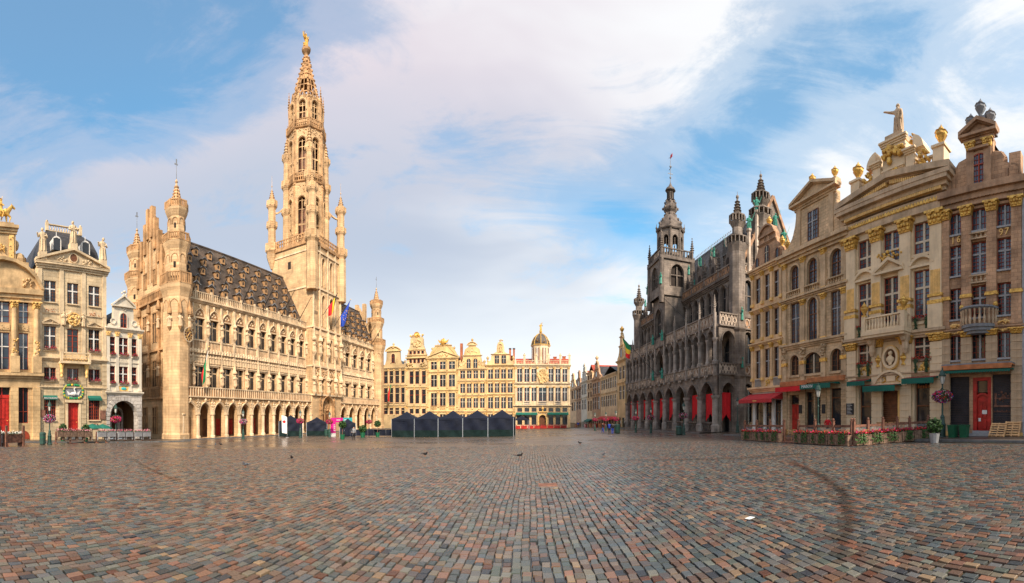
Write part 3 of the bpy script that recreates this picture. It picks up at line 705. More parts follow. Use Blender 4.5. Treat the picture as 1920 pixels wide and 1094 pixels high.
# ================================================================ town hall
def town_hall():
    zb = -3.75
    B = Bld('town_hall', 'golden Gothic town hall with tall pierced spire, arcade and steep dormered roof', WL, 66, zb, 'town hall')
    YU = 1.4                                            # the upper wall stands back over the arcade
    ridge, eave, top = 30.0, 18.1, 19.5
    fig = [MB() for _ in range(4)]
    for i, q in enumerate(fig): figure(q, 0, 0, 0, 1.8, 0, seed=i)
    figm = [q.mesh('statue', ['th3']) for q in fig]
    def turret(u, y, sc=1.0, zlow=zb, name='corner_turret'):
        r = MB()
        def zz(v): return zb + (v - zb) * sc
        r.lathe(u, y, [(2.25, zlow), (2.25, -2.9), (2.1, -2.7), (2.1, zz(17.6)), (2.25, zz(18.2)), (2.5, zz(18.9)), (2.55, zz(19.5)), (2.3, zz(19.5)), (2.0, zz(19.55)), (1.75, zz(20)), (1.7, zz(24.4)), (1.8, zz(24.8)), (2.1, zz(25.6)), (2.15, zz(25.95)), (1.5, zz(26)), (1.4, zz(26)), (1.35, zz(29.8)), (1.5, zz(30.1)), (1.75, zz(30.7)), (1.8, zz(31.1)), (1.1, zz(31.15)), (.95, zz(31.2)), (.12, zz(35.3)), (.25, zz(35.5)), (.02, zz(36))], 8)
        o = B.part(r, name, ['th'])
        d = MB()
        for zt, rad, hh in ((19.5, 2.47, 1.7), (25.95, 2.07, 1.25), (31.1, 1.7, 1.1)):
            for k in range(8):
                a = 2 * math.pi * (k + .5) / 8; b = 2 * math.pi * (k + 1.5) / 8
                p, q = Vector((u + rad * math.cos(a), y + rad * math.sin(a), 0)), Vector((u + rad * math.cos(b), y + rad * math.sin(b), 0))
                for t in (0, .2, .4, .6, .8):
                    c = p.lerp(q, t); w = .13 if t == 0 else .07
                    d.box(c.x - w, c.x + w, c.y - w, c.y + w, zz(zt), zz(zt + hh))
                for e in (.08, hh - .08): d.tube((p.x, p.y, zz(zt + e)), (q.x, q.y, zz(zt + e)), .13, n=4)
        B.part(d, 'gallery_railing', ['th2'], o)
        c = MB()
        for k in range(8):
            a = 2 * math.pi * (k + .5) / 8
            for i in range(7):
                t = i / 7; rr = .95 * (1 - t) + .12 * t; c.lump(u + rr * math.cos(a), y + rr * math.sin(a), zz(31.5 + 3.7 * t), .17, .17, .2, 0, 5)
        B.part(c, 'crockets', ['th2'], o)
        v = MB(); v.tube((u, y, zz(35.9)), (u, y, zz(38.8)), .05, .03); v.box(u - .35, u + .25, y - .02, y + .02, zz(38.1), zz(38.3)); v.box(u - .1, u + .1, y - .02, y + .02, zz(38.3), zz(39))
        B.part(v, 'weather_vane', ['lead'], o)
        s = MB()
        for k in range(8):
            a = 2 * math.pi * (k) / 8
            for (zt, rad, w, h) in ((22, 1.56, .16, .8), (28, 1.24, .13, .7)):
                if k % 2: s.box(u + rad * math.cos(a) - w, u + rad * math.cos(a) + w, y + rad * math.sin(a) - w, y + rad * math.sin(a) + w, zz(zt), zz(zt + h))
        B.part(s, 'slit_window', ['dark'], o)
        # blind pointed panels near the top of each stage
        n = MB()
        for zt, rad, s_ in ((17.2, 2.02, 1), (24.1, 1.62, .8), (29.6, 1.3, .62)):
            for k in range(8):
                a = 2 * math.pi * k / 8; ca, sa = math.cos(a), math.sin(a); rr = rad * .925 + .08
                w = rad * .30; pts = [(-w, -1.6 * s_)] + arch_pts(-w, w, 0, 1.3, 6) + [(w, -1.6 * s_)]
                for (xa, za), (xb, z2) in zip(pts, pts[1:]):
                    n.tube((u + rr * ca - xa * sa, y + rr * sa + xa * ca, zz(zt) + za), (u + rr * ca - xb * sa, y + rr * sa + xb * ca, zz(zt) + z2), .07, n=4)
        B.part(n, 'blind_panels', ['th2'], o)
        return o
    def wing(u0, u1, n, first, blind, zpar=(2.75, 4.35), side=0):
        """one range of the front: arcade, two storeys, parapet, roof"""
        st = (u1 - u0) / n; half = st * .36
        cs = [u0 + st * (i + .5) for i in range(n)]
        # arcade
        a = MB(); ops = [(c - half, c + half, zb + .25, 1.9, 1.35) for i, c in enumerate(cs)]
        panel(a, u0, u1, zb, zpar[0], ops, 0, .75)
        a.poly([(u0, 0, zb), (u0, 0, zpar[0]), (u0, 4, zpar[0]), (u0, 4, zb)]); a.poly([(u1, 0, zb), (u1, 4, zb), (u1, 4, zpar[0]), (u1, 0, zpar[0])])
        arc = B.part(a, 'arcade_wall', ['th'])
        for c in cs:
            m = MB(); archivolt(m, c - half, c + half, .0, 1.9, 1.35, .16, .14); archivolt(m, c - half, c + half, .0, 1.9, 1.35, .1, .25, t0=.16)
            m.lump(c, -.15, 2.35, .2, .2, .28); m.tube((c, -.1, 2.1), (c, -.12, 2.75), .07)
            B.part(m, 'arch_moulding', ['th3'], arc)
        for i in range(n + 1):
            u = u0 + st * i; m = MB()
            m.lathe(u, -.1, [(.42, zb), (.42, zb + .5), (.3, zb + .62), (.27, -.1), (.4, .1), (.42, .25)], 8)
            pinnacle(m, u, -.12, .2, 2.7, .34)
            for k in range(4): m.lump(u + (k % 2 - .5) * .5, -.2, 1.5 + .4 * (k // 2), .14, .14, .18, 0, 5)
            B.part(m, 'arcade_pier', ['th3'], arc)
        f = MB(); relief(f, (u0 + u1) / 2, 2.2, u1 - u0, .75, -.02, int(n * 9), 3, 0, .14, 'r', .9 * 1.7 / 1.65 * .55); B.part(f, 'arcade_carving', ['th2'], arc)
        bk = MB(); dops = [(c - .55, c + .55, zb + .3, -.6) for i, c in enumerate(cs)]
        panel(bk, u0, u1, zb, zpar[0], dops, 3.6, .25); bk.poly([(u0, 0.3, zpar[0] - .3), (u0, 3.6, zpar[0] - .3), (u1, 3.6, zpar[0] - .3), (u1, .3, zpar[0] - .3)])
        bk.box(u0, u1, -.35, 3.6, zb - .3, zb + .22)
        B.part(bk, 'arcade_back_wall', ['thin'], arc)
        for i, c in enumerate(cs):
            if i in blind:
                q = MB(); panel(q, c - half, c + half, zb + .2, 1.9, [(c - .55, c + .55, zb + .3, -.1, 1.2)], .45, .3); q.box(c - .3, c + .3, .38, .5, .45, 1.0); B.part(q, 'blind_arch', ['th'], arc)
            else:
                q = MB(); q.box(c - .55, c + .55, 3.72, 3.8, zb + .3, -.6)
                for k in (-1, 1): q.box(c + k * .27 - .2, c + k * .27 + .2, 3.66, 3.73, zb + .5, -.85)
                B.part(q, 'door', ['reddoor' if i % 3 != 2 else 'brownw'], arc)
        # balcony parapet over the arcade
        p = MB(); p.box(u0 - .1, u1 + .1, -.28, 1.5, zpar[0], zpar[0] + .2); p.box(u0, u1, -.08, .06, zpar[0] + .2, zpar[1] - .16, 1); p.box(u0 - .1, u1 + .1, -.22, .14, zpar[1] - .16, zpar[1])
        k = int((u1 - u0) / .5)
        for i in range(k + 1):
            u = u0 + (u1 - u0) * i / k; p.box(u - .07, u + .07, -.21, -.1, zpar[0] + .2, zpar[1] - .16)
        B.part(p, 'balcony_parapet', ['th3', 'thin'])  # panel behind the ribs coloured dark as recess shade
        # upper storeys
        w = MB(); hw = st * .31; wops = []
        B.ops = []
        for c in cs:
            win(B, c - hw, c + hw, 4.5, 7.75, 0, 'darkw', 'th3', 2, (.7,), (1, 0), YU + .45, mw=.2, split=False)
            win(B, c - hw, c + hw, 12.05, 15.35, 0, 'darkw', 'th3', 2, (.68,), (1, 0), YU + .45, mw=.2, split=False)
        panel(w, u0, u1, zpar[0], eave, B.ops, YU, .5)
        B.part(w, 'front_wall', ['th'])
        B.ops = []
        for i, c in enumerate(cs):
            m = MB(); hh = st * .34
            archivolt(m, c - hh, c + hh, 12.0, 16.75, 1.45, .12, .16, YU); archivolt(m, c - hh, c + hh, 12.0, 16.75, 1.45, .1, .28, YU, t0=.12)
            m.box(c - hw - .12, c + hw + .12, YU - .12, YU + .02, 15.35, 15.55)
            for k in range(3): m.lump(c + (k - 1) * .35, YU - .05, 15.95 + (.35 if k == 1 else 0), .2, .1, .2, 0, 5)
            m.lump(c, YU - .12, 17.35, .22, .15, .25); m.lump(c, YU - .15, 17.05, .12, .12, .3)
            m.box(c - hw - .12, c + hw + .12, YU - .14, YU + .02, 7.75, 7.95); m.box(c - hw - .1, c - hw, YU - .1, YU + .02, 4.4, 7.75); m.box(c + hw, c + hw + .1, YU - .1, YU + .02, 4.4, 7.75)
            B.part(m, 'window_surround', ['th3'])
        for i in range(n + 1):
            u = u0 + st * i; m = MB(); b = i % 2 == 0 if not side else True
            r = .22 if b else .14
            m.box(u - r, u + r, YU - .3, YU + .02, 4.4, 17.6)
            m.box(u - r * .6, u + r * .6, YU - .42, YU - .29, 4.4, 8.2)
            for z in (5.0, 12.9): m.lathe(u, YU - .42, [(.05, z - .5), (.32, z - .15), (.36, z)], 6)
            for z in (7.0, 14.8): m.lathe(u, YU - .42, [(.38, z), (.42, z + .25), (.2, z + .4), (.02, z + 1.7 + .6 * b)], 6)
            B.part(m, 'buttress_canopies', ['th3'])
            for j, z in enumerate((5.0, 12.9)):
                B.inst(figm[(i + j) % 4], 'statue', u, YU - .46, z, rz=random.uniform(-.3, .3), sc=1.02)
        fr = MB(); fr.box(u0, u1, YU - .03, YU + .02, 8.1, 10.2, 1); fr.box(u0, u1, YU - .03, YU + .02, 10.4, 11.8, 1); [fr.prism([(c - st * .33, 15.5), (c + st * .33, 15.5)] + arch_pts(c - st * .33, c + st * .33, 16.7, 1.2)[::-1], YU - .03, YU + .02, 1) for c in cs]; fr.box(u0, u1, YU - .35, YU + .02, 10.15, 10.4); fr.box(u0, u1, YU - .25, YU + .02, 7.95, 8.15); fr.box(u0, u1, YU - .2, YU + .02, 11.75, 11.95)  # backing boards in the dark tone paint shade behind frieze, spandrels, arch heads
        k = int((u1 - u0) / .62)
        for i in range(k):
            u = u0 + (u1 - u0) * (i + .5) / k
            fr.box(u - .31 - .05, u - .31 + .05, YU - .22, YU + .02, 8.1, 10.2); fr.lathe(u, YU - .2, [(.3, 9.85), (.28, 10.1), (.05, 10.6)], 6)
            fr.lathe(u, YU - .15, [(.02, 8.1), (.24, 8.3)], 6)
            for q in (0, .31): fr.box(u + q - .05, u + q + .05, YU - .12, YU + .02, 10.4, 11.75)
        B.part(fr, 'frieze_canopies', ['th3', 'thin'])
        for i in range(k):
            u = u0 + (u1 - u0) * (i + .5) / k; B.inst(figm[i % 4], 'statuette', u, YU - .14, 8.3, sc=.82)
        # eaves parapet
        e = MB(); cornice(e, u0, u1, eave + .15, .5, .45, YU); m_ = int((u1 - u0) / .42)
        for i in range(m_ + 1):
            u = u0 + (u1 - u0) * i / m_; big = i % 8 == 0
            e.box(u - (.16 if big else .07), u + (.16 if big else .07), YU - .3 - .06 * big, YU - .1, eave + .1, top + (.35 if big else -.05))
        e.box(u0, u1, YU - .32, YU - .08, top - .12, top); e.box(u0, u1, YU - .3, YU - .1, eave + .1, eave + .3)
        B.part(e, 'roof_parapet', ['th3'])
        e = MB(); e.box(u0, u1, YU - .12, YU + .05, eave + .3, top - .3); B.part(e, 'parapet_shade_back', ['thin'])  # dark board added to imitate shade behind the openwork
    # ---- left range, tower, right range
    UL, UT0, UT1, UR = 35.2, 67.7, 79.2, 102.6
    wing(UL, UT0, 11, 0, (0,)); wing(UT1, UR, 6, 0, (5,), side=1)
    dep = 12.0
    # body walls and the roofs
    for ua, ub, nm in ((UL - 1.0, UT0, 'left'), (UT1, UR, 'right')):
        m = MB()
        m.poly([(ub, dep + YU, zb), (ua, dep + YU, zb), (ua, dep + YU, eave), (ub, dep + YU, eave)]); B.part(m, 'back_wall', ['th'])
        r = MB(); yf, yr, ybk = YU + .15, YU + dep / 2, YU + dep
        r.poly([(ua, yf, eave + .3), (ub, yf, eave + .3), (ub, yr, ridge), (ua, yr, ridge)]); r.poly([(ub, ybk, eave + .3), (ua, ybk, eave + .3), (ua, yr, ridge), (ub, yr, ridge)])
        r.box(ua, ub, yr - .12, yr + .12, ridge - .05, ridge + .22)
        roof = B.part(r, 'roof', ['throof'])
        # dormers: rows set alternately up the slope
        d = MB(); d.box(-.42, .42, -.25, 1.4, 0, 1.15, 0); d.prism([(-.62, 1.08), (.62, 1.08), (0, 1.5)], -.32, 1.6, 1); d.box(-.16, .16, -.27, -.24, .3, .8, 2)
        d.prism([(-.74, 1.0), (-.66, .95), (.0, 1.42), (.66, .95), (.74, 1.0), (0, 1.55)], -.38, -.32, 3)
        d2 = MB(); d2.add(d, sc=1.25)
        dm, dm2 = d.mesh('dormer', ['th2', 'throof', 'dark', 'lead']), d2.mesh('dormer', ['th2', 'throof', 'dark', 'lead'])
        for row in range(5):
            t = (.10, .27, .45, .62, .78)[row]; k = max(2, int((ub - ua - 1.5) / 3.0)); y = yf + (yr - yf) * t; z = eave + .3 + (ridge - eave - .3) * t
            for i in range(k):
                u = ua + 1.5 + (ub - ua - 2.0) * (i + (.5 if row % 2 else .15)) / k
                B.inst(dm2 if row == 0 else dm, 'dormer', u, y, z, roof)
    # ---- side front on the street (faces the camera), stepped gable between two turrets
    us = UL - 1.0; s = MB()
    def sp(y, z, o=0.0): return (us - o, y, z)
    yc = YU + dep / 2; steps = [(0.0, 20.5), (1.0, 22.6), (2.1, 25.0), (3.2, 27.6), (4.3, 30.0), (5.2, 32.2)]
    prof = [(YU, zb), (YU, 20.5)]
    for (ya, za), (yb, _) in zip(steps, steps[1:] + [(6.0, 0)]): prof += [(YU + ya, za), (YU + yb, za)]
    full = [(y, z) for y, z in prof] + [(2 * yc - y, z) for y, z in prof[::-1]]
    sops = []
    n_ = len(full); i0 = len(s.v)
    for o in (0.0, -.7):
        s.v += [sp(y, z, o) for y, z in full]
    s.f.append(tuple(range(i0 + n_ - 1, i0 - 1, -1))); s.m.append(0); s.f.append(tuple(range(i0 + n_, i0 + 2 * n_))); s.m.append(0)
    for k in range(n_): s.f.append((i0 + k, i0 + (k + 1) % n_, i0 + n_ + (k + 1) % n_, i0 + n_ + k)); s.m.append(0)
    B.part(s, 'side_gable_wall', ['th'])
    g = MB()
    for (ya, za) in steps:
        for yy in {YU + ya + .2, 2 * yc - YU - ya - .2}: g.box(us - .3, us + .5, yy - .32, yy + .32, za - 3.5, za + 1.5)
    for z, p in ((2.75, .45), (4.3, .3), (10.3, .35), (18.2, .5), (19.6, .35)): g.box(us - p, us, YU, YU + dep, z - .2, z + .15)
    for k in range(26): g.box(us - .36, us - .2, YU + dep * k / 26, YU + dep * k / 26 + .16, 18.3, 19.5); g.box(us - .4, us - .28, YU + dep * k / 26, YU + dep * k / 26 + .16, 2.9, 4.2)
    for k in range(4):
        yy = YU + dep * (k + .5) / 4
        for z0, z1 in ((9.0, 18.0), (4.3, 9.8)): g.box(us - .4, us, yy - 1.5 - .15, yy - 1.5 + .15, z0, z1)
        for z in (8.2, 16.5): g.lathe(us - .4, yy - 1.5, [(.38, z), (.4, z + .3), (.05, z + 1.7)], 6)
    B.part(g, 'gable_piers_and_bands', ['th2'])
    for k in range(4):
        yy = YU + dep * (k + .5) / 4
        for z0, z1, hw in ((zb + .8, 1.2, .55), (4.6, 8.6, .6), (11.6, 16.2, .6), (20.8, 23.2, .4)):
            q = MB(); q.box(us - .03, us + .05, yy - hw, yy + hw, z0, z1, 1); q.box(us - .16, us + .02, yy - .08, yy + .08, z0, z1)
            q.box(us - .15, us + .02, yy - hw, yy + hw, z0 + (z1 - z0) * .65, z0 + (z1 - z0) * .65 + .15)
            for e in (-1, 1): q.box(us - .2, us + .02, yy + e * hw - .08, yy + e * hw + .08, z0, z1 + .1)
            q.box(us - .24, us + .02, yy - hw - .1, yy + hw + .1, z1, z1 + .2)
            B.part(q, 'side_window', ['th2', 'glass'])
        for j, z in enumerate((6.1, 13.6)): B.inst(figm[(k + j) % 4], 'statue', us - .42, yy - 1.5, z, rz=R(-90), sc=1.05)
    for yo in (-2.4, 0, 2.4):
        q = MB(); pts = [(-.55, 21.5)] + arch_pts(-.55, .55, 28.5 - abs(yo) * 1.1, 1, 8) + [(.55, 21.5)]
        for (a, b), (c, d) in zip(pts, pts[1:]): q.tube((us - .05, yc + yo + a, b), (us - .05, yc + yo + c, d), .12, n=4)
        B.part(q, 'gable_blind_arch', ['th2'])
    e = MB(); e.prism([(0, 0)] * 3, 0, 1) if False else None
    m = MB(); prof2 = [(YU, eave), (yc, ridge + 1.5), (YU + dep, eave)]
    for uu in (UR,):
        m.poly([(uu, y, z) for y, z in [(YU, zb), (YU + dep, zb)] + prof2[::-1]]); m.poly([(uu + .6, y, z) for y, z in ([(YU, zb), (YU + dep, zb)] + prof2[::-1])][::-1])
    for yy, z in ((2.8, 24), (4.2, 28), (5.8, 32.2), (8.2, 32.2), (10, 28), (11.6, 24)): m.box(UR - .4, UR + .7, yy + YU - 1.4 - .45, yy + YU - 1.4 + .45, z - 5, z)
    B.part(m, 'far_gable_wall', ['th'])
    turret(UL + .1, 1.6); turret(UL - .4, YU + dep - .6, .92); turret(UR - 1.2, 1.3)
    # statues on the near corner turret
    for a in (-2.75, -2.0, -1.2, -.5):
        uu, yy = UL + .2 + 2.2 * math.cos(a), 1.5 + 2.2 * math.sin(a)
        q = MB(); q.lathe(uu, yy, [(.03, 12.5), (.3, 13), (.34, 13.1)], 6); q.lathe(uu, yy, [(.34, 15), (.36, 15.3), (.03, 17.2)], 6); B.part(q, 'statue_canopy', ['th2'])
        B.inst(figm[1], 'statue', uu, yy, 13.1, rz=a + 1.57, sc=1.05)
    # clock on the turret
    a = -1.32; cu, cy_ = UL + .2 + 2.0 * math.cos(a), 1.5 + 2.0 * math.sin(a); ck = MB(); dv = Vector((math.cos(a), math.sin(a), 0)); tv = Vector((-dv.y, dv.x, 0)); o_ = Vector((cu, cy_, 12.0)) + dv * .05
    def ring(r0, r1, d0, mi):
        for k in range(24):
            t0, t1 = 6.2832 * k / 24, 6.2832 * (k + 1) / 24; P = lambda r, t: tuple(o_ + dv * d0 + tv * (r * math.sin(t)) + Vector((0, 0, r * math.cos(t))))
            ck.poly([P(r0, t0), P(r1, t0), P(r1, t1), P(r0, t1)], mi)
    ring(0, .98, .10, 0); ring(.95, 1.15, .14, 1); ring(.48, .56, .12, 2)
    for k in range(12):
        t = 6.2832 * k / 12; ck.tube(o_ + dv * .13 + tv * (.62 * math.sin(t)) + Vector((0, 0, .62 * math.cos(t))), o_ + dv * .13 + tv * (.9 * math.sin(t)) + Vector((0, 0, .9 * math.cos(t))), .045, n=4, mi=2)
    for t, l in ((.75, .8), (3.9, .55)): ck.tube(o_ + dv * .16, o_ + dv * .16 + tv * (l * math.sin(t)) + Vector((0, 0, l * math.cos(t))), .045, .03, 4, 2)
    tag(B.part(ck, 'clock', ['brownw', 'th3', 'goldp']), 'round clock with gilt numerals on the corner turret')
    # ---- tower
    T0, T1, YB = UT0, UT1, 10.6; uc, yc2 = (T0 + T1) / 2, .2 + YB / 2 - .2; zg = 36.6
    b = MB(); tops = [(uc - 2.05, uc + 2.05, zb + .2, 3.9, 1.25)]
    for du in (-1.55, 1.55):
        for z0, z1 in ((4.6, 7.8), (11.6, 16.6), (19.0, 25.8), (27.6, 33.8)): tops.append((uc + du - .62, uc + du + .62, z0, z1, 1.3 if z0 > 5 else 0))
    panel(b, T0, T1, zb, zg, tops, -.35, .9)
    for q in ([(T0, -.35), (T0, YB)], [(T0, YB), (T1, YB)], [(T1, YB), (T1, -.35)]):
        (ua, ya), (ub, y2) = q; b.poly([(ua, ya, zb), (ua, ya, zg), (ub, y2, zg), (ub, y2, zb)])
    B.part(b, 'tower_shaft', ['th'])
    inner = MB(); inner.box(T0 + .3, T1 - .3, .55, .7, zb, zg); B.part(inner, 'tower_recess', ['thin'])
    for o in tops[1:]:
        q = MB(); archivolt(q, o[0], o[1], o[2], o[3], o[4], .14, .14, -.35) if o[4] else q.box(o[0] - .15, o[1] + .15, -.5, -.33, o[3], o[3] + .2)
        q.box((o[0] + o[1]) / 2 - .08, (o[0] + o[1]) / 2 + .08, .2, .35, o[2], o[3] - .2); q.box(o[0], o[1], .2, .35, o[2] + (o[3] - o[2]) * .55, o[2] + (o[3] - o[2]) * .55 + .14); q.box(o[0], o[1], .36, .4, o[2], o[3] - .05, 1)
        B.part(q, 'tower_window', ['th3', 'dark' if o[2] < 18 else 'brownw'])
    pr = MB(); o = tops[0]
    for k in range(3): archivolt(pr, o[0], o[1], zb + .2, o[3], 1.25, .14, .1 + .14 * k, -.35, t0=.14 * k)
    relief(pr, uc, 2.0, 3.4, 3.0, .35, 60, 9, 0, .2); pr.box(uc - 2.05, uc + 2.05, .3, .5, 0.2, .5)
    pr.box(uc - 1.6, uc + 1.6, .32, .5, zb + .2, .2, 1); pr.box(uc - .12, uc + .12, .2, .5, zb + .2, .4)
    for k in (-1, 1):
        pinnacle(pr, uc + k * 2.75, -.5, zb, 5.6, .5); pr.box(uc + k * 2.75 - .2, uc + k * 2.75 + .2, -.7, -.3, zb, .5)
    B.part(pr, 'portal', ['th2', 'brownw'])
    ex = MB()
    for u in (T0 + .35, uc - 3.1, uc, uc + 3.1, T1 - .35):
        ex.box(u - .16, u + .16, -.62, -.33, 4.6, zg - .6)
        for z in (7.4, 15.6): ex.lathe(u, -.75, [(.5, z), (.55, z + .4), (.2, z + .8), (.03, z + 3.2)], 6); ex.lathe(u, -.75, [(.05, z - 3.3), (.48, z - 2.5), (.5, z - 2.3)], 6)
        for z in (18.4, 26.6): ex.box(u - .24, u + .24, -.7, -.34, z, z + .8)
    for z, p in ((4.3, .35), (10.3, .3), (18.4, .3), (26.9, .3), (34.6, .3)): ex.box(T0 - .15, T1 + .15, -.35 - p, YB + .15, z - .18, z + .16)
    for k in range(23):
        u = T0 + .6 + (T1 - T0 - 1.2) * k / 22
        for za, zc in ((8.0, 10.1), (17.0, 18.2), (26.0, 26.7), (33.9, 34.4), (10.5, 11.4)): ex.box(u - .06, u + .06, -.46, -.34, za, zc)
    B.part(ex, 'tower_buttresses', ['th3'])
    for i, u in enumerate((T0 + .35, uc - 3.1, uc, uc + 3.1, T1 - .35)):
        for z in (5.1, 13.3): B.inst(figm[i % 4], 'statue', u, -.78, z, sc=1.2)
    tf = MB(); relief(tf, uc, 9.2, T1 - T0 - 1, 1.8, -.4, 110, 5, 0, .2, 'r', .3); B.part(tf, 'tower_frieze', ['th2'])
    sw = MB()
    for z in (22, 31.5): sw.box(T0 - .03, T0 + .03, 5.2, 6.0, z, z + 1.6)
    for z in (21.2, 29.5):
        for d in (.9, 1.6): sw.box(T0 + d, T0 + d + .35, -.38, -.3, z, z + .7)
    B.part(sw, 'tower_slits', ['dark'])
    def gallery(mb, cx, cy, r, z, h, n=8, seg=5, ph=0.0, wt=.09):
        mb.lathe(cx, cy, [(r * .72, z - .9), (r * .9, z - .45), (r * 1.06, z - .2), (r * 1.08, z)], n, ph=ph)
        for k in range(n):
            a, b2 = 2 * math.pi * (k + .5) / n + ph, 2 * math.pi * (k + 1.5) / n + ph
            p, q = Vector((cx + r * 1.03 * math.cos(a), cy + r * 1.03 * math.sin(a), z)), Vector((cx + r * 1.03 * math.cos(b2), cy + r * 1.03 * math.sin(b2), z))
            for t in range(seg):
                c = p.lerp(q, t / seg); w = wt * (1.6 if t == 0 else .8); mb.box(c.x - w, c.x + w, c.y - w, c.y + w, z, z + h)
            for e in (.06, h * .5, h - .06): mb.tube((p.x, p.y, z + e), (q.x, q.y, z + e), wt * 1.15, n=4)
    gl = MB()
    for a, b2 in (((T0, -.35), (T1, -.35)), ((T1, -.35), (T1, YB)), ((T1, YB), (T0, YB)), ((T0, YB), (T0, -.35))):
        p, q = Vector((*a, zg)), Vector((*b2, zg)); k = 16
        for t in range(k): c = p.lerp(q, t / k); gl.box(c.x - .1, c.x + .1, c.y - .1, c.y + .1, zg, zg + 1.7)
        for e in (.1, .9, 1.65): gl.tube((p.x, p.y, zg + e), (q.x, q.y, zg + e), .14, n=4)
    gl.box(T0 - .3, T1 + .3, -.65, YB + .3, zg - .7, zg)
    B.part(gl, 'tower_gallery', ['th2'])
    # four corner turrets and flying buttresses
    for cu_, cy2 in ((T0, -.35), (T1, -.35), (T0, YB), (T1, YB)):
        t = MB(); t.lathe(cu_, cy2, [(.3, zg - 4), (1.15, zg - 1.6), (1.3, zg - .8)], 8) if cy2 > 0 else t.lathe(cu_, cy2, [(1.25, 26), (1.2, zg - .8)], 8)
        t.lathe(cu_, cy2, [(.92, zg), (.85, zg + 9.8), (.3, zg + 10)], 8); gallery(t, cu_, cy2, 1.35, zg + .1, 1.5); gallery(t, cu_, cy2, 1.08, zg + 5.4, 1.1); gallery(t, cu_, cy2, 1.08, zg + 10.1, 1.1)
        t.lathe(cu_, cy2, [(.72, zg + 10.1), (.68, zg + 11.2), (.06, zg + 14)], 8)
        for k in range(5): t.lathe(cu_, cy2, [(.66 - .12 * k, zg + 11.4 + .5 * k), (.8 - .12 * k, zg + 11.55 + .5 * k), (.6 - .12 * k, zg + 11.7 + .5 * k)], 8)
        t.tube((cu_, cy2, zg + 13.9), (cu_, cy2, zg + 17.0), .05, .02); t.lump(cu_, cy2, zg + 14.6, .16, .16, .16)
        c = Vector((cu_, cy2, zg + 8.6)); e = Vector((uc + (cu_ - uc) * .62, yc2 + (cy2 - yc2) * .62, zg + 10.2)); prev = c
        for k in range(1, 7): f = k / 6; p = c.lerp(e, f) + Vector((0, 0, -1.6 * (1 - f) + 1.6 * (1 - f) ** 2 * 1.0 - .2 * math.sin(f * 3.14))); t.tube(prev, p, .22, n=4); prev = p
        B.part(t, 'tower_turret', ['th'])
    def octagon(r, z0, z1, wz0, wz1, name, two=True):
        """open eight-sided stage with traceried windows"""
        m = MB(); g2 = MB(); n = 8; ap = r * math.cos(math.pi / 8); side = 2 * r * math.sin(math.pi / 8)
        for k in range(n):
            a = 2 * math.pi * (k + .5) / n - math.pi / 2; ca, sa = math.cos(a), math.sin(a); w = side * .25
            q = MB(); panel(q, -side / 2, side / 2, z0, z1, [(-w, w, wz0, wz1, 1.15)], 0, .5)
            archivolt(q, -w, w, wz0, wz1, 1.15, .16, .16); archivolt(q, -w, w, wz0 + 2, wz1, 1.3, .14, .26, t0=.16)
            q.box(-.07, .07, .15, .32, wz0, wz1 - w * .6)
            for f in (.06, .38, .40, .72): q.box(-w, w, .16, .31, wz0 + (wz1 - wz0) * f, wz0 + (wz1 - wz0) * f + .14)
            for e in (-1, 1): archivolt(q, min(0, e * w) + .06, max(0, e * w) - .06, wz1 - w * 1.6, wz1 - w * 1.0, 1, .08, .0, .2)
            for e in (-1, 1): q.box(e * side * .44 - .09, e * side * .44 + .09, -.14, .02, z0, z1)
            relief(q, 0, (wz1 + z1) / 2 + .3, side * .8, (z1 - wz1) * .6, -.02, 14, k, 0, .12, 'r', .6)
            # place the side
            i = len(m.v); rot = a + math.pi / 2
            for x, y, z in q.v: m.v.append((uc + x * -sa * -1 * 1 + 0 if False else uc + ca * ap + x * (-sa) - y * ca, yc2 + sa * ap + x * ca - y * sa, z))
            m.f += [tuple(i + t for t in f) for f in q.f]; m.m += [0] * len(q.f)
            av = 2 * math.pi * k / n; pinnacle(g2, uc + r * 1.02 * math.cos(av), yc2 + r * 1.02 * math.sin(av), z1 - 3.0, z1 + 2.6, .42); g2.lathe(uc + r * 1.0 * math.cos(av), yc2 + r * math.sin(av), [(.26, z0), (.22, z1)], 6)
        B.part(m, name, ['th']); B.part(g2, 'stage_buttresses', ['th2'])
        f = MB(); f.lathe(uc, yc2, [(r * .98, z0 + .02), (.02, z0 + .05)], 8, ph=math.pi / 8); f.lathe(uc, yc2, [(r * .98, z1 - .1), (.02, z1 - .06)], 8, ph=math.pi / 8); B.part(f, 'stage_floor', ['th']); f = MB(); f.lathe(uc, yc2, [(r * .5, z0), (r * .45, z1)], 8, ph=math.pi / 8); B.part(f, 'added_dark_core', ['brownw'])  # brown core added inside so the openings look dark
    octagon(4.35, zg, 50.9, zg + 1.0, 47.6, 'tower_stage')
    octagon(4.2, 52.0, 62.6, 53.0, 60.6, 'tower_stage')
    octagon(3.85, 63.6, 70.0, 64.6, 68.9, 'tower_stage')
    gg = MB(); gallery(gg, uc, yc2, 4.4, 51.0, 1.7, seg=7, ph=math.pi / 8); gallery(gg, uc, yc2, 4.3, 62.8, 1.7, seg=7, ph=math.pi / 8); B.part(gg, 'stage_gallery', ['th2'])
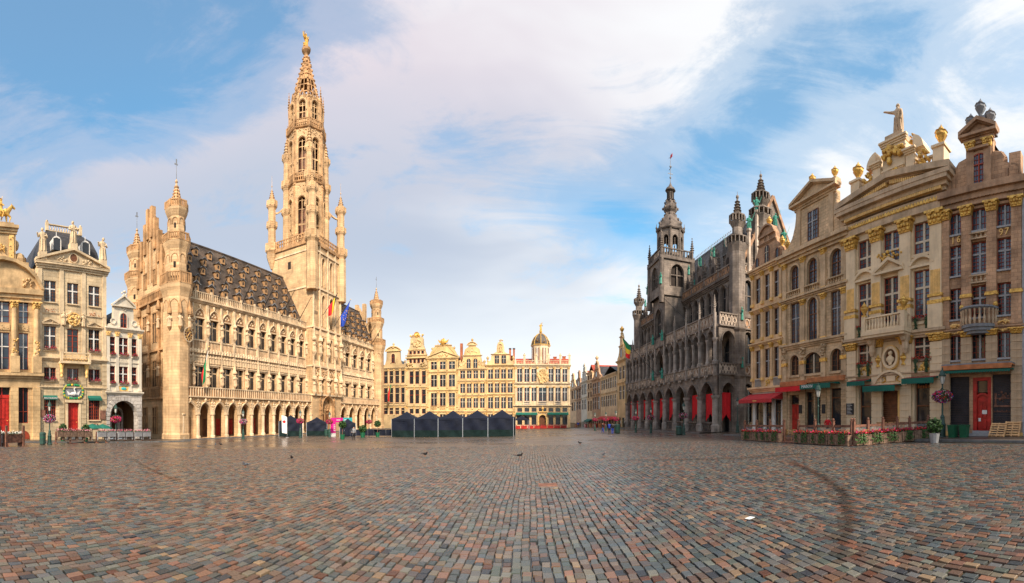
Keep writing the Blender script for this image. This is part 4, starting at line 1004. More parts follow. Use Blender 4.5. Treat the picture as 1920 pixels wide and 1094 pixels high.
    for k in range(4):
        a = math.pi / 4 + k * math.pi / 2; x, y = uc + 4.6 * math.cos(a), yc2 + 4.5 * math.sin(a)
        t = MB(); t.lathe(x, y, [(.85, zg), (.72, 50.0), (.62, 57.4), (.2, 57.6)], 8); gallery(t, x, y, .95, 45.2, .9); gallery(t, x, y, .98, 51.2, 1.3); gallery(t, x, y, .85, 57.4, 1.0)
        t.lathe(x, y, [(.6, 57.6), (.55, 58.6), (.05, 62.0)], 8)
        for q in range(4): t.lathe(x, y, [(.5 - .1 * q, 58.9 + .7 * q), (.68 - .1 * q, 59.05 + .7 * q), (.45 - .1 * q, 59.2 + .7 * q)], 8)
        B.part(t, 'stage_turret', ['th'])
    spire = MB(); zs0, zs1, r0, r1 = 69.6, 81.6, 3.25, .32
    for k in range(8):
        a, b2 = 2 * math.pi * k / 8, 2 * math.pi * (k + 1) / 8
        spire.tube((uc + r0 * math.cos(a), yc2 + r0 * math.sin(a), zs0), (uc + r1 * math.cos(a), yc2 + r1 * math.sin(a), zs1), .24, .14, 5)
        for i in range(10):
            t = (i + .6) / 10.3; rr = r0 + (r1 - r0) * t + .22; spire.lump(uc + rr * math.cos(a), yc2 + rr * math.sin(a), zs0 + (zs1 - zs0) * t, .26, .26, .22, 0, 5)
        am = (a + b2) / 2; rm0, rm1 = r0 * .92, r1 * .92
        spire.tube((uc + rm0 * math.cos(am), yc2 + rm0 * math.sin(am), zs0), (uc + rm1 * math.cos(am), yc2 + rm1 * math.sin(am), zs1), .12, .08, 4)
        for t in (.16, .32, .45, .58, .7, .8, .9):
            rr = r0 + (r1 - r0) * t; z = zs0 + (zs1 - zs0) * t
            spire.tube((uc + rr * math.cos(a), yc2 + rr * math.sin(a), z), (uc + rr * math.cos(b2), yc2 + rr * math.sin(b2), z), .13, n=4)
            if t > .4: # upper part closed with stone
                r2 = r0 + (r1 - r0) * min(1, t + .13); z2 = zs0 + (zs1 - zs0) * min(1, t + .13)
                spire.poly([(uc + rr * .95 * math.cos(a), yc2 + rr * .95 * math.sin(a), z), (uc + rr * .95 * math.cos(b2), yc2 + rr * .95 * math.sin(b2), z), (uc + r2 * .93 * math.cos(b2), yc2 + r2 * .93 * math.sin(b2), z2), (uc + r2 * .93 * math.cos(a), yc2 + r2 * .93 * math.sin(a), z2)])
        gb = Vector((uc + 3.5 * math.cos(am), yc2 + 3.5 * math.sin(am), 70.0)); spire.tube(gb - Vector((math.sin(am) * -1.0, math.cos(am) * 1.0, 1.2)), gb + Vector((0, 0, 1.4)), .14, n=4); spire.tube(gb + Vector((math.sin(am) * -1.0, math.cos(am) * 1.0, -1.2)), gb + Vector((0, 0, 1.4)), .14, n=4)
    spire.lathe(uc, yc2, [(.3, zs1 - .3), (.5, zs1 + .3), (.98, zs1 + .9), (1.05, zs1 + 1.4), (.85, zs1 + 1.55), (.2, zs1 + 1.6)], 10)
    B.part(spire, 'spire', ['th2'])
    ang = MB(); figure(ang, uc, yc2, zs1 + 2.0, 2.9, 0, seed=1)
    for e in (-1, 1):
        ang.prism([(uc + e * .2, zs1 + 4.2), (uc + e * 1.1, zs1 + 4.9), (uc + e * 1.0, zs1 + 3.9), (uc + e * .35, zs1 + 3.2)][::e], yc2 + .05, yc2 + .2); ang.tube((uc + e * .3, yc2, zs1 + 4.1), (uc + e * .9, yc2 - .2, zs1 + 4.9), .1, .07, 5)
    ang.box(uc - .9, uc + .8, yc2 - .25, yc2 + .25, zs1 + 1.7, zs1 + 2.0); ang.lump(uc - .7, yc2, zs1 + 2.2, .45, .25, .3)
    B.part(ang, 'gilded_statue', ['gold'])
    # bare flagpoles slanting out over the front
    fp = []
    for u in (38.0, 43.4, 48.8, 54.2, 59.6, 65.0, 82.5, 86.3, 90.2, 94.0, 97.8):
        q = MB(); z = 19.2; q.tube((u, YU - .3, z), (u + .25, YU - 3.3, z + 4.4), .09, .05, 5); B.part(q, 'flagpole', ['black'])
town_hall()

# ================================================================ left side: three guildhouses
def quoins(mb, u, w, z0, z1, p, y=0.0, st=.55, mi=0):
    """rusticated strip of separate blocks"""
    z = z0
    while z < z1 - .1:
        mb.box(u - w / 2, u + w / 2, y - p, y + .03, z + .025, min(z + st, z1) - .025, mi); z += st
def blocks(B, u, w, z0, z1, p, m, y=0.0, st=.6, mb_name='stone_block', parent=None):
    n = max(1, round((z1 - z0) / st)); h = (z1 - z0) / n
    key = ('blk', round(w, 2), round(h, 2), p, m)
    if key not in WC:
        q = MB(); e = .03; q.box(-w / 2, w / 2, -p, .03, e, h - e); q.box(-w / 2 + e, w / 2 - e, -p + .035, .02, 0, h)
        WC[key] = q.mesh(mb_name, [m])
    for i in range(n): B.inst(WC[key], mb_name, u, y, z0 + h * i, parent)
def pediment(mb, u0, u1, z0, h, p, y=0.0, t=.28, mi=0, mf=None):
    c = (u0 + u1) / 2; mf = mi if mf is None else mf
    mb.prism([(u0, z0), (u1, z0), (c, z0 + h)], y - p * .3, y + .25, mf)
    for a, b in ((u0 - p * .6, c), (u1 + p * .6, c)):
        q = [(a, z0 + .0), (a, z0 + t), (b, z0 + h + t), (b, z0 + h)]
        mb.prism(q if a > b else q[::-1], y - p, y + .3, mi)
        q = [(a, z0 + t * .02), (a, z0 + t * .5), (b, z0 + h + t * .5), (b, z0 + h - t * .3)]
        mb.prism(q if a > b else q[::-1], y - p * .65, y + .2, mi)
    mb.box(u0 - p * .6, u1 + p * .6, y - p, y + .1, z0 - t * .7, z0 - .003, mi)
def segped(mb, u0, u1, z0, h, p, y=0.0, t=.22, mi=0):
    w = (u1 - u0) / 2; k = h / w; ins, outs = arch_pts(u0, u1, z0 + h, k, 8), arch_pts(u0 - t, u1 + t, z0 + h + t, (h + t) / (w + t), 8)
    mb.prism([(u0, z0), (u1, z0)] + ins[::-1][1:-1], y - .06, y + .05, mi)
    for (a, b), (c, d) in zip(zip(ins, ins[1:]), zip(outs, outs[1:])): mb.prism([a, b, d, c], y - p, y + .05, mi)
    mb.box(u0 - t, u1 + t, y - p * .8, y + .05, z0 - .2, z0 - .003, mi)
def door(B, a, b, c, d, y, m='reddoor', k=0, pan=2, name='door'):
    q = MB(); w = (b - a)
    pts = [(a, c), (b, c)] + arch_pts(a, b, d, k)[::-1]
    q.prism(pts, y, y + .08)
    for i in range(pan):
        for z0, z1 in ((c + .15, c + (d - c) * .42), (c + (d - c) * .47, d - .2 - k * w * .35)):
            q.box(a + w * i / pan + .1, a + w * (i + 1) / pan - .1, y - .05, y, z0, z1)
    o = B.part(q, name, [m]); h = MB(); h.lump(b - .25, y - .1, c + (d - c) * .42, .06, .06, .06, 0, 6); B.part(h, 'door_handle', ['gold'], o); return o
def roundel(mb, u, z, r, y, mi=0, mj=None, t=.12, n=16):
    for k in range(n):
        a, b = 6.2832 * k / n, 6.2832 * (k + 1) / n
        mb.prism([(u + r * math.cos(a), z + r * math.sin(a)), (u + (r + t) * math.cos(a), z + (r + t) * math.sin(a)), (u + (r + t) * math.cos(b), z + (r + t) * math.sin(b)), (u + r * math.cos(b), z + r * math.sin(b))], y - .12, y + .02, mi)
    mb.prism([(u + r * math.cos(6.2832 * k / n), z + r * math.sin(6.2832 * k / n)) for k in range(n)], y - .03, y + .02, mi if mj is None else mj)

def swan_house():
    w = WL; U, Z = w.U, w.Z; zb = -3.25
    u0, u1 = U(71), U(198.5); uc = U(137)
    B = Bld('swan_guildhouse', 'cream stone guildhouse with swan relief over the red door and dark mansard roof', w, uc, zb)
    cols = [(U(82.5), U(105)), (U(126), U(147)), (U(166), U(187))]
    z1 = (Z(136, 570.5), Z(136, 531.5)); z2 = (Z(94, 657), Z(94, 612)); z3 = (Z(136, 716), Z(136, 691.5)); z4 = (Z(176, 788), Z(176, 744))
    ztop = Z(136, 500)
    for i, (a, b) in enumerate(cols):
        win(B, a, b, *z1, 0, 'brownw', 'whitew', 2, (.62,), (2, 3), mw=.16, sill='swan2')
        if i != 1: win(B, a, b, *z2, 0, 'brownw', 'whitew', 2, (.60,), (2, 3), mw=.16, sill='swan2')
        win(B, a, b, *z3, 0, 'redw', 'whitew', 2, (), (2, 3), mw=.16, sill='swan2')
        if i != 1: win(B, a, b, *z4, 0, 'redw', 'redw', 2, (.55,), (3, 4), mw=.1, sill='swan2')
    ca, cb = cols[1]
    win(B, ca, cb, Z(136, 662), Z(136, 617.5), 0, 'redw', 'redw', 2, (.72,), (1, 2), mw=.1)
    da, db = U(127), U(147.5); B.ops.append((da, db, zb + .5, Z(136, 755.5)))
    door(B, da, db, zb + .5, Z(136, 755.5), .25)
    m = MB(); panel(m, u0, u1, zb, ztop, B.ops, 0, .3); B.part(m, 'front_wall', ['swan'])
    body(B, u0 + .02, u1 - .02, zb, ztop, 12, ztop + .3, ['swan'], 'slate')
    t = MB()
    for z, h, p in ((Z(136, 672), .45, .35), (Z(136, 726), .3, .2), (Z(136, 590), .2, .12)): cornice(t, u0, u1, z, h, p)
    cornice(t, u0 - .1, u1 + .1, ztop + .15, .8, .5, dent=.6)
    B.part(t, 'string_courses', ['swan2'])
    for u in (u0 + .25, cols[0][1] + (cols[1][0] - cols[0][1]) / 2, cols[1][1] + (cols[2][0] - cols[1][1]) / 2, u1 - .25):
        q = MB(); pilaster(q, u, .55, Z(136, 672), ztop - .6, .12); B.part(q, 'pilaster', ['swan2'])
        blocks(B, u, .7, zb + .3, Z(136, 676), .10, 'swan', st=.62)
    p = MB(); pediment(p, u0 - .1, u1 + .1, ztop + .2, 1.75, .5); B.part(p, 'pediment', ['swan2'])
    p = MB(); roundel(p, uc, ztop + 1.0, .5, -.15, 0, 1); B.part(p, 'pediment_window', ['swan2', 'brownw'])
    r = MB(); relief(r, uc - 1.7, ztop + .7, 1.6, .6, -.16, 16, 2); relief(r, uc + 1.7, ztop + .7, 1.6, .6, -.16, 16, 3)
    relief(r, uc, Z(136, 600), 2.2, 1.9, -.05, 40, 4, 0, .25, 'e'); figure(r, uc - 1.35, -.2, Z(136, 612), 1.7, 0, seed=2); figure(r, uc + 1.35, -.2, Z(136, 612), 1.7, 0, seed=1)
    B.part(r, 'carved_group', ['swan2'])
    r = MB(); roundel(r, uc, Z(136, 600), .75, -.28, 0, 0); relief(r, uc, Z(136, 600), 1.4, 1.4, -.4, 20, 8, 0, .1); B.part(r, 'gilt_medallion', ['goldp'])
    for i in (0, 2):
        c = (cols[i][0] + cols[i][1]) / 2
        q = MB(); pediment(q, cols[i][0] - .2, cols[i][1] + .2, Z(94, 607) + .0, .5, .25, t=.15); relief(q, c, Z(94, 603) - .05, 1.2, .3, -.1, 8, i, 0, .06); B.part(q, 'window_pediment', ['swan2'])
        q = MB(); q.box(c - 1.0, c + 1.0, -.05, .02, Z(94, 588), Z(94, 577)); relief(q, c, Z(94, 582.5), 1.5, .5, -.06, 20, i + 5, 1, .06, 'r', .5); B.part(q, 'gilt_panel', ['swan2', 'orange'])
    # balcony
    q = MB(); bz = Z(136, 681); q.box(uc - 2.0, uc + 2.0, -1.1, 0, bz - .2, bz + .08)
    for e in (-1, 1): q.box(uc + e * 1.9 - .15, uc + e * 1.9 + .15, -1.1, -.8, bz, bz + 1.2)
    q.box(uc - 2, uc + 2, -1.05, -.85, bz + 1.05, bz + 1.2)
    B.part(q, 'balcony', ['swan2']); q = MB(); k = 9
    for i in range(k): relief(q, uc - 1.6 + 3.2 * i / (k - 1), bz + .55, .35, .9, -.95, 6, i, 0, .06, 'o', .7)
    B.part(q, 'balcony_ironwork', ['goldp'])
    for e in (-1, 1):
        q = MB(); q.lathe(uc + e * 1.7, -.5, [(.12, bz - 1.7), (.22, bz - 1.3), (.2, bz - .9), (.35, bz - .2)], 8); q.lump(uc + e * 1.7, -.5, bz - 1.75, .2, .2, .25); B.part(q, 'balcony_bracket', ['goldp'])
    # swan panel and door frame
    s = MB(); zp0, zp1 = Z(136, 748), Z(136, 722); s.box(uc - 1.35, uc + 1.35, -.1, .02, zp0, zp1, 1)
    rg = random.Random(3)
    for i in range(90):
        a = rg.uniform(0, 6.28); x, z = uc + 1.3 * math.copysign(abs(math.cos(a)) ** .7, math.cos(a)), (zp0 + zp1) / 2 + .86 * math.copysign(abs(math.sin(a)) ** .7, math.sin(a))
        s.lump(x, -.15, z, .13, .1, .16, (0, 0, 2)[i % 3], 5)
    s.lump(uc, -.2, (zp0 + zp1) / 2 - .3, .5, .15, .26, 3, 8); s.tube((uc + .3, -.22, (zp0 + zp1) / 2 - .2), (uc + .05, -.22, (zp0 + zp1) / 2 + .35), .1, .07, 6, 3); s.tube((uc + .05, -.22, (zp0 + zp1) / 2 + .35), (uc + .25, -.22, (zp0 + zp1) / 2 + .5), .08, .05, 6, 3)
    for e in (-1, 1): s.prism([(uc + e * .2, (zp0 + zp1) / 2 - .4), (uc + e * .95, (zp0 + zp1) / 2 + .15), (uc + e * .7, (zp0 + zp1) / 2 - .45)][::e], -.18, -.12, 3)
    B.part(s, 'swan_relief', ['green', 'lead', 'yellow', 'white'])
    d = MB(); zd = Z(136, 755.5)
    for e, u in ((-1, da), (1, db)): d.box(u - .28 if e < 0 else u, u if e < 0 else u + .28, -.14, .02, zb + .3, zd)
    d.box(da - .4, db + .4, -.25, .02, zd, zd + .35)
    B.part(d, 'door_frame', ['swan2'])
    d = MB()
    for i in range(3): d.box(da - .25 - .12 * i, db + .25 + .12 * i, -.4 - .3 * i, .2, zb - .3, zb + .5 - .18 * i)
    B.part(d, 'door_steps', ['kerb']); d = MB()
    for e, u in ((-1, da - .3), (1, db + .3)):
        d.tube((u, -.3, zb + 1.5), (u + e * 1.0, -1.5, zb + .9), .03)
        for t in range(5): p = Vector((u, -.3, 0)).lerp(Vector((u + e * 1.0, -1.5, 0)), t / 4); d.tube((p.x, p.y, zb), (p.x, p.y, zb + 1.5 - .6 * t / 4), .02)
    B.part(d, 'handrail', ['black'])
    awning(B, cols[2][0] - .1, cols[2][1] + .1, z4[1] + .1, z4[1] - .25, .5, 'greenaw', .25)
    a_ = awning(B, cols[0][0] - .1, cols[0][1] + .1, z4[1] + .05, z4[1] - .2, .5, 'greenaw', .3)
    text(B, 'RESTAURANT', (cols[0][0] + cols[0][1]) / 2, -.56, z4[1] - .33, .30, 'white', name='restaurant_lettering', parent=a_)
    pl = MB(); pl.box(u0 + .1, u0 + .9, -.2, -.1, Z(80, 778) - .3, Z(80, 769)); pl.box(u1 - .9, u1 - .1, -.2, -.1, Z(190, 783) - .3, Z(190, 770)); B.part(pl, 'wall_plaques', ['wood'])
    pl = MB(); pl.box(U(171), U(183), -.12, 0, Z(177, 804), Z(177, 795)); pl.box(U(173), U(181), -.14, -.1, Z(177, 802.5), Z(177, 796.5), 1); B.part(pl, 'menu_case', ['brownw', 'white'])
    # mansard roof
    r = MB(); zr0, zr1 = ztop + .5, Z(136, 430) + 1.0; ys = [(0, 0), (.35, .45), (.85, .78), (1.7, 1.0)]
    for (ya, ta), (yb, tb) in zip(ys, ys[1:]):
        za, zc = zr0 + (zr1 - zr0) * ta, zr0 + (zr1 - zr0) * tb
        A = (u0 + .2 + ya * 1.2, u1 - .2 - ya * 1.2, .9 + ya * 1.5, 11.5 - ya); C = (u0 + .2 + yb * 1.2, u1 - .2 - yb * 1.2, .9 + yb * 1.5, 11.5 - yb)
        q0 = [(A[0], A[2], za), (A[1], A[2], za), (A[1], A[3], za), (A[0], A[3], za)]; q1 = [(C[0], C[2], zc), (C[1], C[2], zc), (C[1], C[3], zc), (C[0], C[3], zc)]
        for i in range(4): r.poly([q0[i], q0[(i + 1) % 4], q1[(i + 1) % 4], q1[i]])
    r.poly(q1); rf = B.part(r, 'mansard_roof', ['slate'])
    q = MB(); balusters(q, C[0], C[1], zr1, zr1 + .95, C[2] + .1, .35, .1)
    for u in (C[0], C[1]): q.box(u - .2, u + .2, C[2] - .1, C[2] + .3, zr1, zr1 + 1.15); q.lump(u, C[2] + .1, zr1 + 1.3, .18, .18, .2)
    B.part(q, 'roof_balustrade', ['swan2'])
    for u in (uc - 2.0, uc + 2.0):
        q = MB(); zc = zr0 + (zr1 - zr0) * .30; archivolt(q, u - .4, u + .4, zc, zc + 1.6, 1, .2, .3, .9); q.box(u - .65, u + .65, .9, 2.2, zc, zc + 1.3); q.box(u - .45, u + .45, .58, .9, zc, zc + 1.5, 1); q.tube((u, .8, zc + 1.7), (u, .8, zc + 2.4), .04); B.part(q, 'dormer', ['whitew', 'glass'], rf)
    for u, zz_, s_ in ((u0 + .6, ztop + .45, 3.0), (uc, ztop + 2.0, 2.9), (u1 - .5, ztop + .5, 3.0)):
        q = MB(); q.box(u - .5, u + .5, -.35, .5, zz_ - .1, zz_ + .9); figure(q, u, 0, zz_ + .9, s_, 0, seed=int(u)); B.part(q, 'statue', ['swan2'])
    return B, cols, (z1, z2, z3, z4)
SWAN, SWC, SWZ = swan_house()

def star_house():
    w = WL; U, Z = w.U, w.Z; zb = -3.35
    u0, u1, uc = U(198.7), U(266), U(231.5)
    B = Bld('star_guildhouse', 'narrow pale house with arched passage at its foot and small pediment gable', w, uc, zb)
    cols = [(U(206), U(216)), (U(223), U(240)), (U(247), U(256.5))]
    za, zc = (Z(231, 669), Z(231, 634)), (Z(231, 722), Z(231, 688))
    zt = Z(231, 619)
    for i, (a, b) in enumerate(cols):
        for z in (za, zc): win(B, a, b, *z, 0, 'redw', 'whitew', 2 if i == 1 else 1, (.6,), (2, 3), mw=.13, sill='star')
    zar = Z(231, 738)
    m = MB(); panel(m, u0, u1, zar, zt, B.ops, 0, .3)
    ga, gb = U(225), U(237)
    gp = [(u0, zt), (u1, zt), (u1 - .3, zt + .6), (U(251), zt + .9), (U(250), Z(231, 575)), (U(213), Z(231, 575)), (U(212), zt + .9), (u0 + .3, zt + .6)]
    m.prism(gp, 0, .5); B.part(m, 'front_wall', ['star'])
    t = MB(); cornice(t, u0, u1, zt + .2, .5, .35); cornice(t, u0, u1, zar + .2, .4, .3); cornice(t, u0, u1, Z(231, 680), .15, .1); pediment(t, U(212), U(251), Z(231, 575), 1.3, .3, t=.2); B.part(t, 'cornices', ['star'])
    q = MB(); roundel(q, U(213) - .1, Z(231, 605), .3, -.02); roundel(q, U(250) + .1, Z(231, 605), .3, -.02); relief(q, uc, Z(231, 553), .9, 1.2, .1, 14, 3, 0, .2); relief(q, uc, Z(231, 582), .6, .5, -.02, 8, 2, 0, .1); B.part(q, 'gable_ornament', ['star'])
    B.ops = []; win(B, ga, gb, Z(231, 615), Z(231, 588), 1, 'redw', 'redw', 2, (.6,), (1, 2), -.03, op=False, mw=.06)
    q = MB(); archivolt(q, ga, gb, Z(231, 615), Z(231, 588), 1, .15, .12); B.part(q, 'gable_window_frame', ['star'])
    for u in (u0 + .3, (cols[0][1] + cols[1][0]) / 2, (cols[1][1] + cols[2][0]) / 2, u1 - .35):
        q = MB(); pilaster(q, u, .45, zar + .3, zt - .5, .12); B.part(q, 'pilaster', ['star'])
        for z in (Z(231, 672), Z(231, 728)): pass
        q = MB(); capital(q, u, .5, zt - 1.0, zt - .45, .16); B.part(q, 'gilt_capital', ['goldp'])
    for z in (Z(231, 676), Z(231, 728)):
        q = MB(); [q.box(cols[1][0] + (cols[1][1] - cols[1][0]) * i / 9 - .04, cols[1][0] + (cols[1][1] - cols[1][0]) * i / 9 + .04, -.06, .02, z - .5, z + .1) for i in range(10)]; B.part(q, 'baluster_panel', ['star'])
    q = MB(); q.box(uc - .8, uc + .8, -.08, .02, Z(231, 734), Z(231, 725)); q.lump(uc, -.1, Z(231, 729.5), .45, .08, .22, 1, 8); B.part(q, 'painted_panel', ['goldp', 'teal'])
    # ground-floor arch, open through to the passage
    a, b = U(206), U(257.5); za_ = Z(231, 752)
    m = MB(); panel(m, u0, u1, zb, zar - .2, [(a, b, zb, za_, 1.0)], 0, 1.0); B.part(m, 'arch_wall', ['grey'])
    q = MB(); pts0, pts1 = arch_pts(a, b, za_, 1, 14), arch_pts(a - .75, b + .75, za_ + .75, 1, 14)
    key = MB()
    for i in range(14):
        k = MB(); e = .012; p0, p1, p2, p3 = pts0[i], pts0[i + 1], pts1[i + 1], pts1[i]
        def mix(A, C, t): return (A[0] + (C[0] - A[0]) * t, A[1] + (C[1] - A[1]) * t)
        k.prism([mix(p0, p1, .04), mix(p0, p1, .96), mix(p3, p2, .96), mix(p3, p2, .04)], -.12, .02); B.part(k, 'voussoir', ['grey'])
    for u in ((u0 + a) / 2, (u1 + b) / 2): blocks(B, u, abs(a - u0) * .9, zb, za_ - (b - a) / 2, .12, 'grey', st=.55)
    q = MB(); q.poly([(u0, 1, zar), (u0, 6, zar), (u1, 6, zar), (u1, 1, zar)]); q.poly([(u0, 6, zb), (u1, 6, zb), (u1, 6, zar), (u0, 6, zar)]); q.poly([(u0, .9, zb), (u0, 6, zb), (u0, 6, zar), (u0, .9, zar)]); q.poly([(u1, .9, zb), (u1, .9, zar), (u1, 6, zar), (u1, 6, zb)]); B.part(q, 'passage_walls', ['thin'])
    for i in range(3):
        u = a + (b - a) * (i + .5) / 3; q = MB(); q.lathe(u, 4.4, [(.42, zb), (.42, zb + .4), (.32, zb + .5), (.28, zb + 3.0), (.42, zb + 3.3)], 10); B.part(q, 'passage_column', ['grey'])
    q = MB(); archivolt(q, a + .3, a + (b - a) / 2 - .2, zb, zb + 4.3, 1, .3, .2, 4.4); archivolt(q, a + (b - a) / 2 + .2, b - .3, zb, zb + 4.3, 1, .3, .2, 4.4); B.part(q, 'passage_arches', ['grey'])
    q = MB(); q.poly([(u0, 0, zar - .2), (u0, 10, zar - .2), (u0, 10, zt), (u0, 0, zt)]); q.poly([(u1, 0, zar - .2), (u1, 10, zar - .2), (u1, 10, zt), (u1, 0, zt)]); q.poly([(u1, 10, zb), (u0, 10, zb), (u0, 10, zt), (u1, 10, zt)]); B.part(q, 'side_walls', ['star'])
    r = MB(); r.poly([(u0, .3, zt), (u0, 10, zt), (uc, 10, zt + 3.2), (uc, .3, zt + 3.2)]); r.poly([(u1, .3, zt), (uc, .3, zt + 3.2), (uc, 10, zt + 3.2), (u1, 10, zt)]); B.part(r, 'roof', ['slate'])
    c = MB()
    for du, h in ((-1.9, 4.2), (-1.2, 3.6), (1.3, 3.4)): c.box(uc + du - .35, uc + du + .35, 4, 5, zt + .5, zt + h)
    B.part(c, 'chimneys', ['star'])
    return B, cols, (za, zc)
STAR, STC, STZ = star_house()

def brewers_house():
    w = WL; U, Z = w.U, w.Z; zb = -3.1
    uc = U(4); u1 = U(74); hw = u1 - uc; u0 = uc - hw
    B = Bld('brewers_guildhouse', 'ochre stone guildhouse with giant columns, curved pediment and gilded rider statue on top', w, uc, zb)
    zt = Z(20, 545)
    cb = (U(35) - uc, U(53) - uc); cc = U(18) - uc
    cols = [(uc - cb[1], uc - cb[0]), (uc - cc, uc + cc), (uc + cb[0], uc + cb[1])]
    for i, (a, b) in enumerate(cols):
        win(B, a, b, Z(44, 607), Z(44, 561), 0, 'redw', 'whitew', 2, (.5,), (1, 2), mw=.14, glass='glassb')
        win(B, a, b, Z(44, 694), Z(44, 625), 0, 'redw', 'whitew', 2, (.62,), (1, 2), mw=.14, glass='glassb')
        if i != 1: win(B, a, b, Z(44, 794), Z(44, 722), 1, 'redw', 'redw', 2, (.3,), (1, 0), mw=.08)
    da, db = cols[1]; zd = Z(9, 747); B.ops.append((da, db, zb + .4, Z(9, 718)))
    door(B, da, db, zb + .4, zd, .25, pan=4)
    q = MB(); q.box(da, db, .2, .3, zd, zd + .4, 1); q.box(da, db, .28, .34, zd + .4, Z(9, 718)); q.box(uc - .06, uc + .06, .2, .3, zd, Z(9, 718), 1); B.part(q, 'door_transom_window', ['glass', 'reddoor'])
    m = MB(); panel(m, u0, u1, zb, zt, B.ops, 0, .35); B.part(m, 'front_wall', ['brew'])
    body(B, u0 + .02, u1 - .02, zb, zt, 12, zt + 4.5, ['brew'], 'slate')
    zm = Z(44, 700)
    t = MB(); cornice(t, u0, u1, zm, 1.0, .7); t.box(u0, u1, -.2, .02, zm - 1.8, zm - 1.0); cornice(t, u0, u1, zt + .1, 1.5, .6, dent=.5); B.part(t, 'cornices', ['brew2'])
    for u in (u0 + .4, uc - (cb[0] + cc) / 2, uc + (cb[0] + cc) / 2, u1 - .45):
        q = MB(); h0 = zm; q.box(u - .55, u + .55, -.75, .02, h0, h0 + 2.0); q.lathe(u, -.25, [(.5, h0 + 2), (.5, h0 + 2.2), (.4, h0 + 2.35), (.40, h0 + 4.2), (.36, zt - 2.2)], 12); B.part(q, 'giant_column', ['brew2'], smooth=False)
        q = MB(); capital(q, u, .8, zt - 2.2, zt - 1.4, .5, -.0); B.part(q, 'gilt_capital', ['goldp'])
        q = MB(); relief(q, u, h0 + 3.2, .7, 1.8, -.62, 16, int(u * 3), 0, .1, 'r', .6); B.part(q, 'column_garland', ['goldp'])
        q = MB(); pilaster(q, u, .95, zb, zm - 1.8, .3); B.part(q, 'ground_pilaster', ['brew'])
    for a, b in cols:
        q = MB(); q.box(a, b, -.08, .02, Z(44, 621), Z(44, 610)); relief(q, (a + b) / 2, Z(44, 615.5), b - a, .6, -.08, 16, 7, 0, .06, 'r', .5); B.part(q, 'spandrel_panel', ['brew2'])
    q = MB(); wv = (u1 - u0) / 2; segped(q, u0 - .1, u1 + .1, zt + .25, 3.3, .6, t=.4); relief(q, u1 - 1.7, zt + 1.1, 1.6, 1.0, -.05, 18, 3, 0, .25); relief(q, u0 + 1.7, zt + 1.1, 1.6, 1.0, -.05, 18, 4, 0, .25)
    B.part(q, 'curved_pediment', ['brew2'])
    # attic with gilt panels and the rider
    za = Z(10, 500); zc = Z(10, 420)
    q = MB(); q.box(uc - 1.75, uc + 1.75, .2, 2.2, za - 1, zc - .6); cornice(q, uc - 1.75, uc + 1.75, zc - .1, 1.0, .5, .2); q.box(uc - 1.5, uc + 1.5, .1, 2, zc - .1, zc + .3)
    for e in (-1, 1):
        q.box(uc + e * 2.6 - .8, uc + e * 2.6 + .8, .2, 1.8, za - 1.5, za + .8); q.lathe(uc + e * 2.35, 1.0, [(.75, za + .8), (.85, za + 1.3), (.6, za + 1.9), (.3, za + 2.1)], 8); q.lump(uc + e * 1.95, .8, za + 3.0, .35, .4, .7)
        q.box(uc + e * 3.6 - .5, uc + e * 3.6 + .5, .3, 1.5, za - 1.8, za + .1)
    B.part(q, 'attic', ['brew2'])
    q = MB()
    for e in (-1, 1): q.box(uc + e * 1.2 - .3, uc + e * 1.2 + .3, .12, .22, za + .1, zc - 1.2); relief(q, uc + e * 1.2, (za + zc) / 2 - .5, .5, zc - za - 1.4, .12, 14, 3, 0, .08, 'r', .7)
    relief(q, uc, (za + zc) / 2 - .4, .9, 1.3, .15, 16, 9, 0, .15); B.part(q, 'gilt_panel', ['goldp'])
    # gilded rider: horse facing the town hall
    h = MB(); z = zc + .3; y = 1.1
    h.lump(uc, y, z + 1.55, 1.05, .42, .48, 0, 10); h.lump(uc + .75, y, z + 1.7, .5, .36, .5, 0, 8); h.lump(uc - .75, y, z + 1.6, .52, .40, .5, 0, 8)
    h.tube((uc + .9, y, z + 1.8), (uc + 1.45, y, z + 2.5), .34, .2, 8); h.tube((uc + 1.38, y, z + 2.55), (uc + 1.85, y, z + 2.2), .2, .12, 8)
    for e in (-1, 1): h.prism([(uc + 1.35, z + 2.6), (uc + 1.45, z + 2.6), (uc + 1.38, z + 2.85)], y + e * .1 - .03, y + e * .1 + .03)
    for dx, dy, k in ((.8, -.2, 1), (.75, .2, 0), (-.8, -.2, 0), (-.85, .2, 0)):
        kx = dx + (.45 if k else .05); kz = 1.0 if k else .75; h.tube((uc + dx, y + dy, z + 1.4), (uc + kx, y + dy, z + kz), .17, .11, 6); h.tube((uc + kx, y + dy, z + kz), (uc + kx - (.15 if k else .05), y + dy, z + (.45 if k else .0)), .10, .07, 6)
    h.tube((uc - 1.15, y, z + 1.8), (uc - 1.5, y, z + .8), .14, .06, 6)
    h.lathe(uc, y, [(.32, z + 1.8), (.28, z + 2.2), (.33, z + 2.65), (.12, z + 2.85), (.1, z + 2.95)], 8, 0, 0, 1, .8); h.lump(uc + .03, y, z + 3.12, .15, .15, .19, 0, 8)
    h.lump(uc, y, z + 3.28, .22, .22, .06, 0, 8)
    for e in (-1, 1): h.tube((uc + .05, y + e * .3, z + 1.95), (uc + .3, y + e * .45, z + 1.35), .15, .1, 6); h.tube((uc + .3, y + e * .45, z + 1.35), (uc + .15, y + e * .45, z + .85), .1, .08, 6)
    h.tube((uc, y - .3, z + 2.6), (uc + .4, y - .4, z + 2.3), .09, .07, 6); h.tube((uc, y + .3, z + 2.6), (uc + .25, y + .45, z + 3.1), .09, .07, 6); h.tube((uc + .25, y + .45, z + 3.1), (uc + .3, y + .45, z + 3.9), .05, .02, 5)
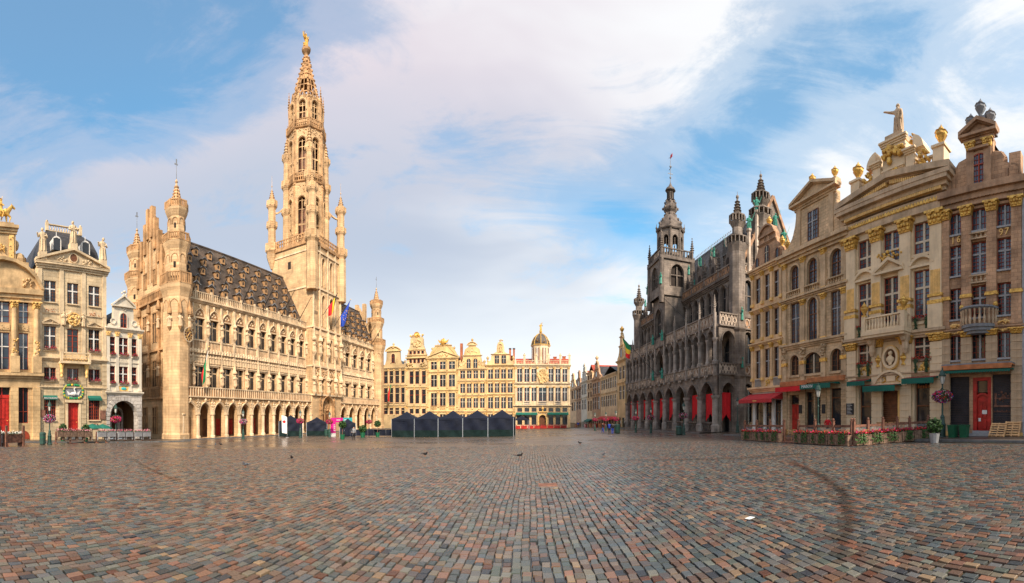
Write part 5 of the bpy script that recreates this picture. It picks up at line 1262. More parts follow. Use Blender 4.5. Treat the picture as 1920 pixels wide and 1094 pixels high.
    B.part(h, 'gilded_rider', ['gold'])
    q = MB(); q.box(uc + 3.2, uc + 3.9, 3.5, 4.4, zt + 3, zt + 5.6); B.part(q, 'chimney', ['brick'])
    for a, b in (cols[0], cols[2]):
        q = MB(); archivolt(q, a - .05, b + .05, zb + .15, zb + 1.1, 1, .1, .06); q.prism([(a - .05, zb + .15), (b + .05, zb + .15)] + arch_pts(a - .05, b + .05, zb + 1.1, 1)[::-1], -.04, .02); B.part(q, 'cellar_hatch', ['redw'])
brewers_house()

# ================================================================ far end: six guildhouses and the street beyond
def row_house(name, label, wall, x0, x1, yb, rows, cols, ycor, m, trim, gable, xr=None, fr='brownw', mu='creamw', ridge=4.0, rmat='slate', nx=2, glass='glass', dep=11.0, capm='goldp', style=None, shop=None, balc=(), order=True, y=0.0, group=None):
    """a guildhouse: bays of windows between pilasters, cornices at each floor and its own gable"""
    U = lambda x: wall.U(x, y); xr = xr or (x0 + x1) / 2; Z = lambda q: wall.Z(xr, q, y)
    u0, u1 = U(x0), U(x1); uc = (u0 + u1) / 2; q = wall.W(uc, y); zb = min(float(gz(q.x, q.y)) - .1, Z(yb))
    B = Bld(name, label, wall, uc, zb, group=group); zt = Z(ycor); cs = [(U(a), U(b)) for a, b in cols]
    for j, row in enumerate(rows):
        zc, zd = Z(row[1]), Z(row[0]); k = row[2] if len(row) > 2 else 0
        for a, b in cs: win(B, a, b, zc, zd, k, fr, mu, nx, (.62,) if zd - zc > 1.8 else (), (1, 0), y + .2, mw=.12, split=False, glass=glass)
        for i, (a, b) in enumerate(cs):
            if j in balc:
                t = MB(); balusters(t, a, b, zc - .75, zc - .02, y - .12, .35, .09, n=5); B.part(t, 'balustrade', [trim])
    if shop: shop(B, U, Z, zb, y)
    p = MB(); panel(p, u0, u1, zb, zt, B.ops, y, .3); B.part(p, 'front_wall', [m])
    t = MB(); zl = [Z(r[0]) for r in rows]
    for j, row in enumerate(rows): cornice(t, u0, u1, Z(row[0]) + .95 if j else zt, .45, .3, y)
    cornice(t, u0, u1, zt + .12, .6, .45, y, dent=.5); B.part(t, 'cornices', [trim])
    if order:
        edges = [u0 + .25] + [(a[1] + b[0]) / 2 for a, b in zip(cs, cs[1:])] + [u1 - .25]
        for u in edges:
            g = MB(); c = MB()
            for j, row in enumerate(rows):
                z0, z1 = Z(row[1]) - .35, Z(row[0]) + .42; pilaster(g, u, .34, z0, z1, .16, y, base=.25); capital(c, u, .38, z1 - .42, z1, .18, y)
            B.part(g, 'pilaster', [trim]); B.part(c, 'capital', [capm])
    body(B, u0 + .02, u1 - .02, zb, zt, dep + y, zt + ridge, [m], rmat, y=y)
    if gable: gable(B, U, Z, u0, u1, uc, zt, y)
    return B
def urns(B, pts, y, m='e3', h=1.2):
    for u, z in pts: q = MB(); q.box(u - .22, u + .22, y, y + .4, z, z + .25); urn(q, u, y + .2, z + .25, h); B.part(q, 'urn', [m])
def mirror(pts, uc): return pts + [(2 * uc - u, z) for u, z in pts[::-1]]
def g_fox(B, U, Z, u0, u1, uc, zt, y):
    q = MB(); q.prism(mirror([(u0 + .1, zt), (u0 + .1, zt + .8), (uc - 2.6, zt + 1.0), (uc - 2.2, zt + 2.4), (uc - 2.1, Z(659))], uc)[::-1], y, y + .6); B.part(q, 'gable_wall', ['e1'])
    q = MB(); segped(q, uc - 2.3, uc + 2.3, Z(658), 1.1, .4, y, .25); q.lathe(uc, y + .3, [(.7, Z(653)), (.5, Z(650)), (.3, Z(648))], 8); urn(q, uc, y + .3, Z(650), 1.2); B.part(q, 'gable_top', ['e3'])
    q = MB(); archivolt(q, uc - .55, uc + .55, Z(681), Z(664), 1, .25, .2, y); B.part(q, 'gable_window_frame', ['e2']); win(B, uc - .55, uc + .55, Z(681), Z(664), 1, 'redw', 'redw', 2, (.6,), (1, 0), y - .03, op=False, mw=.06)
    urns(B, [(u0 + .4, zt + .8), (u1 - .4, zt + .8)], y, 'e2')
def g_ship(B, U, Z, u0, u1, uc, zt, y):
    h = (u1 - u0) / 2
    q = MB(); q.prism(mirror([(uc - h + .1, zt), (uc - h + .1, Z(671)), (uc - h + .4, Z(664)), (uc - 2.0, Z(648)), (uc - 1.9, Z(636)), (uc - 1.6, Z(632))], uc)[::-1], y, y + .9); B.part(q, 'gable_wall', ['e2'])
    q = MB(); balusters(q, uc - h - .1, uc + h + .1, Z(671), Z(666), y - .3, .3, .08, n=5); q.box(uc - h - .2, uc + h + .2, y - .5, y, Z(671) - .2, Z(671)); cornice(q, uc - 2.5, uc + 2.5, Z(655), .5, .3, y); B.part(q, 'stern_gallery', ['e3'])
    for zz0, zz1, n in ((681, 674, 4), (664, 657, 4)):
        for i in range(n):
            u = uc + (i - (n - 1) / 2) * 1.2; win(B, u - .36, u + .36, Z(zz0), Z(zz1), 0, 'redw', 'redw', 1, (), (1, 0), y - .05, op=False, split=False)
    q = MB(); relief(q, uc, Z(644), 3.0, 2.2, y - .05, 40, 2, 0, .2); relief(q, u0 + 1.2, zt + .8, 2, 1.4, y - .2, 16, 4, 0, .4); relief(q, u1 - 1.2, zt + .8, 2, 1.4, y - .2, 16, 5, 0, .4); B.part(q, 'gable_carving', ['e3'])
    q = MB(); relief(q, uc, Z(630), 4.2, 1.0, y + .1, 26, 7, 0, .35); roundel(q, uc, Z(628), .7, y, 0, 0); B.part(q, 'gilt_crest', ['gold'])
def g_wolf(B, U, Z, u0, u1, uc, zt, y):
    q = MB(); pediment(q, u0 - .1, u1 + .1, zt + .2, 1.75, .5, y); relief(q, uc, zt + .8, 3.4, .8, y - .2, 26, 3, 0, .2); B.part(q, 'pediment', ['e3'])
    q = MB(); q.prism(mirror([(uc - 4.0, zt + .9), (uc - 3.6, zt + 1.9), (uc - 2.6, Z(650)), (uc - 2.2, Z(648))], uc)[::-1], y + .5, y + 1.2); q.box(uc - 2.4, uc + 2.4, y + .3, y + 1.4, Z(648), Z(646.5)); B.part(q, 'attic', ['e4'])
    q = MB(); q.lump(uc, y + .8, Z(640), .9, .5, .9, 0, 8); q.tube((uc, y + .8, Z(638)), (uc + .2, y + .6, Z(634)), .3, .15)
    for e in (-1, 1): q.prism([(uc + e * .2, Z(641)), (uc + e * 1.6, Z(636)), (uc + e * 1.2, Z(642)), (uc + e * .4, Z(644))][::e], y + .7, y + .95)
    relief(q, uc, Z(645), 3.0, .7, y + .5, 14, 2, 0, .3); B.part(q, 'gilded_phoenix', ['gold'])
    urns(B, [(uc - 3.2, zt + 2.0), (uc + 3.2, zt + 2.0)], y + .6, 'e4')
def g_bag(B, U, Z, u0, u1, uc, zt, y):
    q = MB(); q.prism(mirror([(u0 + .1, zt), (u0 + .2, zt + .7), (uc - 2.9, zt + 1.4), (uc - 2.7, Z(675)), (uc - 2.3, Z(664)), (uc - 2.0, Z(655)), (uc - 1.1, Z(651)), (uc - .9, Z(646))], uc)[::-1], y, y + .6); B.part(q, 'gable_wall', ['e4'])
    for e in (-1, 1): win(B, uc + e * .95 - .55, uc + e * .95 + .55, Z(691), Z(673), 1, 'brownw', 'creamw', 2, (.6,), (1, 0), y - .05, op=False, mw=.08)
    q = MB(); cornice(q, uc - 2.7, uc + 2.7, Z(666), .4, .3, y); segped(q, uc - 1.3, uc + 1.3, Z(647), .7, .3, y, .2); roundel(q, uc, Z(656), .35, y, 0, 0); [relief(q, uc + e * 2.2, Z(680), 1.0, 1.8, y, 14, 5, 0, .15) for e in (-1, 1)]; relief(q, uc, Z(660), 3.2, .8, y, 20, 4, 0, .12); [roundel(q, uc + e * 3.1, Z(683), .45, y, 0, 0) for e in (-1, 1)]; B.part(q, 'gable_carving', ['e5'])
    q = MB(); urn(q, uc, y + .3, Z(642), 1.2); B.part(q, 'gilt_finial', ['gold']); urns(B, [(u0 + .5, zt + .9), (u1 - .5, zt + .9)], y, 'e4', 1.5)
    q = MB(); q.box(u0 + .0, u0 + .7, y + 3, y + 3.8, zt + 1, Z(640)); B.part(q, 'chimney', ['brick'])
def g_cart(B, U, Z, u0, u1, uc, zt, y):
    q = MB(); q.prism(mirror([(u0 + .1, zt), (u0 + .3, zt + .8), (u0 + 1.3, zt + 1.4), (uc - 2.6, Z(668)), (uc - 2.1, Z(664)), (uc - 1.1, Z(660)), (uc - 1.0, Z(650)), (uc - .7, Z(643)), (uc - .2, Z(640.5))], uc)[::-1], y, y + .6); B.part(q, 'gable_wall', ['e5'])
    for e in (-1, 1): win(B, uc + e * .95 - .6, uc + e * .95 + .6, Z(682), Z(667), 0, 'brownw', 'creamw', 2, (.6,), (1, 0), y - .05, op=False, mw=.08, split=False)
    q = MB(); cornice(q, uc - 2.6, uc + 2.6, Z(664), .3, .25, y); archivolt(q, uc - .5, uc + .5, Z(661), Z(646), 1, .18, .2, y); q.box(uc - .5, uc + .5, y - .04, y, Z(661), Z(648), 1); B.part(q, 'gable_niche', ['e4', 'e2'])
    q = MB(); figure(q, uc, y - .1, Z(660), 1.8, 0, seed=2); B.part(q, 'statue', ['e4']); q = MB(); relief(q, uc, Z(639), 1.3, .6, y + .2, 10, 3, 0, .25); B.part(q, 'gilt_crest', ['gold'])
    urns(B, [(u0 + .4, zt + .9), (u1 - .4, zt + .9)], y, 'e4', 1.5)
    q = MB()
    for k in (0, 1.1): q.box(u1 - .6 - k, u1 - .1 - k, y + 3, y + 3.6, zt + .5, Z(652)); q.box(u1 - .7 - k, u1 - k, y + 2.9, y + 3.7, Z(652), Z(650), 1)
    B.part(q, 'chimneys', ['brick', 'slate'])
E1 = WE
def zoomx(v): return 690 + v / 4.207
def zy(v): return 580 + v / 4.207
def cz(l): return [(zoomx(a), zoomx(b)) for a, b in l]
def rw(*l): return [(zy(a), zy(b)) for a, b in l]
row_house('fox_guildhouse', 'brown guildhouse with domed gable beside the town hall, flag in front', WE, 714, 761.5, 806, rw((488, 585), (622, 738), (780, 830)), cz(((125, 155), (170, 198), (215, 245), (262, 292))), 690, 'e1', 'e2', g_fox, fr='redw', mu='e2', nx=1, balc=(1,), ridge=3)
row_house('horn_guildhouse', 'sand coloured guildhouse with gable shaped like a ship stern and gilt crest', WE, 761.5, 801.5, 806, rw((490, 590), (637, 745), (787, 825)), cz(((328, 358), (373, 403), (425, 455))), 690, 'e2', 'e3', g_ship, fr='redw', mu='redw', nx=1, ridge=5)
row_house('wolf_guildhouse', 'cream guildhouse with triangular pediment crowned by a gilded bird', WE, 801.5, 859, 806, rw((414, 475), (518, 613), (662, 765), (830, 905)), cz(((497, 543), (567, 612), (638, 686))), 672, 'e3', 'e4', g_wolf, fr='redw', balc=(2,), ridge=5)
row_house('bag_guildhouse', 'golden yellow guildhouse with two arched windows in its scrolled gable', WE, 859, 911.7, 806, rw((482, 548), (588, 662), (703, 780), (830, 905)), cz(((728, 765), (780, 815), (832, 867), (884, 920))), 692, 'e4', 'e5', g_bag, fr='redw', ridge=5)
row_house('cart_guildhouse', 'yellow guildhouse with statue niche in its gable next to the domed house', WE, 911.7, 965, 806, rw((476, 550), (586, 660), (696, 785), (830, 905)), cz(((947, 985), (1000, 1035), (1050, 1087), (1102, 1140))), 685, 'e5', 'e4', g_cart, fr='redw', ridge=5)

def king_house():
    w = WE; U, Z = w.U, lambda q: w.Z(1017, q); X = lambda v: 940 + v / 4.208; Y = lambda v: 580 + v / 4.208
    u0, u1 = U(965.2), U(1069); uc = U(X(326)); zb = -3.95
    B = Bld('bakers_guildhouse', 'wide ivory guildhouse with octagonal gilded dome and roof balustrade', w, uc, zb)
    cols = [(X(a), X(b)) for a, b in ((125, 163), (182, 220), (238, 276), (295, 355), (372, 410), (427, 465), (482, 520))]; cs = [(U(a), U(b)) for a, b in cols]
    for i, (a, b) in enumerate(cs):
        if i != 3: win(B, a, b, Z(Y(575)), Z(Y(472)), 0, 'redw', 'whitew', 2, (.62,), (1, 2), .2, mw=.12)
        win(B, a, b, Z(Y(727)), Z(Y(620)), 0, 'redw', 'whitew', 2 if i != 3 else 2, (.68,), (1, 2), .2, mw=.12)
        win(B, a, b, Z(Y(812)), Z(Y(780)), 0, 'redw', 'whitew', 1, (), (1, 0), .2, split=False)
        if i != 3: win(B, a, b, Z(Y(915)), Z(Y(830)), 0, 'brownw', 'brownw', 1, (), (1, 0), .3, split=False)
    B.ops.append((cs[3][0] + .1, cs[3][1] - .1, zb, Z(Y(835)), 1))
    door(B, cs[3][0] + .1, cs[3][1] - .1, zb, Z(Y(835)), .5, 'brownw', 1)
    m = MB(); zt = Z(Y(437)); panel(m, u0, u1, zb, zt, B.ops, 0, .35); B.part(m, 'front_wall', ['e6'])
    t = MB(); cornice(t, u0, u1, zt, .7, .5, dent=.5); cornice(t, u0, u1, Z(Y(583)), .45, .4); cornice(t, u0, u1, Z(Y(758)), .5, .55); B.part(t, 'cornices', ['e6'])
    for u in [u0 + .3] + [(a[1] + b[0]) / 2 for a, b in zip(cs, cs[1:])] + [u1 - .3]:
        g = MB(); c = MB()
        for za, zc in ((Z(Y(580)), Z(Y(460))), (Z(Y(755)), Z(Y(610)))): pilaster(g, u, .42, za, zc, .2); capital(c, u, .45, zc - .5, zc, .22)
        B.part(g, 'pilaster', ['e6']); B.part(c, 'capital', ['goldp']); blocks(B, u, .55, zb, Z(Y(775)), .18, 'e5', st=.7)
    for i in (1, 3, 5): q = MB(); balusters(q, cs[i][0], cs[i][1], Z(Y(755)), Z(Y(731)), -.1, .3, .08, n=5); B.part(q, 'balustrade', ['greyw'])
    q = MB(); relief(q, uc, Z(Y(530)), 3.0, 3.8, -.1, 80, 3, 0, .35); figure(q, uc, -.25, Z(Y(540)), 2.0, 0, seed=1)
    for e in (-1, 1): [q.tube((uc, -.2, Z(Y(560))), (uc + e * (1.4 + .3 * k), -.25, Z(Y(520 + 18 * k))), .09, .05, 5) for k in range(4)]
    B.part(q, 'trophy_relief', ['e4'])
    q = MB(); archivolt(q, cs[3][0] + .1, cs[3][1] - .1, zb, Z(Y(835)), 1, .3, .3); q.box(uc - 1.2, uc + 1.2, -.4, 0, Z(Y(815)), Z(Y(808))); urn(q, uc, -.2, Z(Y(808)), 1.4); B.part(q, 'portal', ['goldp'])
    for a, b in ((0, 2), (4, 6)): awning(B, cs[a][0] - .3, cs[b][1] + .3, Z(Y(815)), Z(Y(829)), 1.0, 'greenaw', .2)
    q = MB(); zr = Z(Y(405)); balusters(q, u0, u1, zt, zr, -.1, .4, .1, n=5)
    for u in [u0 + .2, cs[1][0], cs[2][1], cs[4][0], cs[5][1], u1 - .2]: q.box(u - .25, u + .25, -.35, .15, zt, zr + .15)
    B.part(q, 'roof_balustrade', ['e6'])
    for i, u in enumerate((cs[1][0], cs[2][1], cs[4][0], cs[5][1], u1 - .2)): q = MB(); figure(q, u, -.1, zr + .15, 1.9, 0, seed=i); B.part(q, 'statue', ['e6'])
    body(B, u0 + .02, u1 - .02, zb, zt - .3, 13, zt + 2.5, ['e6'], 'redroof', gab=False)
    cu, cy = U(X(313)), 4.5; sc = w.S(1014, 4.5) / w.S(1014)
    q = MB(); z0, z1 = zt - .2, w.Z(1014, Y(290), 4.5); r = 72 / 4.208 * w.S(1014, 4.5); q.lathe(cu, cy, [(r * 1.03, z0), (r * 1.03, z0 + .8), (r, z0 + .8), (r, z1 - .4), (r * 1.06, z1 - .2), (r * 1.08, z1)], 8, 0, math.pi / 8); B.part(q, 'dome_drum', ['e6'])
    for k in range(8):
        a = math.pi / 4 * k - math.pi / 2; q = MB(); ap = r * .924; q.box(-.75, .75, -.04, .1, z0 + .9, z1 - .9); q.box(-.05, .05, -.08, 0, z0 + .9, z1 - .9, 1); q.box(-.85, -.75, -.08, .1, z0 + .8, z1 - .8, 1); q.box(.75, .85, -.08, .1, z0 + .8, z1 - .8, 1)
        B.inst(q.mesh('drum_window', ['brownw', 'whitew']), 'drum_window', cu + ap * math.cos(a), cy + ap * math.sin(a), 0 + B.off[2] * 0 if False else 0, rz=a + math.pi / 2)
    zd = w.Z(1014, Y(190), 4.5); h = zd - z1
    prof = [(r * 1.02, z1), (r * 1.0, z1 + h * .15), (r * .92, z1 + h * .38), (r * .72, z1 + h * .65), (r * .4, z1 + h * .88), (.2, zd)]
    q = MB(); q.lathe(cu, cy, prof, 8, 0, math.pi / 8); dm = B.part(q, 'dome', ['mroof'])
    q = MB()
    for k in range(8):
        a = 2 * math.pi * (k + .5) / 8 + math.pi / 8
        for (ra, za), (rb, zc) in zip(prof, prof[1:]): q.tube((cu + ra * math.cos(a), cy + ra * math.sin(a), za), (cu + rb * math.cos(a), cy + rb * math.sin(a), zc), .10, n=5)
        a2 = a + math.pi / 8; relief(q, cu + r * .93 * math.cos(a2), z1 + h * .25, .6, .8, cy + r * .93 * math.sin(a2), 8, k, 0, .3)
    q.lathe(cu, cy, [(r * 1.08, z1 - .1), (r * 1.1, z1 + .12), (r * 1.02, z1 + .2)], 8, 0, math.pi / 8)
    B.part(q, 'gilt_dome_ribs', ['gold'], dm)
    q = MB(); q.lump(cu, cy, zd + .4, .5, .5, .5); figure(q, cu, cy, zd + .8, 2.0, 0, seed=2); q.tube((cu + .2, cy, zd + 2.3), (cu + .4, cy, zd + 3.1), .08); B.part(q, 'gilded_statue', ['gold'])
    for u, y in ((u1 - 1.2, 6), (u1 - 3.8, 7), (u0 - .9, 5)): q = MB(); q.box(u - .45, u + .45, y, y + .9, zt, zt + 3.0); q.box(u - .55, u + .55, y - .1, y + 1, zt + 3.0, zt + 3.2); B.part(q, 'chimney', ['brick'])
king_house()

# ---- houses along the street to the right of the domed house
def sx(v): return 1060 + v / 6.836
def sy(v): return 660 + v / 6.836
def g_simple(kind, m, top, frm='whitew', urnm=None):
    def g(B, U, Z, u0, u1, uc, zt, y):
        h = (u1 - u0) / 2; zk = Z(top); q = MB(); H = zk - zt
        if kind == 'step': pts = [(u0, zt), (u0, zt + H * .25), (uc - h * .7, zt + H * .25), (uc - h * .7, zt + H * .5), (uc - h * .4, zt + H * .5), (uc - h * .4, zt + H * .8), (uc - h * .2, zt + H * .8), (uc - h * .15, zk)]
        elif kind == 'scroll': pts = [(u0, zt), (u0, zt + H * .12), (uc - h * .75, zt + H * .2), (uc - h * .55, zt + H * .35), (uc - h * .5, zt + H * .55), (uc - h * .35, zt + H * .62), (uc - h * .3, zt + H * .85), (uc - h * .12, zk)]
        else: pts = [(u0, zt), (uc - .3, zk)]
        q.prism(mirror(pts, uc)[::-1], y, y + .5); B.part(q, 'gable_wall', [m])
        q = MB(); cornice(q, uc - h * .5, uc + h * .5, zt + H * .56, .3, .25, y); cornice(q, uc - h * .28, uc + h * .28, zt + H * .9, .3, .25, y); B.part(q, 'gable_cornice', [m])
        win(B, uc - h * .2, uc + h * .2, zt + H * .12, zt + H * .45, 1, 'brownw', frm, 1, (), (1, 0), y - .03, op=False)
        if urnm: q = MB(); urn(q, uc, y + .2, zk, 2.0); B.part(q, 'finial', [urnm])
    return g
def shopfront(col):
    def f(B, U, Z, zb, y):
        a, b = B_ext[0], B_ext[1]; n = max(2, int((b - a) / 2.6))
        for i in range(n): win(B, a + (b - a) * (i + .12) / n, a + (b - a) * (i + .88) / n, zb + .3, zb + 3.2, 0, 'darkw', 'darkw', 1, (.75,), (1, 0), y + .3, split=False)
        if col: awning(B, a + .3, b - .3, zb + 3.9, zb + 3.3, 1.2, col, .3, y)
    return f
street = [
    ('street_house', 'narrow brown gabled house next to the domed house, far down the street', 1067.5, 1080.5, ((500, 610), (650, 760)), ((80, 98), (108, 132)), 480, 'r1', 'scroll', 700, None, 'brownw'),
    ('street_house', 'narrow brown house with dark shopfront and scrolled gable in the side street', 1080.5, 1090, ((480, 600), (640, 740)), ((145, 165), (175, 195)), 470, 'r4', 'scroll', 695, None, 'whitew'),
    ('street_house', 'narrow white house with stepped gable and red roof in the street', 1090, 1101, ((420, 550), (615, 740)), ((215, 233), (243, 268)), 385, 'star', 'step', 682, None, 'whitew'),
    ('street_house', 'plain pinkish house with red tiled roof in the street', 1101, 1110.5, ((300, 360), (405, 480), (515, 590), (630, 760)), ((288, 308), (318, 338)), 265, 'r1', None, 0, None, 'brownw'),
    ('street_house', 'brown house with tall ornate gable and stone finial in the street', 1110.5, 1126.5, ((395, 545), (580, 740)), ((350, 372), (378, 400), (410, 440)), 350, 'r4', 'scroll', 678, 'r1', 'whitew'),
    ('street_house', 'wide pale house with rows of narrow windows in the street', 1126.5, 1157, ((340, 470), (560, 700)), ((460, 482), (488, 510), (518, 540), (545, 566), (574, 596), (605, 622), (630, 650)), 300, 'e6', None, 0, None, 'whitew'),
    ('street_house', 'yellow house with slender gilded gable beside the dark neo-Gothic building', 1157.5, 1172.5, ((190, 350), (440, 610)), ((690, 720), (732, 760)), 110, 'e5', 'scroll', 626, 'gold', 'whitew')]
for nm, lb, xa, xb, rws, cls, yc, m, kind, top, fin, mu in street:
    B_ext = (WR.U(xa), WR.U(xb))
    row_house(nm, lb, WR, xa, xb, 808, [(sy(a), sy(b)) for a, b in rws], [(sx(a), sx(b)) for a, b in cls], sy(yc), m, m, g_simple(kind, m, top, mu, fin) if kind else None, fr='brownw', mu=mu, ridge=4 if kind else 2.6, rmat='redroof' if 'red' in lb else 'slate', order=False, shop=shopfront('redaw' if 'wide' in lb else 'greenaw' if 'pink' in lb else None), group='houses along the side street')

# ================================================================ dark neo-Gothic building on the right
def kings_hall():
    w = WR; zb = -2.75; off_u = -68.6
    B = Bld('neo_gothic_hall', 'dark sooty neo-Gothic hall with two galleries, red hangings and central lantern tower', w, off_u, zb, 'civic building')
    A, Bd = -48.3, -89.0; st = (A - Bd) / 9; us = [Bd + st * i for i in range(10)]; YM = 3.5
    z1, z1t, z2, z2t, ze, zet = 5.7, 7.3, 12.5, 14.3, 20.6, 22.1
    figs = [MB() for _ in range(2)]
    for i, q in enumerate(figs): figure(q, 0, 0, 0, 1.8, 0, seed=i + 1)
    fm = [q.mesh('copper_statue', ['copper']) for q in figs]
    # ground arcade
    m = MB(); ops = [(us[i] + .48, us[i + 1] - .48, zb, 4.6, 1.15) for i in range(9)]
    panel(m, Bd - .5, A + .5, zb, z1, ops, 0, .6); B.part(m, 'arcade_wall', ['mdr'])
    for i in range(9):
        q = MB(); o = ops[i]; archivolt(q, o[0], o[1], 2.4, o[3], 1.15, .16, .16); archivolt(q, o[0], o[1], 3.0, o[3], 1.35, .09, .3, t0=.16); c = (o[0] + o[1]) / 2; q.lathe(c, -.3, [(.08, 5.0), (.16, 5.4), (.03, 6.9)], 5); [q.lump(c + e * .3, -.3, 5.5, .2, .15, .16, 1) for e in (-1, 1)]; q.lump(c, -.3, 6.4, .2, .18, .2, 1); B.part(q, 'arch_moulding', ['mdr', 'mdrl'])
    for u in us:
        q = MB(); q.lathe(u, -.05, [(.62, zb - .3), (.62, zb + 1.3), (.48, zb + 1.5), (.44, 2.2), (.6, 2.5), (.66, 2.75)], 10); B.part(q, 'arcade_column', ['mdrc'])
    # low traceried parapets between the columns
    for i in range(9):
        if i == 4: continue
        q = MB(); a, b = us[i] + .55, us[i + 1] - .55; q.box(a, b, -.1, .1, zb - .1, zb + .35); q.box(a, b, -.12, .12, zb + 1.55, zb + 1.75)
        for k in range(6): u = a + (b - a) * (k + .5) / 6; q.tube((u - .25, 0, zb + .35), (u + .25, 0, zb + 1.6), .06, n=4); q.tube((u + .25, 0, zb + .35), (u - .25, 0, zb + 1.6), .06, n=4)
        B.part(q, 'arcade_parapet', ['mdr2'])
    def tracery(name, a, b, za, zc, y, n, side=None, m1='mdr3', m2='mdrl', thick=.16):
        """balustrade of pierced tracery in front of a brown panel"""
        q = MB(); P = (lambda u, yy, z: (u, y + yy, z)) if side is None else (lambda u, yy, z: (side - yy, u, z))
        def bx(u0, u1, y0, y1, e, f, mi):
            if side is None: q.box(u0, u1, y + y0, y + y1, e, f, mi)
            else: q.box(side - y1, side - y0, u0, u1, e, f, mi)
        bx(a, b, -.02, .1, za, zc, 0); bx(a, b, -.2, .12, za - .12, za + .08, 2); bx(a, b, -.2, .14, zc - .14, zc + .06, 2)
        s = (b - a) / n
        for i in range(n):
            c = a + s * (i + .5); r = s * .36; zm = (za + zc) / 2
            for k in range(10):
                t0, t1 = 6.2832 * k / 10, 6.2832 * (k + 1) / 10
                q.tube(P(c + r * math.cos(t0), -.08, zm + r * .95 * math.sin(t0)), P(c + r * math.cos(t1), -.08, zm + r * .95 * math.sin(t1)), .055, n=4, mi=1)
            for e in (-1, 1): q.tube(P(c + e * s * .5, -.08, za), P(c, -.08, zc), .05, n=4, mi=1); q.tube(P(c + e * s * .5, -.08, zc), P(c, -.08, za), .05, n=4, mi=1)
            bx(c - s * .5 - .05, c - s * .5 + .05, -.14, .0, za, zc, 1)
        return B.part(q, name, [m1, m2, 'mdr'])
    for i in range(9):
        if i == 4: continue
        tracery('gallery_tracery', us[i] + .25, us[i + 1] - .25, z1 + .1, z1t, -.02, 4); tracery('gallery_tracery', us[i] + .25, us[i + 1] - .25, z2 + .1, z2t, -.02, 4)
    # first-floor gallery: twin openings on slim columns
    m = MB(); o2 = []
    for i in range(9):
        if i == 4: o2.append((us[i] + .7, us[i + 1] - .7, z1t + .1, 11.9, 1.3)); continue
        h = st / 2
        for e in (0, 1): o2.append((us[i] + e * h + .33, us[i] + e * h + h - .33, z1t + .1, 11.9, 1.2))
    panel(m, Bd - .5, A + .5, z1, z2, o2, 0, .5); B.part(m, 'gallery_wall', ['mdr'])
    for o in o2:
        q = MB(); archivolt(q, o[0], o[1], 10.6, o[3], 1.2, .12, .14); archivolt(q, o[0], o[1], 11.2, o[3], 1.4, .07, .26, t0=.12); c = (o[0] + o[1]) / 2; q.lump(c, -.26, o[3] + .4, .14, .14, .2, 1); B.part(q, 'gallery_arch', ['mdr', 'mdrl'])
    for i in range(19):
        u = Bd + st / 2 * i; big = i % 2 == 0
        if i == 9: continue
        q = MB(); r = .33 if big else .22; q.lathe(u, -.08, [(r * 1.4, z1t - .2), (r * 1.4, z1t + .25), (r, z1t + .45), (r * .92, 10.2), (r * 1.4, 10.6), (r * 1.45, 10.8)], 8)
        if big: q.box(u - .22, u + .22, -.35, 0, z1 - .2, z1t - .2); q.box(u - .22, u + .22, -.32, 0, 10.8, z2t + .05)
        B.part(q, 'gallery_column', ['mdrc'])
    # floors, ceilings and inner walls of the two galleries
    q = MB(); q.box(Bd - .5, A + .4, .05, YM, z1 - .1, z1 + .15); q.box(Bd - .5, A + .4, .05, YM, z2 - .1, z2 + .2); q.box(Bd - .5, A + .5, -.6, YM, zb - .35, zb - .02); B.part(q, 'gallery_floors', ['mdr'])
    B.ops = []
    for i in range(9):
        for (za, zc) in ((zb + .2, 3.8), (z1t - .8, 11.4)):
            win(B, us[i] + .9, us[i + 1] - .9, za, zc, 1.2, 'darkw', 'mdr2', 2, (.6,), (1, 0), YM + .3, mw=.16)
    for i in range(18):
        if i in (8, 9): continue
        u = Bd + st / 2 * (i + .5); win(B, u - .72, u + .72, 15.6, 19.6, 1.3, 'darkw', 'mdr2', 2, (.55,), (1, 0), YM + .35, mw=.14)
    u = (us[4] + us[5]) / 2; win(B, u - 1.5, u + 1.5, 14.4, 19.4, 1.1, 'darkw', 'mdr2', 3, (.5,), (1, 0), YM + .1 - 3.4, op=False, mw=.2)
    m = MB(); panel(m, Bd - .5, A, zb, ze, B.ops, YM, .4); B.part(m, 'main_wall', ['mdr'])
    upper = list(B.ops)[18:]
    for i in range(18):
        u = Bd + st / 2 * (i + .5)
        if i in (8, 9): continue
        q = MB(); archivolt(q, u - .72, u + .72, 15.6, 19.6, 1.3, .14, .16, YM); archivolt(q, u - .72, u + .72, 17.8, 19.6, 1.5, .1, .3, YM, t0=.14); q.lathe(u + st / 4, YM - .15, [(.2, 14.4), (.16, 18.6), (.26, 18.9)], 6); B.part(q, 'upper_window_arch', ['mdr'])
    # eaves: cornice and pierced balustrade, gablets with dormers on the roof
    q = MB(); cornice(q, Bd - .5, A, ze + .1, .7, .55, YM, dent=.7); B.part(q, 'eaves_cornice', ['mdr2'])
    for i in range(9):
        if i == 4: continue
        tracery('eaves_tracery', us[i] + .1, us[i + 1] - .1, ze + .15, zet, YM - .35, 4, m1='mdr2', m2='mdr3')
    rg = MB(); yr, yb = YM + 6.5, YM + 13; zr = 32.0
    rg.poly([(Bd, YM + .3, ze + .2), (A - .3, YM + .3, ze + .2), (A - .3, yr, zr), (Bd, yr, zr)]); rg.poly([(A - .3, yb, ze + .2), (Bd, yb, ze + .2), (Bd, yr, zr), (A - .3, yr, zr)]); rf = B.part(rg, 'roof', ['mroof'])
    q = MB(); q.box(Bd, A, yr - .1, yr + .1, zr - .05, zr + .2)
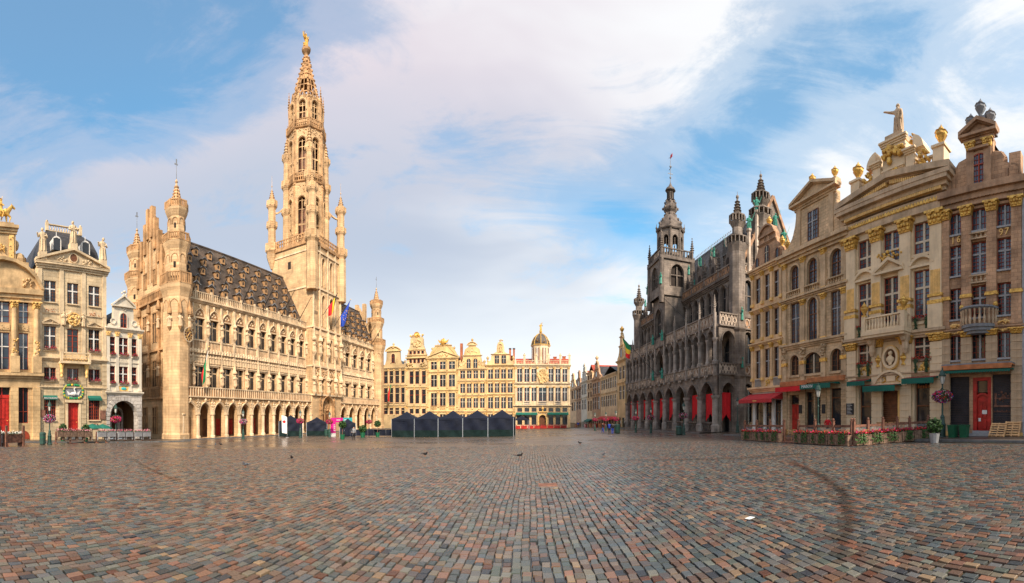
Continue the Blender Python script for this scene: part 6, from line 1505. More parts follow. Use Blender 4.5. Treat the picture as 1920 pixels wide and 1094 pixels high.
    for i in range(70): u = Bd + (A - Bd) * (i + .5) / 70; q.tube((u, yr, zr + .2), (u, yr, zr + .95), .05, .03, 4); q.lump(u, yr, zr + .75, .13, .1, .13, 0, 5)
    B.part(q, 'ridge_cresting', ['lead'], rf)
    d = MB(); d.box(-.6, .6, 0, 2.2, 0, 1.7, 0); d.prism([(-.8, 1.6), (.8, 1.6), (0, 3.1)], -.2, 2.6, 1); d.box(-.4, .4, -.04, 0, .25, 1.5, 2); d.tube((0, -.1, 3.0), (0, -.1, 4.2), .05, .02, 4, 3); d.box(-.95, .95, -.3, -.2, 1.5, 1.62, 4)
    dm = d.mesh('dormer', ['mdr2', 'mroof', 'dark', 'copper', 'lead'])
    gb = MB(); gb.prism([(-.8, 0), (.8, 0), (.8, 1.6), (0, 3.6), (-.8, 1.6)], 0, .4, 0); gb.prism([(-.45, .2), (.45, .2)] + arch_pts(-.45, .45, 1.9, 1.2)[::-1], -.05, .02, 1); pinnacle(gb, -.95, .1, 0, 3.0, .3); pinnacle(gb, .95, .1, 0, 3.0, .3); gbm = gb.mesh('gablet', ['mdr2', 'dark'])
    for i in range(9):
        if i == 4: continue
        u = us[i] + st / 2; B.inst(gbm, 'gablet', u, YM - .1, ze + 1.0); B.inst(fm[i % 2], 'copper_statue', u, YM + .1, ze + 4.5, sc=.95)
        for row, t in ((0, .30), (1, .52), (2, .72)): B.inst(dm, 'dormer', u + (0 if row != 1 else st / 2) - (0 if row != 0 else st / 2 - .2) * 0, YM + .3 + 6.2 * t, ze + .2 + (zr - ze - .2) * t, rf, sc=(1, .8, .65)[row])
    for i, u in enumerate(us):
        q = MB(); pinnacle(q, u, YM - .35, ze, ze + 4.6, .5, n=6); B.part(q, 'eaves_pinnacle', ['mdr2'])
        q = MB(); pinnacle(q, u, -.2, z2t, z2t + 2.4, .36, n=6); B.part(q, 'gallery_pinnacle', ['mdrc'])
    # statues on the front piers
    for u, z in ((us[4], z1 + .9), (us[5], z1 + .9), (us[4], z2 + .9), (us[5], z2 + .9)): B.inst(fm[0], 'copper_statue', u, -.62, z, sc=1.05)
    # ---- central porch bay and tower
    c = (us[4] + us[5]) / 2; tw = 3.1; yt = 2.0
    q = MB(); panel(q, us[4] - .5, us[5] + .5, z2, 22.2, [(c - 1.6, c + 1.6, 14.4, 19.6, 1.2)], -.3, .6); q.box(us[4] - .5, us[4] - .2, -.3, YM, z2, 22.2); q.box(us[5] + .2, us[5] + .5, -.3, YM, z2, 22.2); B.part(q, 'porch_bay', ['mdr'])
    q = MB(); archivolt(q, c - 1.6, c + 1.6, 14.4, 19.6, 1.2, .2, .2, -.3); cornice(q, us[4] - .5, us[5] + .5, 22.4, .7, .5, -.3); B.part(q, 'porch_mouldings', ['mdr2'])
    tracery('porch_tracery', us[4] - .4, us[5] + .4, 22.4, 23.9, -.5, 5, m1='mdr2', m2='mdr3'); tracery('porch_tracery', us[4] + .2, us[5] - .2, z2 + .1, z2t, -.1, 4); tracery('porch_tracery', us[4] + .2, us[5] - .2, z1 + .1, z1t, -.1, 4)
    zt = 28.4
    def stage(u, y, hw, za, zc, ops, name, m='mdr'):
        q = MB()
        for k in range(4):
            p = MB(); panel(p, -hw, hw, za, zc, ops, 0, .45); archs = [archivolt(p, *o[:5], .14, .14) for o in ops]
            for o in ops: p.box((o[0] + o[1]) / 2 - .08, (o[0] + o[1]) / 2 + .08, .15, .3, o[2], o[3] - .4); p.box(o[0], o[1], .15, .3, o[2] + (o[3] - o[2]) * .5, o[2] + (o[3] - o[2]) * .5 + .12)
            a = k * math.pi / 2; ca, sa = math.cos(a), math.sin(a); i = len(q.v)
            for x, yy, z in p.v: X, Y = x, yy - hw; q.v.append((u + X * ca - Y * sa, y + X * sa + Y * ca, z))
            q.f += [tuple(i + t for t in f) for f in p.f]; q.m += [0] * len(p.f)
        B.part(q, name, [m])
    stage(c, yt, tw, 21.5, zt, [(-1.3, 1.3, 23.2, 27.2, 1.15)], 'tower_stage'); q = MB(); q.box(c - tw + .5, c + tw - .5, yt - tw + .5, yt + tw - .5, 21.5, zt); B.part(q, 'tower_core', ['dark'])
    q = MB()
    for k in range(4):
        a = math.pi / 4 + k * math.pi / 2; x, y = c + tw * 1.38 * math.cos(a), yt + tw * 1.38 * math.sin(a)
        q.lathe(x, y, [(.48, 20), (.42, zt), (.5, zt + .3)], 8); pinnacle(q, x, y, zt + .3, zt + 4.0, .55, n=6)
        for e in range(12):
            p = Vector((c + tw * 1.38 * math.cos(a), yt + tw * 1.38 * math.sin(a), 0)).lerp(Vector((c + tw * 1.38 * math.cos(a + math.pi / 2), yt + tw * 1.38 * math.sin(a + math.pi / 2), 0)), e / 12); q.box(p.x - .09, p.x + .09, p.y - .09, p.y + .09, zt, zt + 1.5)
    q.box(c - tw - .3, c + tw + .3, yt - tw - .3, yt + tw + .3, zt - .5, zt)
    for e in (0.1, 1.45):
        for s_ in (-1, 1): q.box(c - tw, c + tw, yt + s_ * tw - .12, yt + s_ * tw + .12, zt + e - .1, zt + e + .1); q.box(c + s_ * tw - .12, c + s_ * tw + .12, yt - tw, yt + tw, zt + e - .1, zt + e + .1)
    B.part(q, 'tower_gallery', ['mdr2'])
    for k in range(4): a = math.pi / 4 + k * math.pi / 2; B.inst(fm[k % 2], 'copper_statue', c + tw * 1.5 * math.cos(a), yt + tw * 1.5 * math.sin(a), 23.2, sc=1.1)
    # octagonal lantern, bulbous dome, little lantern, vane
    q = MB(); r = 2.35
    for k in range(8):
        a = 2 * math.pi * k / 8; ca, sa = math.cos(a), math.sin(a); sd = 2 * r * math.sin(math.pi / 8); ap = r * math.cos(math.pi / 8); p = MB(); panel(p, -sd / 2, sd / 2, zt, 34.2, [(-.52, .52, zt + 1.4, 33.0, 1.3)], 0, .35); archivolt(p, -.52, .52, zt + 1.4, 33.0, 1.3, .1, .1); p.box(-.05, .05, .1, .2, zt + 1.4, 32.5); i = len(q.v)
        for x, yy, z in p.v: q.v.append((c + ca * ap + x * -sa - yy * ca, yt + sa * ap + x * ca - yy * sa, z))
        q.f += [tuple(i + t for t in f) for f in p.f]; q.m += [0] * len(p.f)
        av = a + math.pi / 8; q.lathe(c + r * math.cos(av), yt + r * math.sin(av), [(.2, zt), (.18, 33.8), (.28, 34.2)], 6)
    B.part(q, 'lantern', ['mdr'])
    prof = [(2.6, 34.1), (2.75, 34.3), (2.75, 34.6), (2.3, 34.8), (2.2, 35.4), (1.9, 36.3), (1.35, 37.0), (1.0, 37.3), (.95, 37.8), (1.25, 38.2), (1.35, 38.7), (1.15, 39.3), (.8, 39.7), (.75, 40.0), (1.0, 40.15), (.62, 40.3), (.58, 41.8), (1.0, 42.0), (.85, 42.4), (.4, 42.8), (.12, 43.4), (.02, 43.8)]
    q = MB(); q.lathe(c, yt, prof, 8, 0, 0)
    for k in range(8):
        a = 2 * math.pi * (k + .5) / 8; [q.lump(c + rr * math.cos(a), yt + rr * math.sin(a), z, .2, .2, .3, 0, 5) for rr, z in ((2.6, 35.0), (2.05, 36.0), (1.4, 38.6), (1.0, 39.7), (1.05, 37.4))]; q.tube((c + 2.6 * math.cos(a), yt + 2.6 * math.sin(a), 34.5), (c + 2.6 * math.cos(a), yt + 2.6 * math.sin(a), 35.8), .12, .03)
    B.part(q, 'bulb_dome', ['mdr2'])
    q = MB()
    for k in range(8): a = 2 * math.pi * (k) / 8; q.box(c + .56 * math.cos(a) - .12, c + .56 * math.cos(a) + .12, yt + .56 * math.sin(a) - .12, yt + .56 * math.sin(a) + .12, 40.5, 41.6)
    B.part(q, 'lantern_slits', ['dark'])
    q = MB(); q.tube((c, yt, 43.5), (c, yt, 49.0), .07, .03); [q.lump(c, yt, z, .2, .2, .2) for z in (44.5, 46.6)]; q.box(c - .6, c + .6, yt - .03, yt + .03, 46.2, 46.3); q.box(c - .03, c + .03, yt - .5, yt + .5, 45.2, 45.3); q.prism([(c + .05, 48.0), (c + .9, 48.0), (c + .9, 48.6), (c + .05, 48.6)], yt - .02, yt + .02, 1); q.tube((c, yt, 48.3), (c - .8, yt, 48.6), .06, .02, 5); B.part(q, 'weather_vane', ['lead', 'red'])
    # ---- corner turrets
    def turret(u, y, z0, za, zc, zp, r, name='turret'):
        q = MB(); q.lathe(u, y, [(r * 1.55, z0), (r * 1.5, za - 1.2), (r * 1.7, za - .6), (r * 1.9, za - .1), (r * 1.9, za), (r, za + .02), (r * .95, zc - .8), (r * 1.3, zc - .3), (r * 1.5, zc), (r * .9, zc + .02), (r * .75, zc + .3), (r * .12, zp)], 8)
        for zz_, rr in ((za, 1.85), (zc, 1.45)):
            for k in range(16): a = 2 * math.pi * k / 16; q.box(u + r * rr * math.cos(a) - .07, u + r * rr * math.cos(a) + .07, y + r * rr * math.sin(a) - .07, y + r * rr * math.sin(a) + .07, zz_, zz_ + .9)
            q.lathe(u, y, [(r * rr * 1.08, zz_ + .85), (r * rr * 1.08, zz_ + 1.0), (r * rr * .85, zz_ + 1.02)], 8)
        for k in range(7): t = .1 + .8 * k / 7; z = zc + (zp - zc) * t; rr = r * (.8 * (1 - t) + .1); q.lathe(u, y, [(rr, z), (rr * 1.0 + .2, z + .15), (rr * .9, z + .3)], 8)
        q.lump(u, y, zp + .1, .25, .25, .3); q.tube((u, y, zp), (u, y, zp + .9), .05, .02, 4); B.part(q, name, ['mdr'])
    turret(A - .3, YM + .3, zb, 24.7, 27.9, 31.6, .8); turret(Bd - .2, YM - .6, zb, 23.5, 26.4, 30.4, .8); turret(A - .4, YM + 4.6, 22, 29.9, 32.4, 36.2, .95); turret(A + .0, YM + 12.2, zb, 24.7, 27.9, 31.6, .8)
    # ---- side front towards the camera
    q = MB(); xs = A; yc = YM + 6.5
    def spoly(pts): q.poly([(xs, y, z) for y, z in pts])
    B.ops = []; sops = [(YM + 1.0, YM + 2.8, zb + .6, 4.6, 1.2), (YM + 1.0, YM + 2.8, 7.6, 12.2, 1.2), (YM + 1.0, YM + 2.8, 15.2, 19.8, 1.2)]
    sops += [(a + 3.2, b + 3.2, cc, dd, k) for a, b, cc, dd, k in sops] + [(a + 6.4, b + 6.4, cc, dd, k) for a, b, cc, dd, k in sops] + [(a + 9.4, b + 9.4, cc, dd, k) for a, b, cc, dd, k in sops]
    p = MB(); panel(p, YM, YM + 13, zb, ze, sops, 0, .4)
    for i, o in enumerate(sops): archivolt(p, *o, .14, .16); p.box(o[0] / 2 + o[1] / 2 - .08, o[0] / 2 + o[1] / 2 + .08, .2, .35, o[2], o[3] - .4, 0); p.box(o[0], o[1], .2, .35, o[2] + (o[3] - o[2]) * .5, o[2] + (o[3] - o[2]) * .5 + .15, 0); p.box(o[0], o[1], .36, .4, o[2], o[3], 1)
    # local frame of the side wall: its x runs into the block, its front faces +u
    p.prism([(YM, ze), (YM + 13, ze), (YM + 6.5, zr + 1.5)], 0, .4)
    q.v += [(xs - y, x, z) for x, y, z in p.v]; q.f += [f for f in p.f]; q.m += p.m
    B.part(q, 'side_wall', ['mdr', 'glass'])
    for z0, z1_ in ((z1 + .1, z1t), (z2 + .1, z2t), (ze + .1, zet)): tracery('side_tracery', YM + .9, YM + 12.5, z0, z1_, 0, 8, side=A + .2, m1='mdr3', m2='mdrl')
    q = MB()
    for a, b in (((YM + .5, ze + 1), (yc, zr + 1.6)), ((YM + 12.5, ze + 1), (yc, zr + 1.6))):
        for k in range(8):
            t0, t1 = k / 8, (k + 1) / 8; p0, p1 = Vector((A + .1, a[0] + (b[0] - a[0]) * t0, a[1] + (b[1] - a[1]) * t0)), Vector((A + .1, a[0] + (b[0] - a[0]) * t1, a[1] + (b[1] - a[1]) * t1)); q.tube(p0, p1, .3, n=4); q.lump(p0.x, p0.y, p0.z + .45, .2, .2, .25)
    B.part(q, 'gable_coping', ['mdr3'])
    for k, (yy, h) in enumerate(((YM + 1.9, 27.2), (YM + 3.3, 30.3), (YM + 6.8, 29.0), (YM + 8.6, 27.0))):
        q = MB(); q.lathe(A + .35, yy, [(.3, ze), (.28, h - .5), (.42, h - .3), (.42, h)], 6); B.part(q, 'statue_column', ['mdrl' if k < 2 else 'mdr'])
        s_ = MB(); figure(s_, 0, 0, 0, 2.0, 0, seed=k); s_.tube((.4, 0, 1.2), (.9, 0, 2.6), .05, .02, 4); B.inst(s_.mesh('copper_statue', ['copper']), 'copper_statue', A + .35, yy, h, rz=R(60))
    # end bay of the galleries, facing the camera
    for z0, z1_, a_top in ((zb, z1, 4.6), (z1, z2, 11.9)):
        p = MB(); panel(p, .2, YM - .2, z0, z1_, [(.75, YM - .75, z0 + (.1 if z0 < 0 else 1.7), a_top, 1.25)], 0, .4); archivolt(p, .75, YM - .75, a_top - 1.5, a_top, 1.25, .16, .16); q = MB(); q.v = [(A + .45 - y, x, z) for x, y, z in p.v]; q.f = p.f; q.m = p.m; B.part(q, 'gallery_end_arch', ['mdr'])
    for z0, z1_ in ((z1 + .1, z1t), (z2 + .1, z2t)): tracery('gallery_end_tracery', .3, YM - .3, z0, z1_, 0, 3, side=A + .55, m1='mdr2')
    for z in (z1 + .3, z2 + .3): B.inst(fm[1], 'copper_statue', A + .75, YM + .4, z + .8, sc=1.05)
    q = MB()
    for z0, z1_ in ((zb, z1 + .1), (z1t, z2)): q.lathe(A + .1, YM + .2, [(.95, z0), (.9, z1_ - .6), (1.15, z1_ - .2), (1.15, z1_)], 8)
    B.part(q, 'corner_shaft', ['mdr'])
    # back wall and far end
    q = MB(); q.poly([(Bd - .5, YM + 13, zb), (Bd - .5, YM, zb), (Bd - .5, YM, ze), (Bd - .5, YM + 6.5, zr), (Bd - .5, YM + 13, ze)]); q.poly([(A, YM + 13, zb), (Bd - .5, YM + 13, zb), (Bd - .5, YM + 13, ze), (A, YM + 13, ze)]); B.part(q, 'back_walls', ['mdr'])
    # red hangings in the arches: cloth with a swallow-tail foot
    for i in (0, 1, 2, 3, 4, 5, 7, 8):
        a, b = us[i] + .75, us[i + 1] - 1.0; zt_, zbm = 3.1, -.9; k = 14; q = MB()
        for e in range(k):
            x0, x1 = a + (b - a) * e / k, a + (b - a) * (e + 1) / k; y0, y1 = .5 + .07 * math.sin(e * 1.9), .5 + .07 * math.sin((e + 1) * 1.9); f0, f1 = 1.1 * (1 - abs(2 * e / k - 1)), 1.1 * (1 - abs(2 * (e + 1) / k - 1))
            q.poly([(x0, y0, zbm + f0), (x1, y1, zbm + f1), (x1, y1, zt_), (x0, y0, zt_)]); q.poly([(x1, y1 + .02, zbm + f1), (x0, y0 + .02, zbm + f0), (x0, y0 + .02, zt_), (x1, y1 + .02, zt_)])
        me = q.mesh('red_hanging', ['red'], (a, 0, zbm)); o = mobj('red_hanging', me, None, w.W(a, 0, zbm), w.rz)
        tag(o, 'red swallow-tailed cloth in the ' + ('first', 'second', 'third', 'fourth', 'central fifth', 'sixth', 'seventh', 'eighth', 'last')[i] + ' arch from the far end of the dark hall', 'banner', 'red hangings in the arcade')
    q = MB()
    for e in range(8):
        y0, y1 = .9 + 1.5 * e / 8, .9 + 1.5 * (e + 1) / 8; d0, d1 = .05 * math.sin(e * 2), .05 * math.sin(e * 2 + 2); f0, f1 = 1.0 * (1 - abs(2 * e / 8 - 1)), 1.0 * (1 - abs(2 * (e + 1) / 8 - 1)); q.poly([(A + .1 + d0, y0, -.9 + f0), (A + .1 + d1, y1, -.9 + f1), (A + .1 + d1, y1, 3.2), (A + .1 + d0, y0, 3.2)]); q.poly([(A + .08 + d1, y1, -.9 + f1), (A + .08 + d0, y0, -.9 + f0), (A + .08 + d0, y0, 3.2), (A + .08 + d1, y1, 3.2)])
    o = mobj('red_hanging', q.mesh('red_hanging', ['red'], (A, 0, -.9)), None, w.W(A, 0, -.9), w.rz); tag(o, 'red swallow-tailed cloth in the end arch at the near corner of the dark hall', 'banner', 'red hangings in the arcade')
kings_hall()

# ================================================================ right side: near guildhouses
def gnd(w, u, y=0.0):
    q = w.W(u, y); return float(gz(q.x, q.y))
def brewer_row():
    w = WR; U, Z = w.U, w.Z
    # ---------------- tan house next to the dark hall
    u0, u1 = U(1409.5), U(1468.5); uc = (u0 + u1) / 2; zb = gnd(w, uc)
    B = Bld('tan_guildhouse', 'tan three-bay house with gilt capitals and red awning beside the dark hall', w, uc, zb)
    cols = [(U(1416.5), U(1427)), (U(1433.5), U(1444.5)), (U(1451), U(1463.3))]; x = 1457
    rows = [(Z(x, 556), Z(x, 506)), (Z(x, 627), Z(x, 577)), (Z(x, 706), Z(x, 650))]
    for za, zc in rows:
        for a, b in cols: win(B, a, b, za, zc, 0, 'brownw', 'greyw', 2, (.58,), (1, 3), .22, mw=.14)
    zt = Z(1468, 485); zs = Z(1468, 727)
    for a, b in ((cols[0][0] - .2, cols[0][1] + .3), (cols[1][0], cols[1][1] + .1), (cols[2][0], cols[2][1])):
        win(B, a, b, zb + .2, Z(x, 748) - .1, 1 if a < cols[0][0] else 0, 'brownw', 'darkw', 1, (.8,) if a > cols[0][0] else (), (2, 3), .35, split=False)
    m = MB(); panel(m, u0, u1, zs, zt, [o for o in B.ops if o[2] > zs - .5], 0, .3); B.part(m, 'front_wall', ['r1'])
    m = MB(); panel(m, u0, u1, zb - .4, zs, [o for o in B.ops if o[2] < zs - .5], .1, .35); B.part(m, 'shopfront', ['white'])
    t = MB(); cornice(t, u0, u1, zt + .15, .6, .5); cornice(t, u0, u1, Z(1464, 566), .4, .4); cornice(t, u0, u1, Z(1464, 634), .4, .4); cornice(t, u0, u1, zs + .25, .6, .5); B.part(t, 'cornices', ['r1'])
    edges = [u0 + .3] + [(a[1] + b[0]) / 2 for a, b in zip(cols, cols[1:])] + [u1 - .3]
    for u in edges:
        for za, zc in rows:
            q = MB(); pilaster(q, u, .42, za - .3, zc + .35, .2, mb_i=1); B.part(q, 'pilaster', ['r1', 'goldp']); q = MB(); capital(q, u, .45, zc + .0, zc + .5, .22); B.part(q, 'gilt_capital', ['gold'])
    for i, (a, b) in enumerate(cols):
        za = rows[2][0]; q = MB()
        if i == 1: relief(q, (a + b) / 2, za - .6, b - a - .2, .8, -.02, 16, 3, 0, .1); B.part(q, 'gilt_grille', ['gold'])
        else: [q.tube((a + (b - a) * k / 7, -.05, za - 1.0), (a + (b - a) * k / 7, -.05, za - .15), .035, n=4) for k in range(8)]; q.box(a, b, -.1, 0, za - .2, za - .1); B.part(q, 'window_grille', ['greyw'])
    awning(B, u0 - .3, u1 + .1, Z(1440, 738), Z(1440, 750), 1.7, 'redaw', .35)
    q = MB(); [q.box(uc - .4 + .16 * k, uc - .3 + .16 * k, -1.735, -1.72, Z(1440, 750) - .24, Z(1440, 750) - .1) for k in range(5)]; B.part(q, 'awning_lettering', ['goldp'])['kind'] = 'stuff'
    g = MB(); zg = Z(1437, 424); H = zg - zt; cg = U(1438.5)
    g.prism(mirror([(cg - 3.0, zt), (cg - 2.95, zt + .9), (cg - 2.3, zt + 1.3), (cg - 1.9, zt + 2.1), (cg - 1.6, zt + H * .62), (cg - 1.5, zt + H * .75), (cg - .9, zt + H * .95), (cg - .3, zg)], cg)[::-1], 0, .6); B.part(g, 'gable_wall', ['r4'])
    g = MB(); segped(g, cg - 1.3, cg + 1.3, zt + H * .78, .9, .3, 0, .2); roundel(g, cg, zt + H * .66, .35, 0); cornice(g, cg - 1.6, cg + 1.6, zt + H * .60, .25, .2); B.part(g, 'gable_mouldings', ['r4b'])
    win(B, cg - .42, cg + .42, zt + .3, zt + 2.4, 1, 'brownw', 'creamw', 2, (.6,), (1, 2), -.04, op=False, mw=.06); [win(B, cg + e * 1.9 - .3, cg + e * 1.9 + .3, zt + .3, zt + 1.5, 1, 'brownw', 'brownw', 1, (), (1, 0), -.04, op=False) for e in (-1, 1)]
    q = MB(); urn(q, cg, .3, zg - .1, 1.3); urn(q, u1 - .5, .3, zt + 1.5, 1.3); urn(q, u1 - 1.3, .3, zt + 1.0, 1.2); B.part(q, 'gilt_urns', ['gold'])
    q = MB(); q.box(u1 - .8, u1 - .2, 0, .6, zt, zt + 1.5); q.box(u1 - 1.6, u1 - 1.0, 0, .6, zt, zt + 1.0); B.part(q, 'gable_piers', ['r4'])
    body(B, u0 + .02, u1 - .02, zb - .4, zt, 12, zt + 3.6, ['r1'], 'slate')

    # ---------------- buff sandstone house with arched windows
    u0, u1 = U(1468.8), U(1590); uc = U(1527); zb = gnd(w, uc)
    B = Bld('arched_window_guildhouse', 'buff stone house with three arched top windows and pedimented scroll gable', w, uc, zb)
    cols = [(U(1482), U(1499)), (U(1514.5), U(1533.5)), (U(1557.5), U(1580))]; x = 1568
    zA = (Z(x, 520), Z(x, 467)); zB = (Z(x, 629), Z(x, 545)); zC = (Z(x, 696), Z(x, 654))
    for i, (a, b) in enumerate(cols):
        win(B, a, b, *zA, 1, 'brownw', 'brownw', 2, (.56,), (2, 4), .25, mw=.09, glass='glassb')
        win(B, a, b, *zB, 1 if i == 1 else 0, 'brownw', 'greyw' if i != 1 else 'brownw', 2, (.62,), (2, 5), .25, mw=.12, glass='glassb')
        e = .7 if i == 1 else 0
        win(B, a - e, b + e, *zC, .8, 'brownw', 'creamw' if i == 1 else 'brownw', 2, (), (2, 4), .25, mw=.12)
    zt = Z(1584, 440); zs = Z(1589, 714)
    up = list(B.ops); B.ops = []
    # shop level: red door, window, wide display
    sw = [(U(1480), U(1498), zb + .1, Z(1490, 741)), (U(1510), U(1526), zb + .1, Z(1518, 735)), (U(1528), U(1545), zb + .9, Z(1536, 735)), (U(1556), U(1580), zb + .5, Z(1568, 728))]
    door(B, sw[0][0], sw[0][1], sw[0][2], sw[0][3] - 1.0, .4); win(B, *sw[0][:2], sw[0][3] - 1.0, sw[0][3], 0, 'brownw', 'brownw', 1, (), (1, 0), .4); B.ops[-1] = sw[0]
    for q in sw[1:]: win(B, *q, 0, 'brownw', 'brownw', 1, (.78,), (1, 0), .35, split=False)
    m = MB(); panel(m, u0, u1, zs, zt, up, 0, .35); B.part(m, 'front_wall', ['r2']); m = MB(); panel(m, u0, u1, zb - .4, zs, B.ops, 0, .4); B.part(m, 'shopfront_wall', ['r2'])
    t = MB(); cornice(t, u0, u1, zt + .3, .9, .75, dent=1.0); cornice(t, u0, u1, Z(1589, 528), .5, .45); cornice(t, u0, u1, Z(1589, 627), .55, .45); cornice(t, u0, u1, zs + .1, .4, .3); B.part(t, 'cornices', ['r2b'])
    edges = [u0 + .35, (cols[0][1] + cols[1][0]) / 2, (cols[1][1] + cols[2][0]) / 2, u1 - .4]
    for u in edges:
        for (za, zc) in ((zA[0] - .9, zt - .6), (zB[0] - .25, Z(1589, 535) - .2)):
            q = MB(); pilaster(q, u, .62, za, zc, .2, mb_i=1); B.part(q, 'pilaster', ['r2b', 'goldp']); q = MB(); capital(q, u, .6, zc - .55, zc, .22); B.part(q, 'gilt_capital', ['gold'])
        q = MB(); pilaster(q, u, .62, zs, zC[1] - .3, .2); relief(q, u, zC[1] + .1, .6, 1.5, -.15, 18, int(u), 0, .2); B.part(q, 'mask_bracket', ['r2b']); q = MB(); q.box(u - .4, u + .4, -.28, .02, zC[1] - 1.1, zC[1] - .75); B.part(q, 'gilt_band', ['gold']); blocks(B, u, .7, zb, zs - .3, .14, 'r2', st=.5)
        q = MB(); q.box(u - .42, u + .42, -.22, .03, zb - .1, zb + .5); B.part(q, 'gilt_plinth', ['goldp'])
    for i, (a, b) in enumerate(cols):
        q = MB(); archivolt(q, a, b, zA[0], zA[1], 1, .22, .14); B.part(q, 'arch_moulding', ['r2b']); q = MB(); balusters(q, a - .25, b + .25, zA[0] - .75, zA[0], -.2, .3, .09); B.part(q, 'balustrade', ['r2b'])
        e = .7 if i == 1 else 0; q = MB(); archivolt(q, a - e, b + e, zC[0], zC[1], .8, .2, .1); q.box(a - e - .2, b + e + .2, -.2, .1, zC[0] - .25, zC[0] - .01); B.part(q, 'arch_moulding', ['r2b'])
    q = MB(); archivolt(q, *cols[1], zB[0], zB[1], 1, .2, .14); relief(q, uc, zB[1] + .5, .5, .7, -.1, 8, 3, 1, .15); B.part(q, 'centre_arch', ['r2b', 'gold'])
    # gable
    cg = U(1527.5); zp = Z(1527, 375); zap = Z(1529, 353); hw = (U(1566) - U(1492)) / 2
    g = MB(); z0 = zt + .3; H = zp - z0
    g.prism(mirror([(u0 + .3, z0), (u0 + .35, z0 + .5), (cg - hw - 1.3, z0 + .9), (cg - hw - .55, z0 + H * .38), (cg - hw - .15, z0 + H * .62), (cg - hw, z0 + H * .8), (cg - hw, zp)], cg)[::-1], 0, .7); B.part(g, 'gable_wall', ['r2'])
    g = MB(); pediment(g, cg - hw - .15, cg + hw + .15, zp + .3, 1.25, .6); cornice(g, cg - hw, cg + hw, zp + .3, .6, .4); [pilaster(g, cg + e * (hw - .5), .6, z0, zp - .3, .12) for e in (-1, 1)]; B.part(g, 'gable_pediment', ['r2b'])
    win(B, U(1515.5), U(1535), Z(1525, 450), Z(1525, 395), 0, 'brownw', 'greyw', 2, (.62,), (2, 3), -.05, op=False, mw=.13, glass='glassb'); q = MB(); q.box(U(1515.5) - .2, U(1535) + .2, -.12, 0, Z(1525, 450) - .25, Z(1525, 450) - .01); B.part(q, 'gable_sill', ['r2b'])
    for u, h, mm in ((cg - .6, zp + 1.5, 'gold'), (cg + hw - .3, zp + .9, 'gold'), (u1 - .6, z0 + 1.0, 'r2b'), (u0 + .4, z0 + .5, 'gold')): q = MB(); q.box(u - .45, u + .45, -.1, .6, h - .6, h + .25); B.part(q, 'finial_block', ['r2b']); q = MB(); urn(q, u, .25, h + .25, 1.3); B.part(q, 'urn', [mm])
    body(B, u0 + .02, u1 - .02, zb - .4, zt, 12, zt + 5.0, ['r2'], 'redroof')
    q = MB(); q.box(u0 - .0, U(1519), -.5, .02, Z(1490, 725), Z(1490, 716)); q.box(U(1519.5), u1 - .1, -.52, .02, Z(1555, 716), Z(1555, 707)); B.part(q, 'shop_fascia', ['orange'])
    awning(B, u0 + .2, U(1518.5), Z(1494, 724), Z(1494, 727), 1.3, 'red', .45); a_ = awning(B, U(1520), U(1577), Z(1548, 718), Z(1548, 722), 1.5, 'greenaw', .4)
    text(B, 'MAISON', (U(1520) + U(1577)) / 2 - 1, -1.54, Z(1548, 722) - .2, .42, 'white', name='awning_lettering', parent=a_)
    q = MB(); zf = sw[3][2]; c = (sw[3][0] + sw[3][1]) / 2; q.lathe(c - .2, .9, [(.55, zf), (.5, zf + .9), (.28, zf + 1.6), (.35, zf + 2.1), (.1, zf + 2.4)], 8); q.lump(c - .2, .9, zf + 2.55, .18, .18, .22); B.part(q, 'display_mannequin', ['leaf'])
    for u in (U(1503), U(1546.5)): q = MB(); q.box(u - .22, u + .22, -.22, -.13, zb + 2.2, zb + 3.1); B.part(q, 'menu_board', ['plaq'])

    # ---------------- cream house with the great pediment and statue
    u0, u1 = U(1590.5), U(1770.5); zb = gnd(w, U(1680)); pil = [U(1598.5), U(1646), U(1700), U(1757)]; uc = (pil[1] + pil[2]) / 2
    B = Bld('statue_guildhouse', 'cream guildhouse with gilt capitals, broad pediment and standing bishop statue on top', w, uc, zb)
    cols = [(U(1609), U(1638.5)), (U(1656), U(1686)), (U(1713), U(1749))]; x = 1731
    zA = (Z(x, 474.6), Z(x, 415.5)); zB = (Z(x, 601.4), Z(x, 505.5)); zC = (Z(x, 678), Z(x, 631)); zs = Z(x, 700)
    for i, (a, b) in enumerate(cols):
        win(B, a, b, *zA, 0, 'redw', 'creamw', 2, (.40,), (2, 3), .28, mw=.2, glass='glassb'); win(B, a, b, *zB, 0, 'redw', 'creamw', 2, (.66,), (2, 5), .28, mw=.2, glass='glassb' if i != 1 else 'glass')
        if i != 1: win(B, a, b, *zC, 0, 'redw', 'creamw', 2, (.62,), (2, 3), .28, mw=.16)
    up = list(B.ops); B.ops = []
    for a, b, c, d in ((U(1610), U(1636.5), zb + .5, Z(1623, 722)), (U(1714.5), U(1746.5), zb + .5, Z(1730, 716))): win(B, a, b, c, d, 0, 'brownw', 'brownw', 1, (.52,), (1, 0), .4, split=False)
    sh = (U(1651), U(1685), zb + .05, Z(1668, 733)); B.ops.append(sh)
    q = MB(); n = 22
    for i in range(n): z0 = sh[2] + (sh[3] - sh[2]) * i / n; q.box(sh[0], sh[1], .3 + .02 * (i % 2), .4, z0, z0 + (sh[3] - sh[2]) / n - .012)
    B.part(q, 'roller_shutter', ['brownw'])
    zt = Z(1765, 388)
    m = MB(); panel(m, u0, u1, zs, zt, up, 0, .35); B.part(m, 'front_wall', ['r3']); m = MB(); panel(m, u0, u1, zb - .4, zs, B.ops, 0, .5); B.part(m, 'ground_floor_wall', ['r3'])
